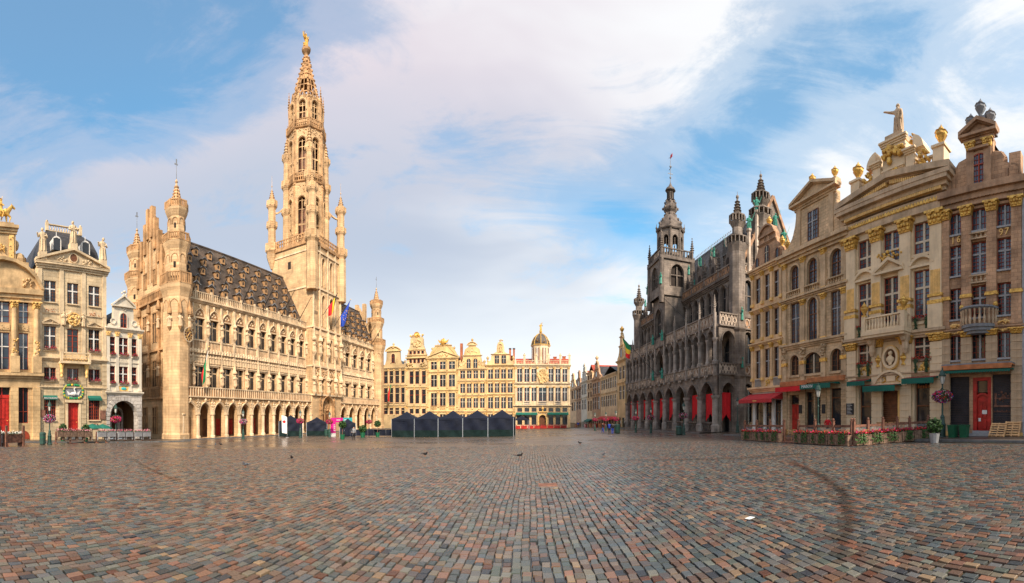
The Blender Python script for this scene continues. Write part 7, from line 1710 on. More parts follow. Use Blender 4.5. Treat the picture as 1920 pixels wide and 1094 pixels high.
    for i, u in enumerate(pil):
        wd = 1.05; q = MB(); z0, z1 = Z(1757, 618), Z(1757, 424); pilaster(q, u, wd, z0, z1, .32, base=.5); q.box(u - wd * .6, u + wd * .6, -.45, .03, z0, Z(1757, 572)); B.part(q, 'giant_pilaster', ['r3'])
        q = MB(); q.box(u - wd * .42, u + wd * .42, -.34, -.31, Z(1757, 552), Z(1757, 508)); [q.box(u - wd * .42 + wd * .84 * k / 6 + .03, u - wd * .42 + wd * .84 * k / 6 + .09, -.37, -.33, Z(1757, 552), Z(1757, 508)) for k in range(6)]; B.part(q, 'gilt_fluting', ['goldp'])
        q = MB(); q.box(u - wd * .64, u + wd * .64, -.46, .02, Z(1757, 558), Z(1757, 553)); q.box(u - wd * .64, u + wd * .64, -.47, .02, Z(1757, 572), Z(1757, 565)); B.part(q, 'gilt_moulding', ['gold'])
        q = MB(); capital(q, u, 1.15, z1, Z(1757, 399), .4); B.part(q, 'gilt_capital', ['gold'])
        q = MB(); capital(q, u, 1.1, Z(1757, 640), Z(1757, 626), .3); B.part(q, 'gilt_capital', ['gold'])
        blocks(B, u, 1.1, zs + .05, Z(1757, 641), .22, 'r3', st=.62); blocks(B, u, 1.1, zb + .4, zs, .22, 'r3', st=.62); q = MB(); q.box(u - .62, u + .62, -.3, .02, zb - .3, zb + .4); B.part(q, 'gilt_plinth', ['goldp'])
    t = MB(); cornice(t, u0, u1, Z(1757, 616), .6, .45); cornice(t, u0, u1, zs + .15, .35, .3); B.part(t, 'cornices', ['r3b'])
    for i in (0, 2):
        a, b = cols[i]; q = MB(); segped(q, a - .1, b + .1, zB[1] + .35, .55, .35, 0, .2); q.box(a - .2, b + .2, -.15, .1, zB[0] - .3, zB[0] - .01); q.box(a - .15, b + .15, -.1, .02, zA[0] - .25, zA[0] - .01); B.part(q, 'window_hood', ['r3'])
        q = MB(); relief(q, (a + b) / 2, zC[0] - .55, (b - a) * .8, .85, -.05, 26, i, 0, .1); B.part(q, 'gilt_scrollwork', ['gold'])
    a, b = cols[1]; q = MB(); pediment(q, a - .35, b + .35, zB[1] + .45, .85, .5); [pilaster(q, e, .3, zB[0], zB[1] + .2, .25) for e in (a - .2, b + .2)]; B.part(q, 'centre_window_hood', ['r3']); q = MB(); relief(q, (a + b) / 2, zB[1] + 1.75, 2.6, .7, -.2, 24, 6, 0, .2); B.part(q, 'gilt_crest', ['gold'])
    # balcony on brackets
    zf = Z(1668, 624); q = MB(); q.box(uc - 2.2, uc + 2.2, -1.5, 0, zf - .35, zf); q.box(uc - 2.1, uc + 2.1, -1.4, 0, zf - .55, zf - .35); bal = B.part(q, 'balcony', ['r3'])
    q = MB(); balusters(q, uc - 1.9, uc + 1.9, zf + .02, zf + 1.2, -1.25, .3, .1)
    for e in (-1, 1):
        q.box(uc + e * 2.0 - .2, uc + e * 2.0 + .2, -1.45, -1.05, zf + .01, zf + 1.3); q.box(uc + e * 2.0 - .1, uc + e * 2.0 + .1, -1.0, 0, zf + 1.05, zf + 1.2)
        for k in range(3): q.lathe(uc + e * 2.0, -.2 - .3 * k, [(.07, zf), (.1, zf + .3), (.05, zf + .7), (.08, zf + 1.05)], 6)
    B.part(q, 'balcony_balustrade', ['r3'], bal)
    for e in (-1, 1): q = MB(); urn(q, uc + e * 2.0, -1.25, zf + 1.3, 1.3); B.part(q, 'gilt_urn', ['gold'], bal); q = MB(); q.lathe(uc + e * 1.7, -.55, [(.15, zf - 2.0), (.3, zf - 1.6), (.28, zf - 1.1), (.55, zf - .56)], 8); q.lump(uc + e * 1.7, -.8, zf - .8, .3, .3, .3); B.part(q, 'balcony_bracket', ['r3b'], bal)
    # oval niche with bust
    zn = Z(1666, 672); q = MB(); n = 20
    for k in range(n):
        t0, t1 = 6.2832 * k / n, 6.2832 * (k + 1) / n; f = lambda r, t: (uc + r * .62 * math.cos(t), zn + r * .74 * math.sin(t)); q.prism([f(.98, t0), f(1.3, t0), f(1.3, t1), f(.98, t1)], -.35, .02, 0); q.prism([f(1.3, t0), f(1.42, t0), f(1.42, t1), f(1.3, t1)], -.28, .02, 2)
    q.prism([f(.98, 6.2832 * k / n) for k in range(n)], -.06, .02, 1); B.part(q, 'oval_niche', ['r3', 'brownw', 'goldp'])
    q = MB(); q.lathe(uc, -.25, [(.13, zn - .66), (.2, zn - .56), (.16, zn - .5), (.42, zn - .24), (.4, zn - .04), (.17, zn + .13), (.1, zn + .2)], 10, 0, 0, 1, .6); q.lump(uc - .04, -.3, zn + .34, .13, .15, .18, 0, 10); q.lump(uc + .02, -.22, zn + .38, .18, .15, .21, 0, 8); tag(B.part(q, 'bust', ['r3'], smooth=True), 'draped stone bust in an oval niche')
    for e in (-1, 1): q = MB(); urn(q, uc + e * 1.3, -.2, zn - .7, 1.1); B.part(q, 'gilt_urn', ['gold'])
    zarc = Z(1668, 720); q = MB(); segped(q, uc - 1.55, uc + 1.55, zarc, .95, .4, 0, .2); q.box(uc - .45, uc + .45, -.2, 0, zarc + .2, zarc + .65); B.part(q, 'door_pediment', ['r3']); q = MB(); [relief(q, uc + e * .9, zarc + .35, .7, .5, -.1, 12, 3, 0, .12, 'o') for e in (-1, 1)]; B.part(q, 'gilt_scrollwork', ['gold'])
    q = MB(); [q.box(sh[0] - .3, sh[0], -.15, .1, zb, sh[3]), q.box(sh[1], sh[1] + .3, -.15, .1, zb, sh[3])]; B.part(q, 'gilt_door_jambs', ['goldp'])
    awning(B, U(1601), U(1634), Z(1618, 712), Z(1618, 717), 1.0, 'greenaw', .35, stripe='redaw'); awning(B, U(1634.5), U(1694), Z(1665, 721), Z(1665, 725), 1.3, 'greenaw', .45, stripe='redaw'); awning(B, U(1702.5), U(1762), Z(1732, 706), Z(1732, 711), 1.0, 'greenaw', .4, stripe='redaw')
    q = MB(); c_ = U(1597.5); q.box(c_ - .42, c_ + .42, -.34, -.24, Z(1597, 778), Z(1597, 757)); B.part(q, 'menu_board', ['plaq'])
    q = MB(); zq = Z(1597, 768); [q.box(c_ - .3, c_ + .3 - .1 * (k % 3), -.352, -.343, zq - .45 + .13 * k, zq - .42 + .13 * k) for k in range(8)]; B.part(q, 'chalk_lines', ['white'])
    q = MB(); zq = Z(1730, 726); ub = U(1717); [q.box(ub + .24 * k, ub + .18 + .24 * k, .30, .32, zq - .08, zq + (.14 if k % 3 else .24)) for k in range(8)]; B.part(q, 'window_lettering', ['orange'])['kind'] = 'stuff'
    t = MB(); t.box(u0, u1, -.35, .02, zt - .2, zt + .9); cornice(t, u0 - .1, u1 + .1, zt + 2.1, 1.0, .95); B.part(t, 'entablature', ['r3b'])
    q = MB(); L_ = u1 - u0; k = 34
    for i in range(k): u = u0 + L_ * (i + .5) / k; q.lump(u, -.38, zt + .55, L_ / k * .45, .09, .2, 0, 6); q.lump(u + L_ / k * .5, -.38, zt + .45, .08, .08, .12, 0, 5)
    B.part(q, 'gilt_frieze', ['gold']); q = MB(); k = 60
    for i in range(k): u = u0 + L_ * (i + .5) / k; q.box(u - .06, u + .07, -.62, -.3, zt + 1.12, zt + 1.36)
    B.part(q, 'gilt_dentils', ['goldp'])
    zp = zt + 2.1; cP = (u0 + u1) / 2; ph = Z(1672, 340) - zp - .5
    p = MB(); pediment(p, u0 - .3, u1 + .3, zp + .3, ph, 1.0, t=.5, mf=1); B.part(p, 'pediment', ['r3b', 'r3'])
    q = MB()
    for e in (-1, 1):
        for i in range(24): t_ = (i + 1.5) / 26; u = cP + e * (L_ / 2) * (1 - t_); z = zp + .3 + ph * t_; q.box(u - .07, u + .07, -.75, -.3, z - .42, z - .14)
        relief(q, cP + e * 2.4, zp + .75, 1.4, .6, -.35, 14, 3, 0, .15)
    B.part(q, 'gilt_pediment_dentils', ['goldp'])
    tx = MB(); [tx.box(cP - 1.6 + .25 * k_, cP + 1.5 - .35 * k_, -.335, -.322, zp + .65 + .26 * k_, zp + .74 + .26 * k_) for k_ in range(4)]; B.part(tx, 'pediment_inscription', ['goldp'])
    za = Z(1672, 345); zk = Z(1672, 258)
    q = MB(); h1 = zk - za; q.box(uc - 1.95, uc + 1.95, .5, 2.0, za - 2.4, za + h1 * .55); q.box(uc - 1.15, uc + 1.15, .25, 2.0, za - 1.2, zk - .45); cornice(q, uc - 1.25, uc + 1.25, zk, .45, .3, .25)
    for e in (-1, 1):
        q.box(uc + e * 1.75 - .42, uc + e * 1.75 + .42, .1, 1.6, za - 2.0, za + h1 * .50); cornice(q, uc + e * 1.75 - .42, uc + e * 1.75 + .42, za + h1 * .60, .4, .35, .1)
        pts = arch_pts(uc + e * 1.95 - 1.0, uc + e * 1.95 + 1.0, za + h1 * .60 + 1.2, 1.2, 10)
        half = [p_ for p_ in pts if (p_[0] - uc - e * 1.95) * e >= -.02]; q.prism((([(uc + e * 1.95, za + h1 * .60)] + half) if e < 0 else (half + [(uc + e * 1.95, za + h1 * .60)]))[::-1], .2, 1.4)
    cornice(q, uc - 1.0, uc + 1.0, za + h1 * .36, .35, .25, .25); B.part(q, 'attic', ['r3'])
    q = MB(); relief(q, uc, za + h1 * .12, 1.5, 1.8, .2, 30, 3, 0, .2); relief(q, uc, za + h1 * .68, 2.2, 1.3, .15, 34, 4, 0, .25); [relief(q, uc + e * 2.9, za + h1 * .28, 1.2, 1.7, .3, 20, 4 + e, 0, .3) for e in (-1, 1)]; relief(q, uc + 1.9, za + h1 * .85, 1.0, .8, .5, 12, 6, 0, .25); B.part(q, 'gilt_cartouche', ['gold'])
    for e, pu in ((-1, U(1600)), (1, U(1757))):
        zq = zp + (1.0 if e < 0 else 1.0); q = MB(); q.box(pu - .5, pu + .5, .2, 1.2, zp - .5, zq + 1.9); q.box(pu - .62, pu + .62, .08, 1.32, zq + 1.9, zq + 2.1); B.part(q, 'attic_pier', ['r3']); q = MB(); urn(q, pu, .7, zq + 2.1, 1.9); B.part(q, 'gilt_urn', ['gold'])
        a, b = sorted((pu - e * .6, uc + e * 2.25)); q = MB(); balusters(q, a, b, zq + .3, zq + 1.7, .7, .34, .11, rail=.16); q.box(a, b, .5, .9, zp - .6, zq + .3); q.box(a, b, .4, 1.0, zp, zq + .1); B.part(q, 'attic_balustrade', ['r3'])
    body(B, u0 + .02, u1 - .02, zb - .4, zt + .8, 12, zt + 5.5, ['r3b'], 'slate')
    # the statue: a robed figure pointing towards the tower
    J = [(0, 0, 1.62), (0, 0, 1.9), (0, 0, 2.45), (0, 0, 2.95), (.0, -.02, 3.15), (0, -.03, 3.42), (-.42, 0, 2.86), (-.95, -.15, 3.0), (-1.5, -.3, 3.22), (-1.68, -.33, 3.25), (.42, 0, 2.84), (.52, .05, 2.3), (.42, -.15, 1.85), (-.2, 0, 1.5), (-.26, -.05, .85), (-.26, 0, .12), (-.3, -.2, .05), (.2, 0, 1.5), (.24, -.02, .85), (.26, .05, .12), (.3, -.15, .05)]
    E_ = [(0, 1), (1, 2), (2, 3), (3, 4), (4, 5), (3, 6), (6, 7), (7, 8), (8, 9), (3, 10), (10, 11), (11, 12), (0, 13), (13, 14), (14, 15), (15, 16), (0, 17), (17, 18), (18, 19), (19, 20)]
    rr = [.3, .29, .36, .27, .13, .21, .19, .14, .1, .08, .19, .15, .1, .21, .17, .13, .1, .21, .17, .13, .1]
    me = skin('statue', J, E_, rr, ['r3b'])
    zk2 = zk + .5; q = MB(); q.box(uc - .9, uc + .9, .2, 1.6, zk, zk + .5); B.part(q, 'statue_plinth', ['r3b'])
    s_ = B.inst(me, 'crowning_statue', uc, .9, zk2, sc=.80); tag(s_, 'standing robed statue with arm stretched towards the left')
    q = MB(); q.lathe(uc + .08, 1.02, [(.50, zk2 + .1), (.46, zk2 + 1.0), (.40, zk2 + 1.9), (.2, zk2 + 2.4)], 9, 0, .4, 1, .4); q.lump(uc, .92, zk2 + 2.76, .2, .2, .2)
    for k in range(7): a = 6.28 * k / 7; q.tube((uc + .4 * math.cos(a), 1.0 + .2 * math.sin(a), zk2 + 1.9), (uc + .52 * math.cos(a + .3), 1.0 + .24 * math.sin(a + .3), zk2 + .1), .05, .07, 5)
    B.part(q, 'statue_cloak', ['r3b'])

    # ---------------- brown house dated 1697
    u0, u1 = U(1771), U(1917); zb = gnd(w, U(1850)); uc = U(1839)
    B = Bld('dated_guildhouse', 'brown stone house dated 1697 with scroll gable, dark shutters and red arched door', w, uc, zb)
    cols = [(U(1779), U(1806)), (U(1820.5), U(1852)), (U(1868.5), U(1898.3))]; x = 1883
    R_ = [(Z(x, 424), Z(x, 381)), (Z(x, 505.4), Z(x, 445)), (Z(x, 591), Z(x, 529.4)), (Z(x, 671), Z(x, 622))]; zs = Z(1890, 688)
    for j, (za, zc) in enumerate(R_):
        for i, (a, b) in enumerate(cols):
            e = -.95 if (j == 2 and i == 1) else 0
            win(B, a, b, za + e * .0, zc, 0, 'redw', 'greyw', 2, (.62,) if j in (1, 2) else (), (2, 4 if j else 3), .26, mw=.16, glass='glassb' if j < 2 else 'glass', sill='greyw')
    zt = Z(1906, 372)
    m = MB(); panel(m, u0, u1, zs, zt, B.ops, 0, .35); B.part(m, 'front_wall', ['r4']); B.ops = []
    dd = (U(1824), U(1858.5), zb + .5, Z(1840, 708)); sA, sB = (U(1779), U(1817.5), zb + .1, Z(1800, 707)), (U(1860), U(1899.5), zb + .1, Z(1880, 702)); B.ops += [dd, sA, sB]
    m = MB(); panel(m, u0, u1, zb - .4, zs, B.ops, 0, .4); B.part(m, 'ground_floor_wall', ['r4'])
    pil = [u0 + .1, (cols[0][1] + cols[1][0]) / 2, (cols[1][1] + cols[2][0]) / 2, U(1907)]
    for i, u in enumerate(pil):
        wd = .8; q = MB(); pilaster(q, u, wd, Z(1906, 608), Z(1906, 390), .22); B.part(q, 'giant_pilaster', ['r4']); q = MB(); capital(q, u, .85, Z(1906, 390), Z(1906, 372), .3); B.part(q, 'gilt_capital', ['gold'])
        q = MB(); q.box(u - .52, u + .52, -.3, .02, Z(1906, 550), Z(1906, 546.5)); q.box(u - .48, u + .48, -.27, .02, Z(1906, 546.5), Z(1906, 543)); B.part(q, 'gilt_band', ['gold'])
        q = MB(); capital(q, u, .85, Z(1906, 626), Z(1906, 616), .26); B.part(q, 'gilt_capital', ['gold']); blocks(B, u, .9, zs, Z(1906, 627), .2, 'r3b', st=.62)
        if i in (0, 3): blocks(B, u, .85, zb + .4, zs, .18, 'r3b', st=.62); q = MB(); q.box(u - .5, u + .5, -.25, .02, zb - .2, zb + .4); B.part(q, 'gilt_plinth', ['goldp'])
    t = MB(); cornice(t, u0, u1, Z(1906, 337), 1.3, .6, dent=.3); cornice(t, u0, u1, Z(1906, 609), .35, .3); B.part(t, 'cornices', ['r4b'])
    for i in (0, 2): q = MB(); relief(q, (cols[i][0] + cols[i][1]) / 2, R_[2][0] - .75, 1.3, .7, -.06, 24, i, 0, .1, 'o'); relief(q, (cols[i][0] + cols[i][1]) / 2, R_[2][0] - .75, .7, .35, -.06, 8, i, 0, .1); B.part(q, 'gilt_cartouche', ['goldp'])
    for ch, uu, zz_ in (('1', cols[0][0] + .42, Z(1792, 448) - .2), ('6', cols[0][1] - .33, Z(1797, 446) - .2), ('9', cols[2][0] + .4, Z(1878, 436) - .05), ('7', cols[2][1] - .4, Z(1889, 434) - .05)): text(B, ch, uu, -.10, zz_, .72, 'goldp', .05, 'numeral')
    for z0, z1 in ((R_[1][1] + .12, R_[0][0] - .2), (R_[2][1] + .12, R_[1][0] - .2)):
        q = MB(); balusters(q, cols[1][0] - .05, cols[1][1] + .05, z0, z1, -.12, .34, .12, rail=.1); B.part(q, 'balustrade_panel', ['r3b'])
    # curved balcony
    cb = (cols[1][0] + cols[1][1]) / 2; zf = Z(1836, 617); q = MB(); n = 12; rad = 1.45
    arc = [(cb + rad * math.cos(math.pi + math.pi * k / n), .05 + 1.0 * math.sin(math.pi + math.pi * k / n)) for k in range(n + 1)]
    for e, h0, h1 in ((1.0, 0, .22), (.9, -.25, 0), (.75, -.45, -.25)):
        P = [(cb + (x_ - cb) * e, y_ * e) for x_, y_ in arc]; i0 = len(q.v); q.v += [(x_, y_, zf + h0) for x_, y_ in P] + [(x_, y_, zf + h1) for x_, y_ in P]; q.f += [tuple(range(i0 + n, i0 - 1, -1)), tuple(range(i0 + n + 1, i0 + 2 * n + 2))] + [(i0 + k, i0 + k + 1, i0 + n + 2 + k, i0 + n + 1 + k) for k in range(n)]; q.m += [0] * (n + 2)
    for (xa, ya), (xb, yb) in zip(arc, arc[1:]): q.tube((xa, ya, zf + 1.45), (xb, yb, zf + 1.45), .12, n=5)
    bal = B.part(q, 'balcony', ['lead'])
    q = MB()
    for xa, ya in arc: q.lathe(xa, ya * .95, [(.07, zf + .22), (.12, zf + .55), (.05, zf + .95), (.09, zf + 1.35)], 6)
    B.part(q, 'balcony_balusters', ['r3b'], bal); q = MB(); [q.lump(cb + e * rad * .95, -.2, zf + 1.7, .2, .2, .22, 0, 8) for e in (-1, 1)]; B.part(q, 'gilt_balls', ['gold'], bal)
    # shopfront: fascia, shutters, door
    q = MB(); q.box(u0 + .3, u1 - .5, -1.1, .02, zs + .15, zs + .25, 1); q.box(u0 + .3, u1 - .5, -1.12, -1.0, zs - .2, zs + .15); q.box(u0 + .3, u1 - .5, -1.0, 0, zs + .05, zs + .15); B.part(q, 'canopy', ['orange', 'lead'])
    awning(B, u0 + .4, u1 - .6, zs - .1, zs - .25, 1.05, 'greenaw', .15, stripe='redaw')
    for s in (sA, sB):
        q = MB(); n = 34
        for i in range(n): z0 = s[2] + (s[3] - s[2]) * i / n; q.box(s[0], s[1], .2 + .015 * (i % 2), .3, z0, z0 + (s[3] - s[2]) / n - .008)
        B.part(q, 'roller_shutter', ['shut'])
    q = MB(); c = (sB[0] + sB[1]) / 2; zq = zb + 2.4; q.box(c - .75, c + .75, .16, .19, zq - .12, zq); [q.lathe(c + e * .6, .18, [(.1, zq), (.06, zq + .5), (.12, zq + .9)], 6, 0, 0, 1, .3) for e in (-1, 1)]; relief(q, c, zq + .75, .8, 1.0, .19, 14, 5, 0, .04); q.box(c - .7, c + .7, .16, .19, zq + .5, zq + .56); B.part(q, 'shutter_emblem', ['wood'])
    q = MB(); [q.box(c - .85 + .12 * k_, c - .77 + .12 * k_, .17, .19, zq - .5, zq - .42 + .08 * (k_ % 3 == 0)) for k_ in range(14)]; B.part(q, 'shutter_lettering', ['wood'])
    q = MB(); q.box(dd[0], dd[0] + .3, .05, .3, zb + .5, dd[3]); q.box(dd[1] - .3, dd[1], .05, .3, zb + .5, dd[3]); q.box(dd[0] + .3, dd[1] - .3, .05, .3, dd[3] - .25, dd[3]); archivolt(q, dd[0] + .3, dd[1] - .3, zb + .5, zb + 3.2, .55, .16, .1, .2); B.part(q, 'door_frame', ['reddoor'])
    dr = MB(); a, b = dd[0] + .3, dd[1] - .3; dr.prism([(a, zb + .5), (b, zb + .5)] + arch_pts(a, b, zb + 3.2, .55)[::-1], .22, .3); [dr.box(a + .15 + (b - a - .3) * (k / 2) + .04, a + .15 + (b - a - .3) * ((k + 1) / 2) - .04, .17, .22, zb + 1.45, zb + 2.6) for k in (0, 1)]; [dr.box(a + .15, b - .15, .17, .22, zb + .65, zb + 1.25)]; dor = B.part(dr, 'door', ['brownw' if False else 'reddoor'])
    q = MB(); q.box(a + .4, a + .8, .15, .168, zb + 1.75, zb + 2.05); q.box(a + .1, a + .3, .15, .168, zb + 1.2, zb + 1.45); B.part(q, 'door_notices', ['white'], dor); q = MB(); q.box(a, b, .26, .3, zb + 3.4, dd[3] - .25); B.part(q, 'door_fanlight', ['glass'], dor)
    q = MB(); [q.box(dd[0] - .15 * k, dd[1] + .15 * k, -.1 - .3 * k, .4, zb - .3, zb + .5 - .2 * k) for k in range(3)]; B.part(q, 'door_steps', ['greyw'])
    # gable
    z0 = Z(1906, 337); cg = U(1836); hw = (U(1868) - U(1804)) / 2 - .3; zk = Z(1836, 262); H = zk - z0; g = MB()
    g.prism(mirror([(u0 + .2, z0), (u0 + .25, z0 + .5), (cg - hw - 1.9, z0 + .75), (cg - hw - 1.2, z0 + 1.3), (cg - hw - .85, z0 + H * .42), (cg - hw - .9, z0 + H * .52), (cg - hw - .6, z0 + H * .64), (cg - hw, z0 + H * .68), (cg - hw, zk)], cg)[::-1], 0, .7); B.part(g, 'gable_wall', ['r4'])
    g = MB(); pediment(g, cg - hw - .1, cg + hw + .1, zk + .35, .85, .55); cornice(g, cg - hw, cg + hw, zk + .35, .7, .35); [pilaster(g, cg + e * (hw - .4), .6, z0, zk - .7, .14) for e in (-1, 1)]; [archivolt(g, cg + e * (hw + 1.6) - .4, cg + e * (hw + 1.6) + .4, z0 + .2, z0 + 1.1, 1, .12, .1) for e in (-1, 1)]
    for e in (-1, 1):
        pts = [(cg + e * (hw + 1.9), z0 + .75), (cg + e * (hw + 1.2), z0 + 1.3), (cg + e * (hw + .85), z0 + H * .42), (cg + e * (hw + .9), z0 + H * .52), (cg + e * (hw + .6), z0 + H * .64), (cg + e * hw, z0 + H * .68)]
        for (xa, za), (xb, zc) in zip(pts, pts[1:]): g.tube((xa, .3, za), (xb, .3, zc), .2, n=6)
    B.part(g, 'gable_mouldings', ['r4b'])
    for e in (-1, 1): q = MB(); capital(q, cg + e * (hw - .4), .65, zk - .75, zk - .15, .2); B.part(q, 'gilt_capital', ['gold'])
    win(B, U(1825), U(1848), Z(1836, 351), Z(1836, 289), .3, 'redw', 'redw', 2, (.66,), (2, 3), -.05, op=False, mw=.1, glass='glassb'); q = MB(); archivolt(q, U(1825), U(1848), Z(1836, 351), Z(1836, 289), .3, .2, .12); q.box(U(1825) - .3, U(1848) + .3, -.35, 0, Z(1836, 283), Z(1836, 279)); B.part(q, 'gable_window_frame', ['r4b'])
    for u, z, h in ((cg - hw + .3, zk + .55, 1.5), (cg, zk + 1.35, 1.6), (cg + hw - .3, zk + .55, 1.5)): q = MB(); q.box(u - .5, u + .5, -.1, .6, z - .3, z + .35); B.part(q, 'finial_block', ['lead']); q = MB(); urn(q, u, .25, z + .35, h, r=.42); B.part(q, 'urn', ['lead'])
    q = MB(); q.box(u0 + .1, u0 + 1.0, -.1, .6, z0, z0 + 1.4); q.box(u1 - 1.0, u1 - .1, -.1, .6, z0, z0 + 2.0); B.part(q, 'gable_piers', ['r4'])
    body(B, u0 + .02, u1 - .02, zb - .4, zt + 1, 12, zt + 6, ['r4'], 'slate')
    q = MB(); uu = u1 + .1; q.tube((uu, -.15, zb), (uu, -.15, zt), .09, n=6); B.part(q, 'drainpipe', ['greyw'])
    # ---------------- neighbour cut by the frame
    v0, v1 = u1 + .25, u1 + 7.5
    B = Bld('grey_guildhouse', 'grey stone house at the right edge, only its drainpipe side in view', w, (v0 + v1) / 2, zb)
    for j, (za, zc) in enumerate(R_):
        for i in range(3): a = v0 + .6 + 2.3 * i; win(B, a, a + 1.5, za, zc, 0, 'redw', 'greyw', 2, (.62,), (2, 3), .26, mw=.16)
    m = MB(); panel(m, v0, v1, zb - .4, zt + 1, B.ops, 0, .35); B.part(m, 'front_wall', ['grey']); t = MB(); cornice(t, v0, v1, zt + 1.2, .6, .4); B.part(t, 'cornice', ['grey']); body(B, v0 + .02, v1 - .02, zb - .4, zt + 1, 12, zt + 5, ['grey'], 'slate'); q = MB(); urn(q, v0 + .5, .3, zt + 1.2, 1.6); B.part(q, 'gilt_urn', ['gold'])
def skin(name, J, E_, rr, mats, sub=1):
    me = bpy.data.meshes.new(name); me.from_pydata(J, E_, []); o = bpy.data.objects.new('tmp', me); COL.objects.link(o)
    md = o.modifiers.new('s', 'SKIN'); md.use_smooth_shade = True
    for i, v in enumerate(me.skin_vertices[0].data):
        v.radius = (rr[i], rr[i]) if not isinstance(rr[i], tuple) else rr[i]; v.use_root = i == 0
    s = o.modifiers.new('u', 'SUBSURF'); s.levels = s.render_levels = sub
    dg = bpy.context.evaluated_depsgraph_get(); out = bpy.data.meshes.new_from_object(o.evaluated_get(dg)); bpy.data.objects.remove(o); out.name = name
    out.materials.clear()
    for m in mats: out.materials.append(M[m])
    return out
brewer_row()

# ================================================================ things in the square
def blossoms(name, n, size, shape, mats, leafn, rg, parent, droop=0.0):
    """a mass of small petals and leaves filling a shape"""
    q = MB(); k = len(mats)
    def bit(c, s, mi):
        a = Vector((rg.gauss(0, 1), rg.gauss(0, 1), rg.gauss(0, 1))).normalized(); b = a.orthogonal().normalized() * s; d = a.cross(b)
        q.poly([c + b, c + d, c - b * .8, c - d], mi)
    for i in range(n): bit(Vector(shape(rg, True)), size * rg.uniform(.7, 1.3), rg.randrange(k))
    for i in range(leafn): bit(Vector(shape(rg, False)), size * rg.uniform(.8, 1.6), k + (i % 2))
    return tag(mobj(name, q.mesh(name, list(mats) + ['leaf', 'leafd']), parent), kind='stuff')
# ---- street lamps
def lamp_parts():
    post = MB(); post.lathe(0, 0, [(.30, 0), (.30, .12), (.24, .2), (.24, .95), (.28, 1.0), (.2, 1.1), (.15, 1.5), (.17, 1.55), (.075, 1.75), (.06, 3.1), (.1, 3.15), (.06, 3.25), (.055, 3.9), (.12, 3.95)], 10); post.box(-.45, .45, -.03, .03, 3.55, 3.6); post.lump(-.45, 0, 3.58, .05, .05, .05); post.lump(.45, 0, 3.58, .05, .05, .05)
    lan = MB(); lan.lathe(0, 0, [(.10, 3.95), (.13, 4.02), (.2, 4.5), (.21, 4.52)], 6)
    cap = MB(); cap.lathe(0, 0, [(.27, 4.5), (.29, 4.55), (.22, 4.7), (.2, 4.78), (.12, 4.92), (.05, 4.96), (.06, 5.05), (.01, 5.2)], 8)
    for k in range(6): a = 6.2832 * (k + .5) / 6; cap.tube((.12 * math.cos(a), .12 * math.sin(a), 4.0), (.23 * math.cos(a), .23 * math.sin(a), 4.52), .015, n=4)
    return post.mesh('post', ['iron']), lan.mesh('lantern_glass', ['lamp']), cap.mesh('lantern_cap', ['iron'])
LP = lamp_parts(); rgF = random.Random(11)
def ball(cx, cz, rx, rz):
    def f(rg, fl):
        while True:
            x, y, z = rg.uniform(-1, 1), rg.uniform(-1, 1), rg.uniform(-1, 1); r = x * x + y * y + z * z
            if r < 1 and (fl is False or r > .55): return (cx + x * rx, y * rx, cz + z * rz)
    return f
BASK = {}
def lamp(label, p, h, flowers=None):
    e = empty('street_lamp', p, rgF.uniform(0, 3), label, 'street lamp', 'cast iron street lamps round the square'); s = h / 5.2; e.scale = (s, s, s)
    mobj('post', LP[0], e); mobj('lantern_glass', LP[1], e); mobj('lantern_cap', LP[2], e)
    if flowers:
        if flowers not in BASK:
            o = blossoms('flower_basket', 620, .055, ball(0, 3.05, .78, .5), {'m': ('fpink', 'fpink', 'fviol', 'fwhite', 'fred'), 'r': ('fred', 'fpink', 'fpink'), 'v': ('fviol', 'fpink', 'fwhite', 'fpink')}[flowers], 420, rgF, e); BASK[flowers] = o.data
        else: tag(mobj('flower_basket', BASK[flowers], e), kind='stuff')
    return e
def lamp_px(label, x, yb, yt, fl=None, d=None):
    p = px(x, yb) if d is None else at(x, d); dd = math.hypot(p.x, p.y); lamp(label, p, p.z * -1 + (YH - yt) * dd / F, fl)
lamp_px('green iron street lamp with purple flower basket in front of the swan house', 93, 834, 751, 'v')
lamp_px('green iron street lamp with red flower basket before the arched passage', 217, 829, 757, 'r')
lamp_px('iron street lamp with flower basket before the left part of the town hall arcade', 456, 824, 768, 'v')
lamp_px('street lamp with red flowers standing behind the smaller dark tents', 563, 814, 768, 'r', 62)
lamp_px('iron street lamp with red flowers beside the town hall portal', 618, 813, 771, 'r', 63)
lamp_px('street lamp with red flower basket before the right part of the town hall arcade', 692, 811, 775, 'r', 72)
lamp_px('tall green street lamp with big pink flower basket before the dated brown house', 1767, 823, 688, 'm')
lamp_px('plain street lamp without flowers inside the cafe terrace', 1534, 815, 717, None, 28.6)
lamp_px('plain street lamp without flowers at the near corner of the dark hall', 1383, 812, 744)
lamp_px('street lamp with pink flower basket before the near arches of the dark hall', 1282, 816, 754, 'm')
lamp_px('street lamp with pink flower basket before the middle of the dark hall', 1220.5, 813, 762, 'm')
lamp_px('street lamp with red flower basket before the far arches of the dark hall', 1192, 811, 766, 'r')
lamp_px('street lamp with red flower basket near the green bin by the yellow house', 1155, 811, 769, 'r')
lamp_px('street lamp with flower basket before the wide pale street house', 1136, 809, 772, 'r')
lamp_px('farthest street lamp with red flowers in the side street', 1115.5, 808, 773, 'r')

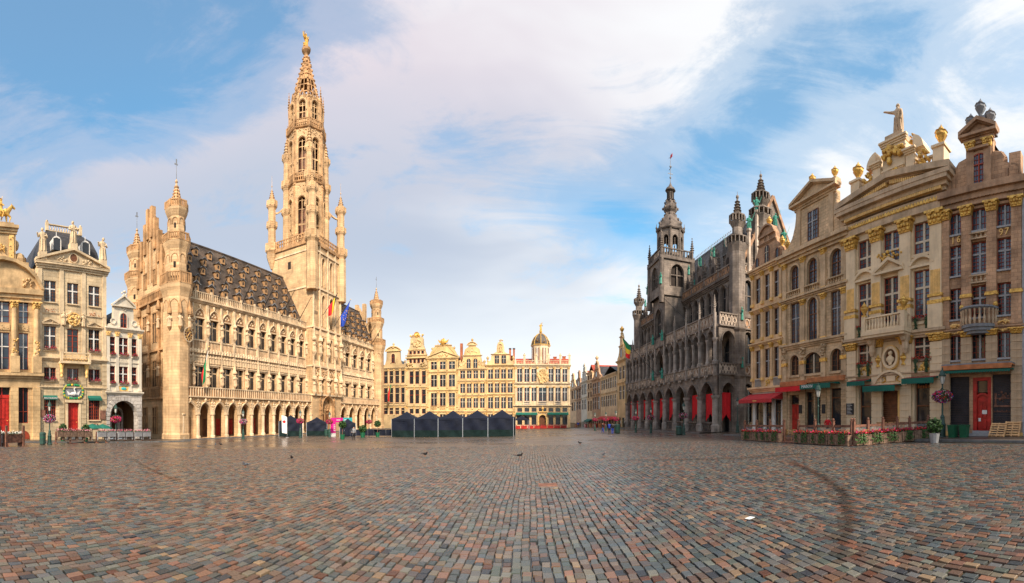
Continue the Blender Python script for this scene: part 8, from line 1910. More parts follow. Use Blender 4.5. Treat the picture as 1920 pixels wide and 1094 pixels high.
# ---- tents
def tent(label, p, rz, w, h, eave, seed, walls=True, m='tent', group='dark party tents', skirt=True):
    e = empty('party_tent', p, rz, label, 'tent', group); d = w; rg = random.Random(seed)
    q = MB(); n = 8; hw = w / 2
    ring = [(-hw, -hw), (hw, -hw), (hw, hw), (-hw, hw)]
    for i in range(4):
        a, b = Vector((*ring[i], eave)), Vector((*ring[(i + 1) % 4], eave)); prev = None
        for j in range(5):
            t0, t1 = j / 5, (j + 1) / 5; f = lambda P, t: P.lerp(Vector((0, 0, h)), t) - Vector((0, 0, .10 * math.sin(t * math.pi) * (h - eave)))
            q.poly([f(a, t0), f(b, t0), f(b, t1), f(a, t1)]); 
        q.poly([a - Vector((0, 0, .28)), b - Vector((0, 0, .28)), b, a])
    mobj('canopy', q.mesh('canopy', [m]), e)
    if walls:
        for i in range(4):
            a, b = Vector((*ring[i], 0)), Vector((*ring[(i + 1) % 4], 0)); nrm = (b - a).cross(Vector((0, 0, 1))).normalized(); q = MB(); NX, NZ = 18, 8; ph = rg.uniform(0, 6)
            P = lambda s, t: a.lerp(b, s) * .985 + Vector((0, 0, .02 + (eave - .1) * t)) + nrm * (.07 * math.sin(7 * s + 4 * t + ph) * math.sin(3.14 * s) + .04 * math.sin(13 * s - 9 * t + ph) * math.sin(3.14 * s))
            for u in range(NX):
                for v in range(NZ): q.poly([P(u / NX, v / NZ), P((u + 1) / NX, v / NZ), P((u + 1) / NX, (v + 1) / NZ), P(u / NX, (v + 1) / NZ)], 1 if (v < 3 and skirt) else 0)
            mobj('side_wall', q.mesh('side_wall', [m, 'tentg'], smooth=True), e)
    for x, y in ring: q = MB(); q.box(x * .99 - .03, x * .99 + .03, y * .99 - .03, y * .99 + .03, -.05, eave); mobj('pole', q.mesh('pole', ['alu']), e)
    return e
t0, t1 = px(734, 820), px(963, 819); L5 = (t1 - t0); rzt = math.atan2(L5.y, L5.x); wT = L5.xy.length / 5; nT = Vector((-math.sin(rzt), math.cos(rzt), 0))
for i, nm in enumerate(('leftmost of the five', 'second from left of the five', 'middle one of the five', 'fourth from left of the five', 'rightmost of the five')):
    c = t0.lerp(t1, (i + .5) / 5) + nT * wT / 2; c.z = float(gz(c.x, c.y)); dd = c.xy.length; tent('navy party tent with cloth walls, ' + nm + ' in a row', c, rzt, wT, wT * 1.06, wT * .74, i, m='tent')
for i, (xa, xb, yb, ya, lb) in enumerate(((521, 569, 819, 781, 'navy tent beside the white feather banner before the town hall'), (573, 615, 818, 782, 'navy tent standing just left of the pink event arch'))):
    a, b = px(xa, yb), px(xb, yb - .5); L_ = b - a; rz = math.atan2(L_.y, L_.x); w_ = L_.xy.length * .93; c = a.lerp(b, .5) + Vector((-math.sin(rz), math.cos(rz), 0)) * w_ / 2; c.z = float(gz(c.x, c.y)); tent(lb, c, rz, w_, w_ * .90, w_ * .64, 20 + i)
tent('small open tent with white trim before the domed house', at(978, 98), .05, 3.6, 3.4, 2.5, 30, walls=False)
tent('dark tent behind the teal leg of the event arch', at(652, 66), .4, 2.6, 2.9, 2.1, 31)

# ---- feather banner, event arch, barrier cloth
p = px(533, 821); e = empty('feather_banner', p, math.atan2(-p.x, p.y), 'white feather banner with round red emblem before the town hall', 'banner')
q = MB(); q.tube((.45, 0, 0), (.45, 0, 3.0), .025); q.box(.2, .7, -.2, .2, 0, .05); mobj('pole', q.mesh('pole', ['alu']), e)
q = MB(); q.prism([(-.35, .75), (.42, .6), (.42, 3.25), (.1, 3.4), (-.42, 3.55)], -.015, .015); fl = mobj('cloth', q.mesh('cloth', ['white']), e)
q = MB(); [q.prism([(.0 + r * math.cos(t + 6.28 * k / 10) + cx, 2.5 + r * math.sin(t + 6.28 * k / 10)) for k in range(10)], -.03, -.017) for r, cx, t in ((.24, .0, 0), (.09, -.2, .4), (.07, -.25, 1.0))]; mobj('emblem', q.mesh('emblem', ['red']), fl)
a, b = px(624.5, 819), px(656, 817); L_ = b - a; rz = math.atan2(L_.y, L_.x); wA = L_.xy.length
e = empty('event_arch', a, rz, 'event gateway with magenta left half and teal right half', 'gateway'); s_ = (819 - 784) * a.xy.length / F
q = MB(); q.box(-.3, .3, -.3, .3, 0, s_); mobj('left_leg', q.mesh('left_leg', ['pink']), e); q = MB(); q.box(-.31, .31, -.31, .31, .0, .55); mobj('left_foot', q.mesh('left_foot', ['white']), e)
q = MB(); q.box(.3, wA / 2, -.3, .3, s_ - .75, s_); mobj('pink_beam', q.mesh('pink_beam', ['pink']), e); q = MB(); q.box(wA / 2, wA - .3, -.3, .3, s_ - .75, s_); mobj('teal_beam', q.mesh('teal_beam', ['teal']), e); q = MB(); q.box(wA - .3, wA + .3, -.3, .3, 0.3, s_); mobj('right_leg', q.mesh('right_leg', ['teal']), e)
q = MB(); [q.box(.5 + .2 * k, .64 + .2 * k, -.33, -.305, s_ - .45, s_ - .3) for k in range(5)]; [q.box(wA / 2 + .25 + .2 * k, wA / 2 + .38 + .2 * k, -.33, -.305, s_ - .45, s_ - .3) for k in range(5)]; [q.box(-.2, .2 - .1 * (k % 2), -.33, -.305, .9 + .3 * k, 1.05 + .3 * k) for k in range(4)]; mobj('lettering', q.mesh('lettering', ['white']), e)['kind'] = 'stuff'
a, b = px(646, 819), px(735, 819); q = MB(); n = 30
for i in range(n):
    for j in range(3):
        P = lambda s, t: (b - a) * s + Vector((0, 0, .12 + 1.0 * t + float(gz(*(a.lerp(b, s).xy))) - a.lerp(b, s).z)) + Vector((0, -.04 * math.sin(s * 60) * (1 - t), 0)); q.poly([P(i / n, j / 3), P((i + 1) / n, j / 3), P((i + 1) / n, (j + 1) / 3), P(i / n, (j + 1) / 3)])
e = empty('crowd_barrier', a, 0, 'long low barrier covered with black cloth left of the tent row', 'barrier'); mobj('cloth', q.mesh('cloth', ['tent'], smooth=True), e)
for i in range(9): p = (b - a) * (i / 8); q = MB(); q.tube((p.x, p.y, p.z), (p.x, p.y, p.z + 1.15), .025); q.tube((p.x, p.y - .3, p.z + .02), (p.x, p.y + .3, p.z + .02), .025); mobj('stand', q.mesh('stand', ['alu']), e)
def pot_tree(label, p, s, trunk=True, pot='bin'):
    e = empty('potted_shrub', p, 0, label, 'potted shrub', 'clipped shrubs in pots'); q = MB(); q.lathe(0, 0, [(.2 * s, 0), (.28 * s, .5 * s), (.3 * s, .52 * s), (.24 * s, .5 * s)], 10); mobj('pot', q.mesh('pot', [pot]), e)
    zc = (1.55 if trunk else .85) * s
    if trunk: q = MB(); q.tube((0, 0, .4 * s), (0, 0, zc), .03 * s); mobj('trunk', q.mesh('trunk', ['wood']), e)
    blossoms('foliage', 0, .06 * s, ball(0, zc, .42 * s, .42 * s), (), 420, rgF, e)
for x, d, s, t, lb in ((642, 55, 1.3, True, 'ball-clipped tree in a green pot before the event arch'), (680, 60, 1.5, False, 'broad clipped bush behind the middle of the black barrier'), (708, 62, 1.3, True, 'clipped ball tree behind the right end of the black barrier'), (118, 47, 1.1, True, 'small ball tree left of the red swan house door'), (161, 47, 1.1, True, 'small ball tree right of the red swan house door'), (1752, 26.3, 1.3, False, 'green shrub in a grey pot at the right end of the terrace')):
    pot_tree(lb, at(x, d), s, t, 'greyw' if x > 1700 else 'bin')

# ---- litter bins, wheelie bins, pallets
def litter(label, p, h=1.1, w=.28):
    e = empty('litter_bin', p, 0, label, 'litter bin', 'green litter bins'); q = MB(); q.lathe(0, 0, [(w * .8, 0), (w, .1), (w, h * .82), (w * 1.06, h * .83), (w * 1.06, h * .92), (w * .8, h)], 12); mobj('drum', q.mesh('drum', ['iron']), e)
    q = MB(); q.lathe(0, 0, [(w * 1.02, h * .55), (w * 1.02, h * .6), (w * .9, h * .6)], 12); mobj('band', q.mesh('band', ['bin']), e)
litter('green drum litter bin beside the lamp at the swan house', px(80, 834), 1.25, .33)
litter('green litter bin beside the lamp at the near arches of the dark hall', px(1273, 816), 1.15, .42)
litter('green litter bin near the yellow house at the street mouth', px(1157, 813), 1.4, .45)
litter('left one of two green bins beside the event arch', px(611.5, 818), 1.1, .3); litter('right one of two green bins beside the event arch', px(617, 818), 1.1, .3)
for i, (x, lb) in enumerate(((1787, 'left green wheelie bin beside the lamp post'), (1808, 'right green wheelie bin before the dark shutter'))):
    p = px(x, 824); e = empty('wheelie_bin', p, R(-95 + 6 * i), lb, 'wheelie bin', 'pair of wheelie bins'); q = MB(); q.frus(0, 0, .08, .98, .46, .52, .58, .68); mobj('body', q.mesh('body', ['bin']), e); q = MB(); q.box(-.31, .31, -.37, .36, .985, 1.04); q.box(-.3, .3, .3, .42, .93, .98); mobj('lid', q.mesh('lid', ['bin']), e)
    for s_ in (-1, 1): q = MB(); q.v = []; q.tube((s_ * .2 - .04, .28, .1), (s_ * .2 + .04, .28, .1), .1, n=10); mobj('wheel', q.mesh('wheel', ['rubber']), e)
def pallet(label, p, rz, tilt):
    e = empty('wooden_pallet', p, rz, label, 'pallet', 'wooden pallets leaning on the brown house'); e.rotation_euler = (tilt, 0, rz)
    for k in range(6): q = MB(); z = .06 + k * .2; q.box(-.6, .6, -.09, -.068, z, z + .1); mobj('slat', q.mesh('slat', ['woodl']), e)
    for k in (-1, 0, 1): q = MB(); q.box(k * .55 - .05, k * .55 + .05, -.066, .05, .0, 1.2); mobj('bearer', q.mesh('bearer', ['woodl']), e)
    for k in range(3): q = MB(); z = .06 + k * .5; q.box(-.6, .6, .052, .07, z, z + .1); mobj('back_slat', q.mesh('back_slat', ['woodl']), e)
def wallp(w, x, y):
    u = w.U(x, y); q = w.W(u, y); return Vector((q.x, q.y, float(gz(q.x, q.y)) + .14))
pallet('front wooden pallet leaning against the dark shutter', wallp(WR, 1868, -1.2), WR.rz, R(-38)); pallet('rear wooden pallet leaning against the brown house corner', wallp(WR, 1896, -.85), WR.rz, R(-30))

# ---- planters
PCACHE = {}
def planter(label, p, rz, w, h, d, m, fl, group, legs=False, ivy=0, fn=150):
    e = empty('flower_planter', p, rz, label, 'planter', group); key = (round(w, 1), h, d, m, fl, legs, ivy, fn)
    z0 = .35 if legs else .06
    if key not in PCACHE:
        n = max(3, int(w / .16)); ms = []
        for i in range(n): q = MB(); a, b = -w / 2 + w * i / n, -w / 2 + w * (i + 1) / n; q.frus((a + b) / 2, -d / 2, z0, z0 + h, (w / n - .012) * .94, .03, w / n - .012, .03); ms.append(q.mesh('front_plank', [m]))
        q = MB(); q.box(-w / 2, w / 2, -d / 2 + .02, d / 2, z0 + .0, z0 + h - .06); q.box(-w / 2 - .02, w / 2 + .02, -d / 2 - .03, d / 2 + .03, z0 + h - .055, z0 + h); 
        if legs:
            for x in (-w / 2 + .06, w / 2 - .06): q.box(x - .04, x + .04, -d / 2 + .04, d / 2 - .04, 0, z0)
        box = q.mesh('box', [m]); rg = random.Random(int(w * 100) + fn)
        f = lambda rg, fl_: (rg.uniform(-w / 2, w / 2), rg.uniform(-d / 2 - .06, d / 2 + .05), z0 + h + abs(rg.gauss(.06, .09)) + (.07 if fl_ else 0))
        o = blossoms('flowers', fn, .042, f, fl, fn, rg, e)
        if ivy:
            bm = MB()
            for k in range(ivy):
                cx = rg.uniform(-w * .4, w * .4)
                for j in range(46):
                    t = rg.random(); c = Vector((cx + rg.gauss(0, .09), -d / 2 - .07 - rg.random() * .06, z0 + h + .05 - t * (h * .95))); a = Vector((rg.gauss(0, .5), -1, rg.gauss(0, .5))).normalized(); b = a.orthogonal().normalized() * .05; dd = a.cross(b); bm.poly([c + b, c + dd, c - b, c - dd], 0)
            iv = bm.mesh('trailing_ivy', ['leaf'])
        else: iv = None
        PCACHE[key] = (ms, box, o.data, iv)
    else: o = tag(mobj('flowers', PCACHE[key][2], e), kind='stuff')
    ms, box, fd, iv = PCACHE[key]
    mobj('box', box, e)
    for k in ms: mobj('front_plank', k, e)
    if iv: tag(mobj('trailing_ivy', iv, e), kind='stuff')
    return e
def on(p): return Vector((p.x, p.y, float(gz(p.x, p.y))))
# right terrace: front run, corner, receding run
Ra, Rb, Rc = px(1391, 826), px(1598, 838), px(1746, 824)
def run(a, b, spans, names, posts, group):
    L_ = b - a; rz = math.atan2(L_.y, L_.x); n_ = Vector((-math.sin(rz), math.cos(rz), 0))
    for (s, t), nm in zip(spans, names):
        c = on(a.lerp(b, (s + t) / 2)); planter(nm, c, rz, L_.xy.length * (t - s) - .06, .66, .42, 'woodp', ('fred', 'fred', 'fred', 'fpink'), 'planters round the cafe terrace', ivy=3, fn=190)
    return rz, n_
def colspan(a, b, xs):
    """fractions along a run at image columns"""
    out = []
    for x in xs:
        t = math.tan((x - 960) / F); dlt = b - a; out.append((a.y * t - a.x) / (dlt.x - dlt.y * t))
    return out
cA = colspan(Ra, Rb, (1393, 1413, 1438, 1464, 1491, 1522, 1556, 1595)); cB = colspan(Rb, Rc, (1602, 1633, 1661, 1688, 1711, 1744))
O = ('first', 'second', 'third', 'fourth', 'fifth', 'sixth')
run(Ra, Rb, [(cA[0], cA[1]), (cA[1], cA[2]), (cA[2], cA[3]), (cA[4], cA[5]), (cA[5], cA[6]), (cA[6], cA[7])], ['wooden planter with red flowers, ' + o + ' from the left of the cafe terrace front' for o in O], None, '')
run(Rb, Rc, list(zip(cB, cB[1:])), ['wooden planter with red flowers, ' + o + ' from the corner along the terrace right side' for o in O], None, '')
fe = empty('terrace_fence', Ra, 0, 'low brown wooden fence with posts and glass panels round the cafe terrace', 'fence')
def fence_run(a, b, fr, off=.32, skip=()):
    L_ = b - a; rz = math.atan2(L_.y, L_.x); n_ = Vector((-math.sin(rz), math.cos(rz), 0)); pts = [on(a.lerp(b, t) + n_ * off) for t in fr]
    for i, p in enumerate(pts):
        q = MB(); q.box(-.08, .08, -.08, .08, -.1, 1.6); q.frus(0, 0, 1.6, 1.64, .2, .2, .2, .2); q.lump(0, 0, 1.72, .09, .09, .1, 0, 8); mobj('fence_post', q.mesh('fence_post', ['wood']), fe, p - Ra, rz)
    for i, (p, r_) in enumerate(zip(pts, pts[1:])):
        if i in skip: continue
        for z, h in ((1.2, .16), (.62, .12), (.06, .12)):
            q = MB(); d = r_ - p; q.v = [tuple(v) for v in (p - Ra + Vector((0, 0, z)), r_ - Ra + Vector((0, 0, z)), r_ - Ra + Vector((0, 0, z + h)), p - Ra + Vector((0, 0, z + h)))]; o_ = n_ * .04; q.v += [tuple(Vector(v) + o_) for v in q.v]; q.f = [(0, 1, 2, 3), (7, 6, 5, 4), (0, 4, 5, 1), (1, 5, 6, 2), (2, 6, 7, 3), (3, 7, 4, 0)]; q.m = [0] * 6; mobj('fence_rail', q.mesh('fence_rail', ['wood']), fe)
        q = MB(); z0, z1 = .66, 1.17; m_ = o_ * .5; q.poly([p - Ra + m_ + Vector((0, 0, z0)), r_ - Ra + m_ + Vector((0, 0, z0)), r_ - Ra + m_ + Vector((0, 0, z1)), p - Ra + m_ + Vector((0, 0, z1))]); mobj('glass_panel', q.mesh('glass_panel', [GLZ]), fe)
GLZ = bpy.data.materials.new('clear_glass_panel'); GLZ.use_nodes = True; gb = GLZ.node_tree.nodes['Principled BSDF']; gb.inputs['Roughness'].default_value = .05; gb.inputs['Alpha'].default_value = .18; gb.inputs['Base Color'].default_value = (.75, .8, .78, 1)
fence_run(Ra, Rb, [0.0, cA[1], cA[2], cA[3], cA[4], cA[5], cA[6], .99], skip=(3,)); fence_run(Rb, Rc, [cB[0], cB[1], cB[2], cB[3], cB[4], 1.0])
dk = MB(); Rd = on(Ra + WR.ay * 7.0); Re = on(Rc + WR.ay * .2); P4 = [Ra, Rb, Rc, Re, Rd]; h_ = .1
dk.poly([(p.x, p.y, float(gz(p.x, p.y)) + h_) for p in P4]); [dk.poly([(p.x, p.y, float(gz(p.x, p.y)) - .1), (r_.x, r_.y, float(gz(r_.x, r_.y)) - .1), (r_.x, r_.y, float(gz(r_.x, r_.y)) + h_), (p.x, p.y, float(gz(p.x, p.y)) + h_)]) for p, r_ in zip(P4, P4[1:] + P4[:1])]
tag(mobj('terrace_deck', dk.mesh('terrace_deck', ['wood'])), 'low wooden deck under the cafe terrace furniture', 'deck')
# chairs and tables on the terrace
def chair_mesh():
    parts = []
    q = MB(); q.box(-.22, .22, -.22, .2, .44, .48); parts.append(('seat', q, 'wicker')); q = MB()
    for k in range(5): q.box(-.2 + .09 * k, -.16 + .09 * k, .17, .2, .48, .86)
    q.box(-.23, .23, .16, .21, .84, .9); q.prism([(-.2, .5), (.2, .5), (.18, .84), (-.18, .84)], .185, .195); parts.append(('backrest', q, 'wicker'))
    for x in (-.2, .2):
        for y in (-.2, .19): q = MB(); q.tube((x * 1.1, y * 1.1, 0), (x, y, .45), .02, n=5); parts.append(('leg', q, 'wicker'))
        q = MB(); q.tube((x * 1.12, -.18, .66), (x * 1.12, .18, .68), .022, n=5); q.tube((x * 1.12, -.18, .46), (x * 1.12, -.18, .66), .02, n=5); parts.append(('armrest', q, 'wicker'))
    return [(n, q.mesh(n, [m])) for n, q, m in parts]
CH = chair_mesh()
def chair(label, p, rz):
    e = empty('wicker_chair', p, rz, label, 'chair', 'wicker chairs on the cafe terrace'); [mobj(n, m, e) for n, m in CH]
def table(label, p):
    e = empty('cafe_table', p, 0, label, 'table', 'cafe tables on the terrace'); q = MB(); q.lathe(0, 0, [(.36, .72), (.36, .75), (.3, .755)], 14); mobj('table_top', q.mesh('table_top', ['goldp']), e); q = MB(); q.tube((0, 0, 0), (0, 0, .72), .03); mobj('stem', q.mesh('stem', ['black']), e); q = MB(); q.lathe(0, 0, [(.24, 0), (.22, .03), (.04, .06)], 10); mobj('foot', q.mesh('foot', ['black']), e)
cent = (Ra + Rb + Rc) / 3
for i, (x, d) in enumerate(((1425, 32), (1455, 31), (1480, 28.5), (1506, 27), (1540, 24.8), (1572, 24.2), (1612, 23.8), (1640, 23.6), (1690, 25))):
    g_ = Rb if x > 1598 else Ra; h2 = Rc if x > 1598 else Rb; p = on(g_.lerp(h2, colspan(g_, h2, (x,))[0]) + WR.ay * (1.3 + .5 * (i % 2))); p.z += .1; table('small round cafe table on the terrace, ' + ('first', 'second', 'third', 'fourth', 'fifth', 'sixth', 'seventh', 'eighth', 'ninth')[i] + ' from the left', p)
    for k, (dx, dy, r_) in enumerate(((-.6, .15, R(90)), (.55, -.2, R(-95)))): c = p + Vector((dx, dy, 0)); chair('wicker chair ' + ('left', 'right')[k] + ' of the ' + ('first', 'second', 'third', 'fourth', 'fifth', 'sixth', 'seventh', 'eighth', 'ninth')[i] + ' terrace table from the left', c, r_ + .2 * i)
for i in range(5):
    p = wallp(WR, 1650 + 11 * i, -1.2); p.z += .25; chair('wicker chair tilted before the roller shutter, ' + ('first', 'second', 'third', 'fourth', 'fifth')[i] + ' from the left', p, WR.rz + R(180) + .1)
# left terraces
La, Lb = px(104, 832), px(281, 829); LL = Lb - La; rzl = math.atan2(LL.y, LL.x)
xs = [(105, 118), (118, 131), (131, 144), (144, 157), (157, 171), (181, 198), (199, 216), (219, 233), (234, 248), (250, 265), (266, 281)]
for i, (xa, xb) in enumerate(xs):
    t0_, t1_ = colspan(La, Lb, (xa, xb)); c = on(La.lerp(Lb, (t0_ + t1_) / 2)); w_ = LL.xy.length * (t1_ - t0_) - .05
    planter(('brown' if i < 5 else 'pale') + ' flower box with pink flowers, ' + ('first', 'second', 'third', 'fourth', 'fifth', 'sixth', 'seventh', 'eighth', 'ninth', 'tenth', 'last')[i] + ' from the left of the left terrace', c + Vector((0, 0, .35)), rzl, round(w_, 1), .62, .45, 'woodp' if i < 5 else 'greyw', ('fpale', 'fpink', 'fpale'), 'flower boxes of the left terrace', legs=True, fn=110)
lf = empty('terrace_rail', La, 0, 'wooden post rail carrying the flower boxes of the left terrace', 'fence')
for x in (104, 131, 158, 180, 198, 217, 234, 250, 266, 281): t_ = colspan(La, Lb, (x,))[0]; p = on(La.lerp(Lb, t_)) - La; q = MB(); q.box(-.06, .06, -.1, .0, 0, 1.3); q.box(-.05, .05, -.5, .5, 0, .08); mobj('post', q.mesh('post', ['wood']), lf, p, rzl)
q = MB(); [q.tube(on(La.lerp(Lb, k / 8)) - La + Vector((0, 0, .38)), on(La.lerp(Lb, (k + 1) / 8)) - La + Vector((0, 0, .38)), .05, n=4) for k in range(8)]; mobj('bottom_rail', q.mesh('bottom_rail', ['wood']), lf)
for i, (x, w_, g_) in enumerate(((173, 1.5, 'left'), (192, 1.3, 'right'))):
    p = wallp(WL, x, -3.0); e = empty('green_parasol', p, 0, 'folded-out low green parasol behind the left terrace boxes, ' + g_ + ' one', 'parasol', 'green parasols of the left terrace'); q = MB(); q.lathe(0, 0, [(w_, 1.55), (w_ * .6, 1.85), (.03, 2.1)], 8); mobj('canopy', q.mesh('canopy', ['greenaw']), e); q = MB(); q.tube((0, 0, 0), (0, 0, 2.1), .03); mobj('pole', q.mesh('pole', ['alu']), e)
for xa, xb, lb in ((-8, 5, 'big wooden planter with white flowers cut by the left edge'), (7, 39, 'big wooden planter with white flowers at the far left')):
    a, b = px(xa, 838), px(xb, 837); L_ = b - a; c = on(a.lerp(b, .5)); rz = math.atan2(L_.y, L_.x); e = planter(lb, c, rz, round(L_.xy.length, 1), .75, .8, 'greyw' if xa < 0 else 'wood', ('fwhite', 'fwhite', 'fwhite'), 'planters with white flowers', legs=True, fn=260)
    for k in (-1, 1): q = MB(); q.box(k * L_.xy.length / 2 - .1, k * L_.xy.length / 2 + .1, -.5, -.35, 0, 1.9); mobj('upright', q.mesh('upright', ['wood']), e)
# red planters and terraces before the end houses
for i in range(8):
    x = 970 + 12.4 * i; p = on(WE.W(WE.U(x, -4.0), -4.0)); planter('red cafe planter before the domed house, ' + ('first', 'second', 'third', 'fourth', 'fifth', 'sixth', 'seventh', 'last')[i] + ' from the left', p, WE.rz, 1.6, .75, .5, 'reddoor', ('fred', 'fpink'), 'red planters before the domed house', fn=70)
for i, x in enumerate((1080, 1098, 1107, 1116, 1125, 1134)):
    u = WR.U(x, -3.2); p = on(WR.W(u, -3.2)); planter('red planter screen along the side street, ' + O[i] + ' from the far end', p, WR.rz, 2.6, 1.0, .4, 'reddoor' if i % 2 else 'orange', ('fred',), 'red planter screens in the side street', fn=60)

# ---- window flowers
FBX = {}
def flowerbox(label, B, a, b, z, fl, ivy=0, y=-.16):
    w_ = round(b - a, 1); key = (w_, fl, ivy); p = B.w.W((a + b) / 2, y, z); e = empty('window_flowers', p, B.w.rz, label, 'flower box', 'flowers on window sills')
    if key not in FBX:
        q = MB(); q.box(-w_ / 2, w_ / 2, -.1, .12, 0, .2); me = q.mesh('trough', ['woodp']); rg = random.Random(int(w_ * 10)); f = lambda rg, k: (rg.uniform(-w_ / 2, w_ / 2), rg.uniform(-.2, .12), .2 + abs(rg.gauss(.05, .13)) - (.12 if rg.random() < .3 else 0))
        o = blossoms('flowers', 110, .05, f, fl, 70, rg, e); iv = None
        if ivy:
            bm = MB()
            for s in (-1, 1):
                for j in range(60): t = rg.random(); c = Vector((s * w_ * .28 + rg.gauss(0, .08), -.2, .15 - t * 1.1)); b_ = Vector((rg.gauss(0, .06), -.02, rg.gauss(0, .06))); d_ = Vector((-b_.z, .02, b_.x)); bm.poly([c + b_, c + d_, c - b_, c - d_], 0)
            iv = bm.mesh('trailing_ivy', ['leafd'])
        FBX[key] = (me, o.data, iv)
    else: tag(mobj('flowers', FBX[key][1], e), kind='stuff')
    mobj('trough', FBX[key][0], e)
    if FBX[key][2]: tag(mobj('trailing_ivy', FBX[key][2], e), kind='stuff')
pos = ('left', 'middle', 'right')
for i, (a, b) in enumerate(SWC):
    if i != 1: flowerbox('pink flowers on the sill of the ' + pos[i] + ' tall second-floor window of the swan house', SWAN, a, b, SWZ[1][0], ('fpink', 'fred'))
    flowerbox('pink flowers on the sill of the ' + pos[i] + ' low first-floor window of the swan house', SWAN, a, b, SWZ[2][0], ('fpink', 'fred'))
for j, z in enumerate(STZ):
    for i, (a, b) in enumerate(STC): flowerbox('pink flowers under the ' + pos[i] + (' upper', ' lower')[j] + ' window of the narrow star house', STAR, a, b, z[0], ('fpink', 'fred'))
class _B: pass
bb = _B(); bb.w = WR
for i, (xa, xb) in enumerate(((1609, 1638.5), (1713, 1749))):
    for yy, lv in ((601.4, 'tall upper'), (678, 'lower')): flowerbox('red flowers with trailing ivy under the ' + ('left', 'right')[i] + ' ' + lv + ' window of the statue house', bb, WR.U(xa), WR.U(xb), WR.Z(1731, yy), ('fred',), 1)

# ---- flags
def flag(label, base, tip, cols, w, h, m='black', stripes='h', stars=False):
    """slanting pole with a cloth hanging limp from its upper end"""
    base, tip = Vector(base), Vector(tip); e = empty('flag', base, 0, label, 'flag', None); d = tip - base; q = MB(); q.tube((0, 0, 0), d, .06, .04, 6); mobj('pole', q.mesh('pole', [m]), e); q = MB(); q.lump(d.x, d.y, d.z + .05, .09, .09, .12); mobj('finial', q.mesh('finial', ['gold']), e)
    a, b = d * .96, d * (1 - w / d.length * 1.0); n, mm = 12, 10; nb = len(cols); hd = Vector((d.y, -d.x, 0)).normalized(); parts = [MB() for _ in cols]
    def P(s, t):   # s along the pole edge from the tip, t down the cloth; the free cloth gathers inward
        p = a.lerp(b, s); g = math.sin(s * 9 + t * 2) * .22 * t * w * .35; return Vector((p.x + (b.x - p.x) * .3 * t, p.y + (b.y - p.y) * .3 * t, p.z - t * h * (.65 + .35 * math.sin(s * 3.1 + .3)))) + hd * g
    for i in range(n):
        for j in range(mm):
            k = min(nb - 1, int((i / n if stripes == 'v' else j / mm) * nb)); parts[k].poly([P(i / n, j / mm), P((i + 1) / n, j / mm), P((i + 1) / n, (j + 1) / mm), P(i / n, (j + 1) / mm)])
    for c, q in zip(cols, parts): mobj('cloth', q.mesh('cloth', [c], smooth=True), e)
    if stars:
        q = MB(); c = P(.45, .45)
        for k in range(10): t = 6.28 * k / 10; s = P(.45 + .22 * math.cos(t), .45 + .22 * math.sin(t)); q.lump(s.x, s.y, s.z, .09, .09, .09, 0, 5)
        mobj('stars', q.mesh('stars', ['yellow']), e)['kind'] = 'stuff'
W3 = WL.W
flag('green, white and red flag hanging from the balcony at the corner turret', W3(38.1, -.2, 4.4), W3(38.9, -1.8, 10.3), ('white', 'green', 'red'), 4.2, 3.4, stripes='v')
flag('black, yellow and red flag on the tower front of the town hall', W3(71.6, -.5, 21.5), W3(73.4, -3.2, 26.4), ('blackc', 'yellow', 'red', 'red'), 3.8, 3.2, stripes='v')
flag('blue flag with ring of yellow stars beside the tower', W3(76.2, -.5, 20.0), W3(78.2, -3.6, 26.0), ('blue',), 4.4, 4.0, stars=True)
flag('red and green flag at the right end of the town hall', W3(103.2, -.6, 3.6), W3(104.2, -2.2, 9.6), ('green', 'red', 'red'), 3.6, 3.8, stripes='v')
flag('green, yellow and red flag on a long slanting pole of the dark hall', WR.W(-69.5, -.3, 7.5), WR.W(-77.5, -5.0, 16.0), ('green', 'yellow', 'red'), 3.6, 3.4, stripes='h')
q = MB(); a, b = WR.W(-60, 2.8, 14.5), WR.W(-66, -1.2, 21.5); q.tube((0, 0, 0), b - a, .07, .04); tag(mobj('bare_flagpole', q.mesh('bare_flagpole', ['black']), None, a), 'bare slanting flagpole over the upper gallery of the dark hall', 'flagpole')

# ---- people
def person(label, p, face, h, top, legs, hair='brownw', stride=.2, arm=.15, bag=None):
    k = h / 1.75; st = stride
    J = [(0, 0, .95), (0, 0, 1.15), (0, 0, 1.38), (0, 0, 1.5), (0, -.01, 1.66), (-.18, 0, 1.42), (-.25, arm, 1.15), (-.24, arm * .2 - .12, .92), (.18, 0, 1.42), (.25, -arm, 1.15), (.24, -arm * .3 - .12, .92), (-.09, 0, .9), (-.1, -st * .6, .5), (-.1, -st, .08), (-.1, -st - .13, .04), (.09, 0, .9), (.1, st * .3, .5), (.1, st, .09), (.1, st - .13, .04)]
    E_ = [(0, 1), (1, 2), (2, 3), (3, 4), (2, 5), (5, 6), (6, 7), (2, 8), (8, 9), (9, 10), (0, 11), (11, 12), (12, 13), (13, 14), (0, 15), (15, 16), (16, 17), (17, 18)]
    rr = [.15, .15, .17, .065, .105, .085, .06, .04, .085, .06, .04, .11, .075, .05, .04, .11, .075, .05, .04]
    me = skin('person', [tuple(c * k for c in j) for j in J], E_, [r_ * k for r_ in rr], [top, legs, 'skin', hair, 'black'], 1)
    mi = []
    for f in me.polygons:
        c = f.center / k; r_ = math.hypot(c.x, c.y)
        mi.append(3 if c.z > 1.66 or (c.z > 1.58 and c.y > .03) else 2 if c.z > 1.5 or (abs(c.x) > .19 and c.z < 1.0 and c.z > .8) else 4 if c.z < .1 else 1 if c.z < .93 else 0)
    me.polygons.foreach_set('material_index', mi)
    o = mobj('person', me, None, p, face); tag(o, label, 'person', 'people in the square'); return o
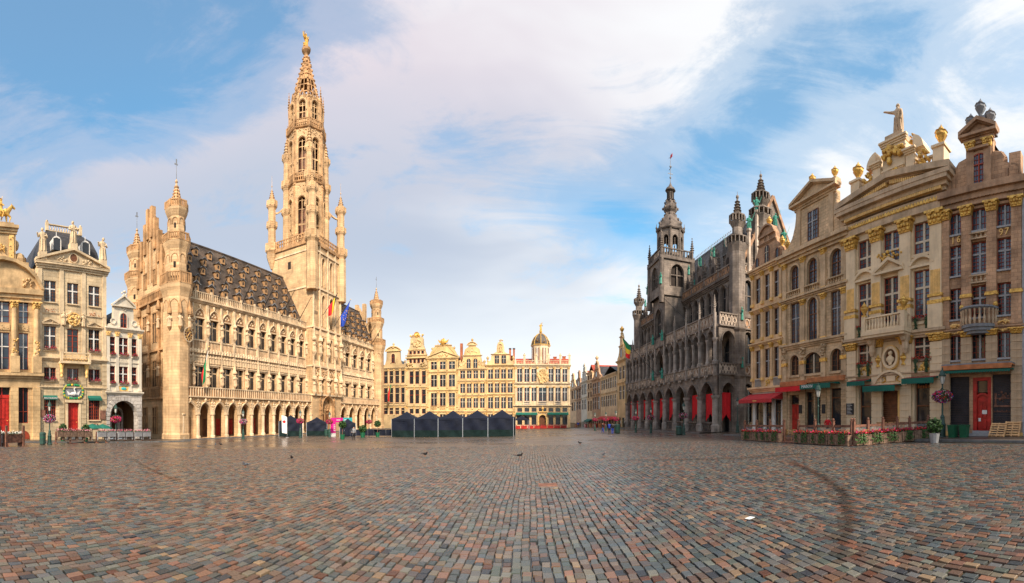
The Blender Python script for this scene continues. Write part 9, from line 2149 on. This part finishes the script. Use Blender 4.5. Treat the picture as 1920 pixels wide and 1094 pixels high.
person('person in grey jacket and dark trousers walking before the black barrier', px(663, 825), .3, 1.74, 'lead', 'black', stride=.25)
person('person in dark blue top at the left of a walking pair by the street', px(1142.5, 814.5), 2.9, 1.7, 'blue', 'black')
person('person in black jacket at the right of the walking pair by the street', px(1148.5, 815), 3.0, 1.72, 'black', 'blue')
person('person in dark top and bright blue trousers near the street cafes', px(1130, 812.5), 1.2, 1.65, 'black', 'blue')
person('person in blue jacket walking far down the side street', at(1084, 112), .5, 1.72, 'blue', 'black')
person('person in red top standing before the red shopfront by the terrace', wallp(WR, 1552, -2.2), WR.rz + 1.2, 1.7, 'red', 'black', stride=.05)

# ---- parked car behind the terrace
def car():
    p = px(1424, 813); p = on(p + WR.ay * -.3); e = empty('parked_car', p, WR.rz + R(180), 'silver car parked behind the left end of the cafe terrace', 'car')
    prof = [(2.15, .35), (2.2, .62), (2.05, .82), (1.2, .98), (.55, 1.42), (-.9, 1.46), (-1.7, 1.05), (-2.1, .98), (-2.15, .5), (-2.1, .32)]
    q = MB(); n = len(prof)
    for s, t in ((-.86, -.8), (-.8, .8), (.8, .86)):
        pass
    ring = lambda y, f: [(x, y, z if z < 1.0 else 1.0 + (z - 1.0) * f) for x, z in prof]
    secs = [[(x * .97, -.84, .38 + (min(z, .95) - .38) * .95) for x, z in prof], [(x, -.78, min(z, .98)) for x, z in prof], [(x, -.62, z) for x, z in prof], [(x, .62, z) for x, z in prof], [(x, .78, min(z, .98)) for x, z in prof], [(x * .97, .84, .38 + (min(z, .95) - .38) * .95) for x, z in prof]]
    i0 = 0
    for s in secs: q.v += s
    for a in range(5):
        for k in range(n): q.f.append((a * n + k, a * n + (k + 1) % n, (a + 1) * n + (k + 1) % n, (a + 1) * n + k)); q.m.append(0)
    q.f += [tuple(range(n)), tuple(range(6 * n - 1, 5 * n - 1, -1))]; q.m += [0, 0]; mobj('body', q.mesh('body', ['car'], smooth=True), e)
    q = MB(); q.poly([(1.15, -.6, 1.0), (1.15, .6, 1.0), (.58, .58, 1.42), (.58, -.58, 1.42)]); q.v = [(x + .03, y, z + .02) for x, y, z in q.v]; mobj('windscreen', q.mesh('windscreen', ['glassb']), e)
    for s in (-1, 1):
        q = MB(); q.prism([(1.0, 1.02), (-1.5, 1.06), (-.85, 1.4), (.5, 1.38)], -.01, .01); mobj('side_window', q.mesh('side_window', ['glass']), e, (0, s * .735, 0)).rotation_euler = (s * R(18) * 0, 0, 0)
        q = MB(); q.lump(2.08, s * .6, .7, .12, .2, .1, 0, 8); mobj('headlight', q.mesh('headlight', ['lamp']), e)
        for x in (1.35, -1.35):
            q = MB(); q.tube((x, s * .72, .32), (x, s * .87, .32), .32, n=16); o = mobj('wheel', q.mesh('wheel', ['rubber']), e); q = MB(); q.tube((x, s * .86, .32), (x, s * .885, .32), .2, n=12); mobj('rim', q.mesh('rim', ['alu']), o)
    q = MB(); q.box(2.12, 2.2, -.5, .5, .45, .6); mobj('grille', q.mesh('grille', ['black']), e); q = MB(); q.box(2.19, 2.22, -.26, .26, .36, .46); mobj('number_plate', q.mesh('number_plate', ['white']), e)
car()

# ---- pigeons, drain cover, paper scrap
def pigeon_mesh():
    q = MB(); q.lump(0, 0, .14, .07, .15, .07, 0, 10); q.lump(0, -.14, .23, .04, .045, .045, 0, 8); q.tube((0, -.1, .17), (0, -.13, .23), .05, .035, 8); q.tube((0, -.17, .225), (0, -.205, .22), .012, .004, 5, 1); q.prism([(-.05, .12), (.05, .12), (.04, .14), (-.04, .14)], .12, .27)
    for s in (-1, 1): q.tube((s * .03, 0, .09), (s * .03, -.02, .0), .008, n=4, mi=1); q.tube((s * .03, -.02, .005), (s * .03, -.06, .005), .008, n=4, mi=1)
    return q
pg = pigeon_mesh().mesh('pigeon', ['pig', 'orange'], smooth=True); pgd = pigeon_mesh().mesh('pigeon', ['blackc', 'orange'], smooth=True); pgw = pigeon_mesh().mesh('pigeon', ['lead', 'orange'], smooth=True)
for x, y, m, lb in ((547, 864, pgd, 'black pigeon walking on the cobbles left of centre'), (461, 878, pg, 'grey pigeon nearest the camera on the left cobbles'), (797, 857, pgd, 'dark pigeon on the cobbles in front of the tent row'), (974, 860, pgd, 'dark pigeon on the cobbles in the centre of the square'), (1132, 858, pgw, 'pale pigeon on the cobbles right of centre'), (1088, 835, pgd, 'far dark pigeon on the cobbles before the side street'), (404, 837, pg, 'left pigeon of the pair before the town hall arcade'), (414, 837, pgd, 'right pigeon of the pair before the town hall arcade'), (373, 842, pg, 'small pigeon on the cobbles before the corner turret')):
    p = px(x, y); p.z += .03; tag(mobj('pigeon', m, None, p, rgF.uniform(0, 6.2), 1.15), lb, 'pigeon', 'pigeons on the cobbles')
p = px(1027, 912); e = empty('drain_cover', p + Vector((0, 0, .034)), -.045, 'rusty square drain cover among the cobbles in the centre', 'drain cover'); q = MB(); q.box(-.36, .36, -.36, .36, -.03, .006); mobj('frame', q.mesh('frame', ['mdr2']), e)
for k in range(7): q = MB(); q.box(-.32, .32, -.31 + .09 * k, -.25 + .09 * k, .006, .014); mobj('bar', q.mesh('bar', ['wood']), e)
p = px(1406, 976); q = MB(); q.prism([(-.1, 0), (.12, 0), (.1, .01), (-.08, .01)], -.06, .06); tag(mobj('paper_scrap', q.mesh('paper_scrap', ['white']), None, p + Vector((0, 0, .045)), .4), 'flat white paper scrap lying on the cobbles at right', 'litter')
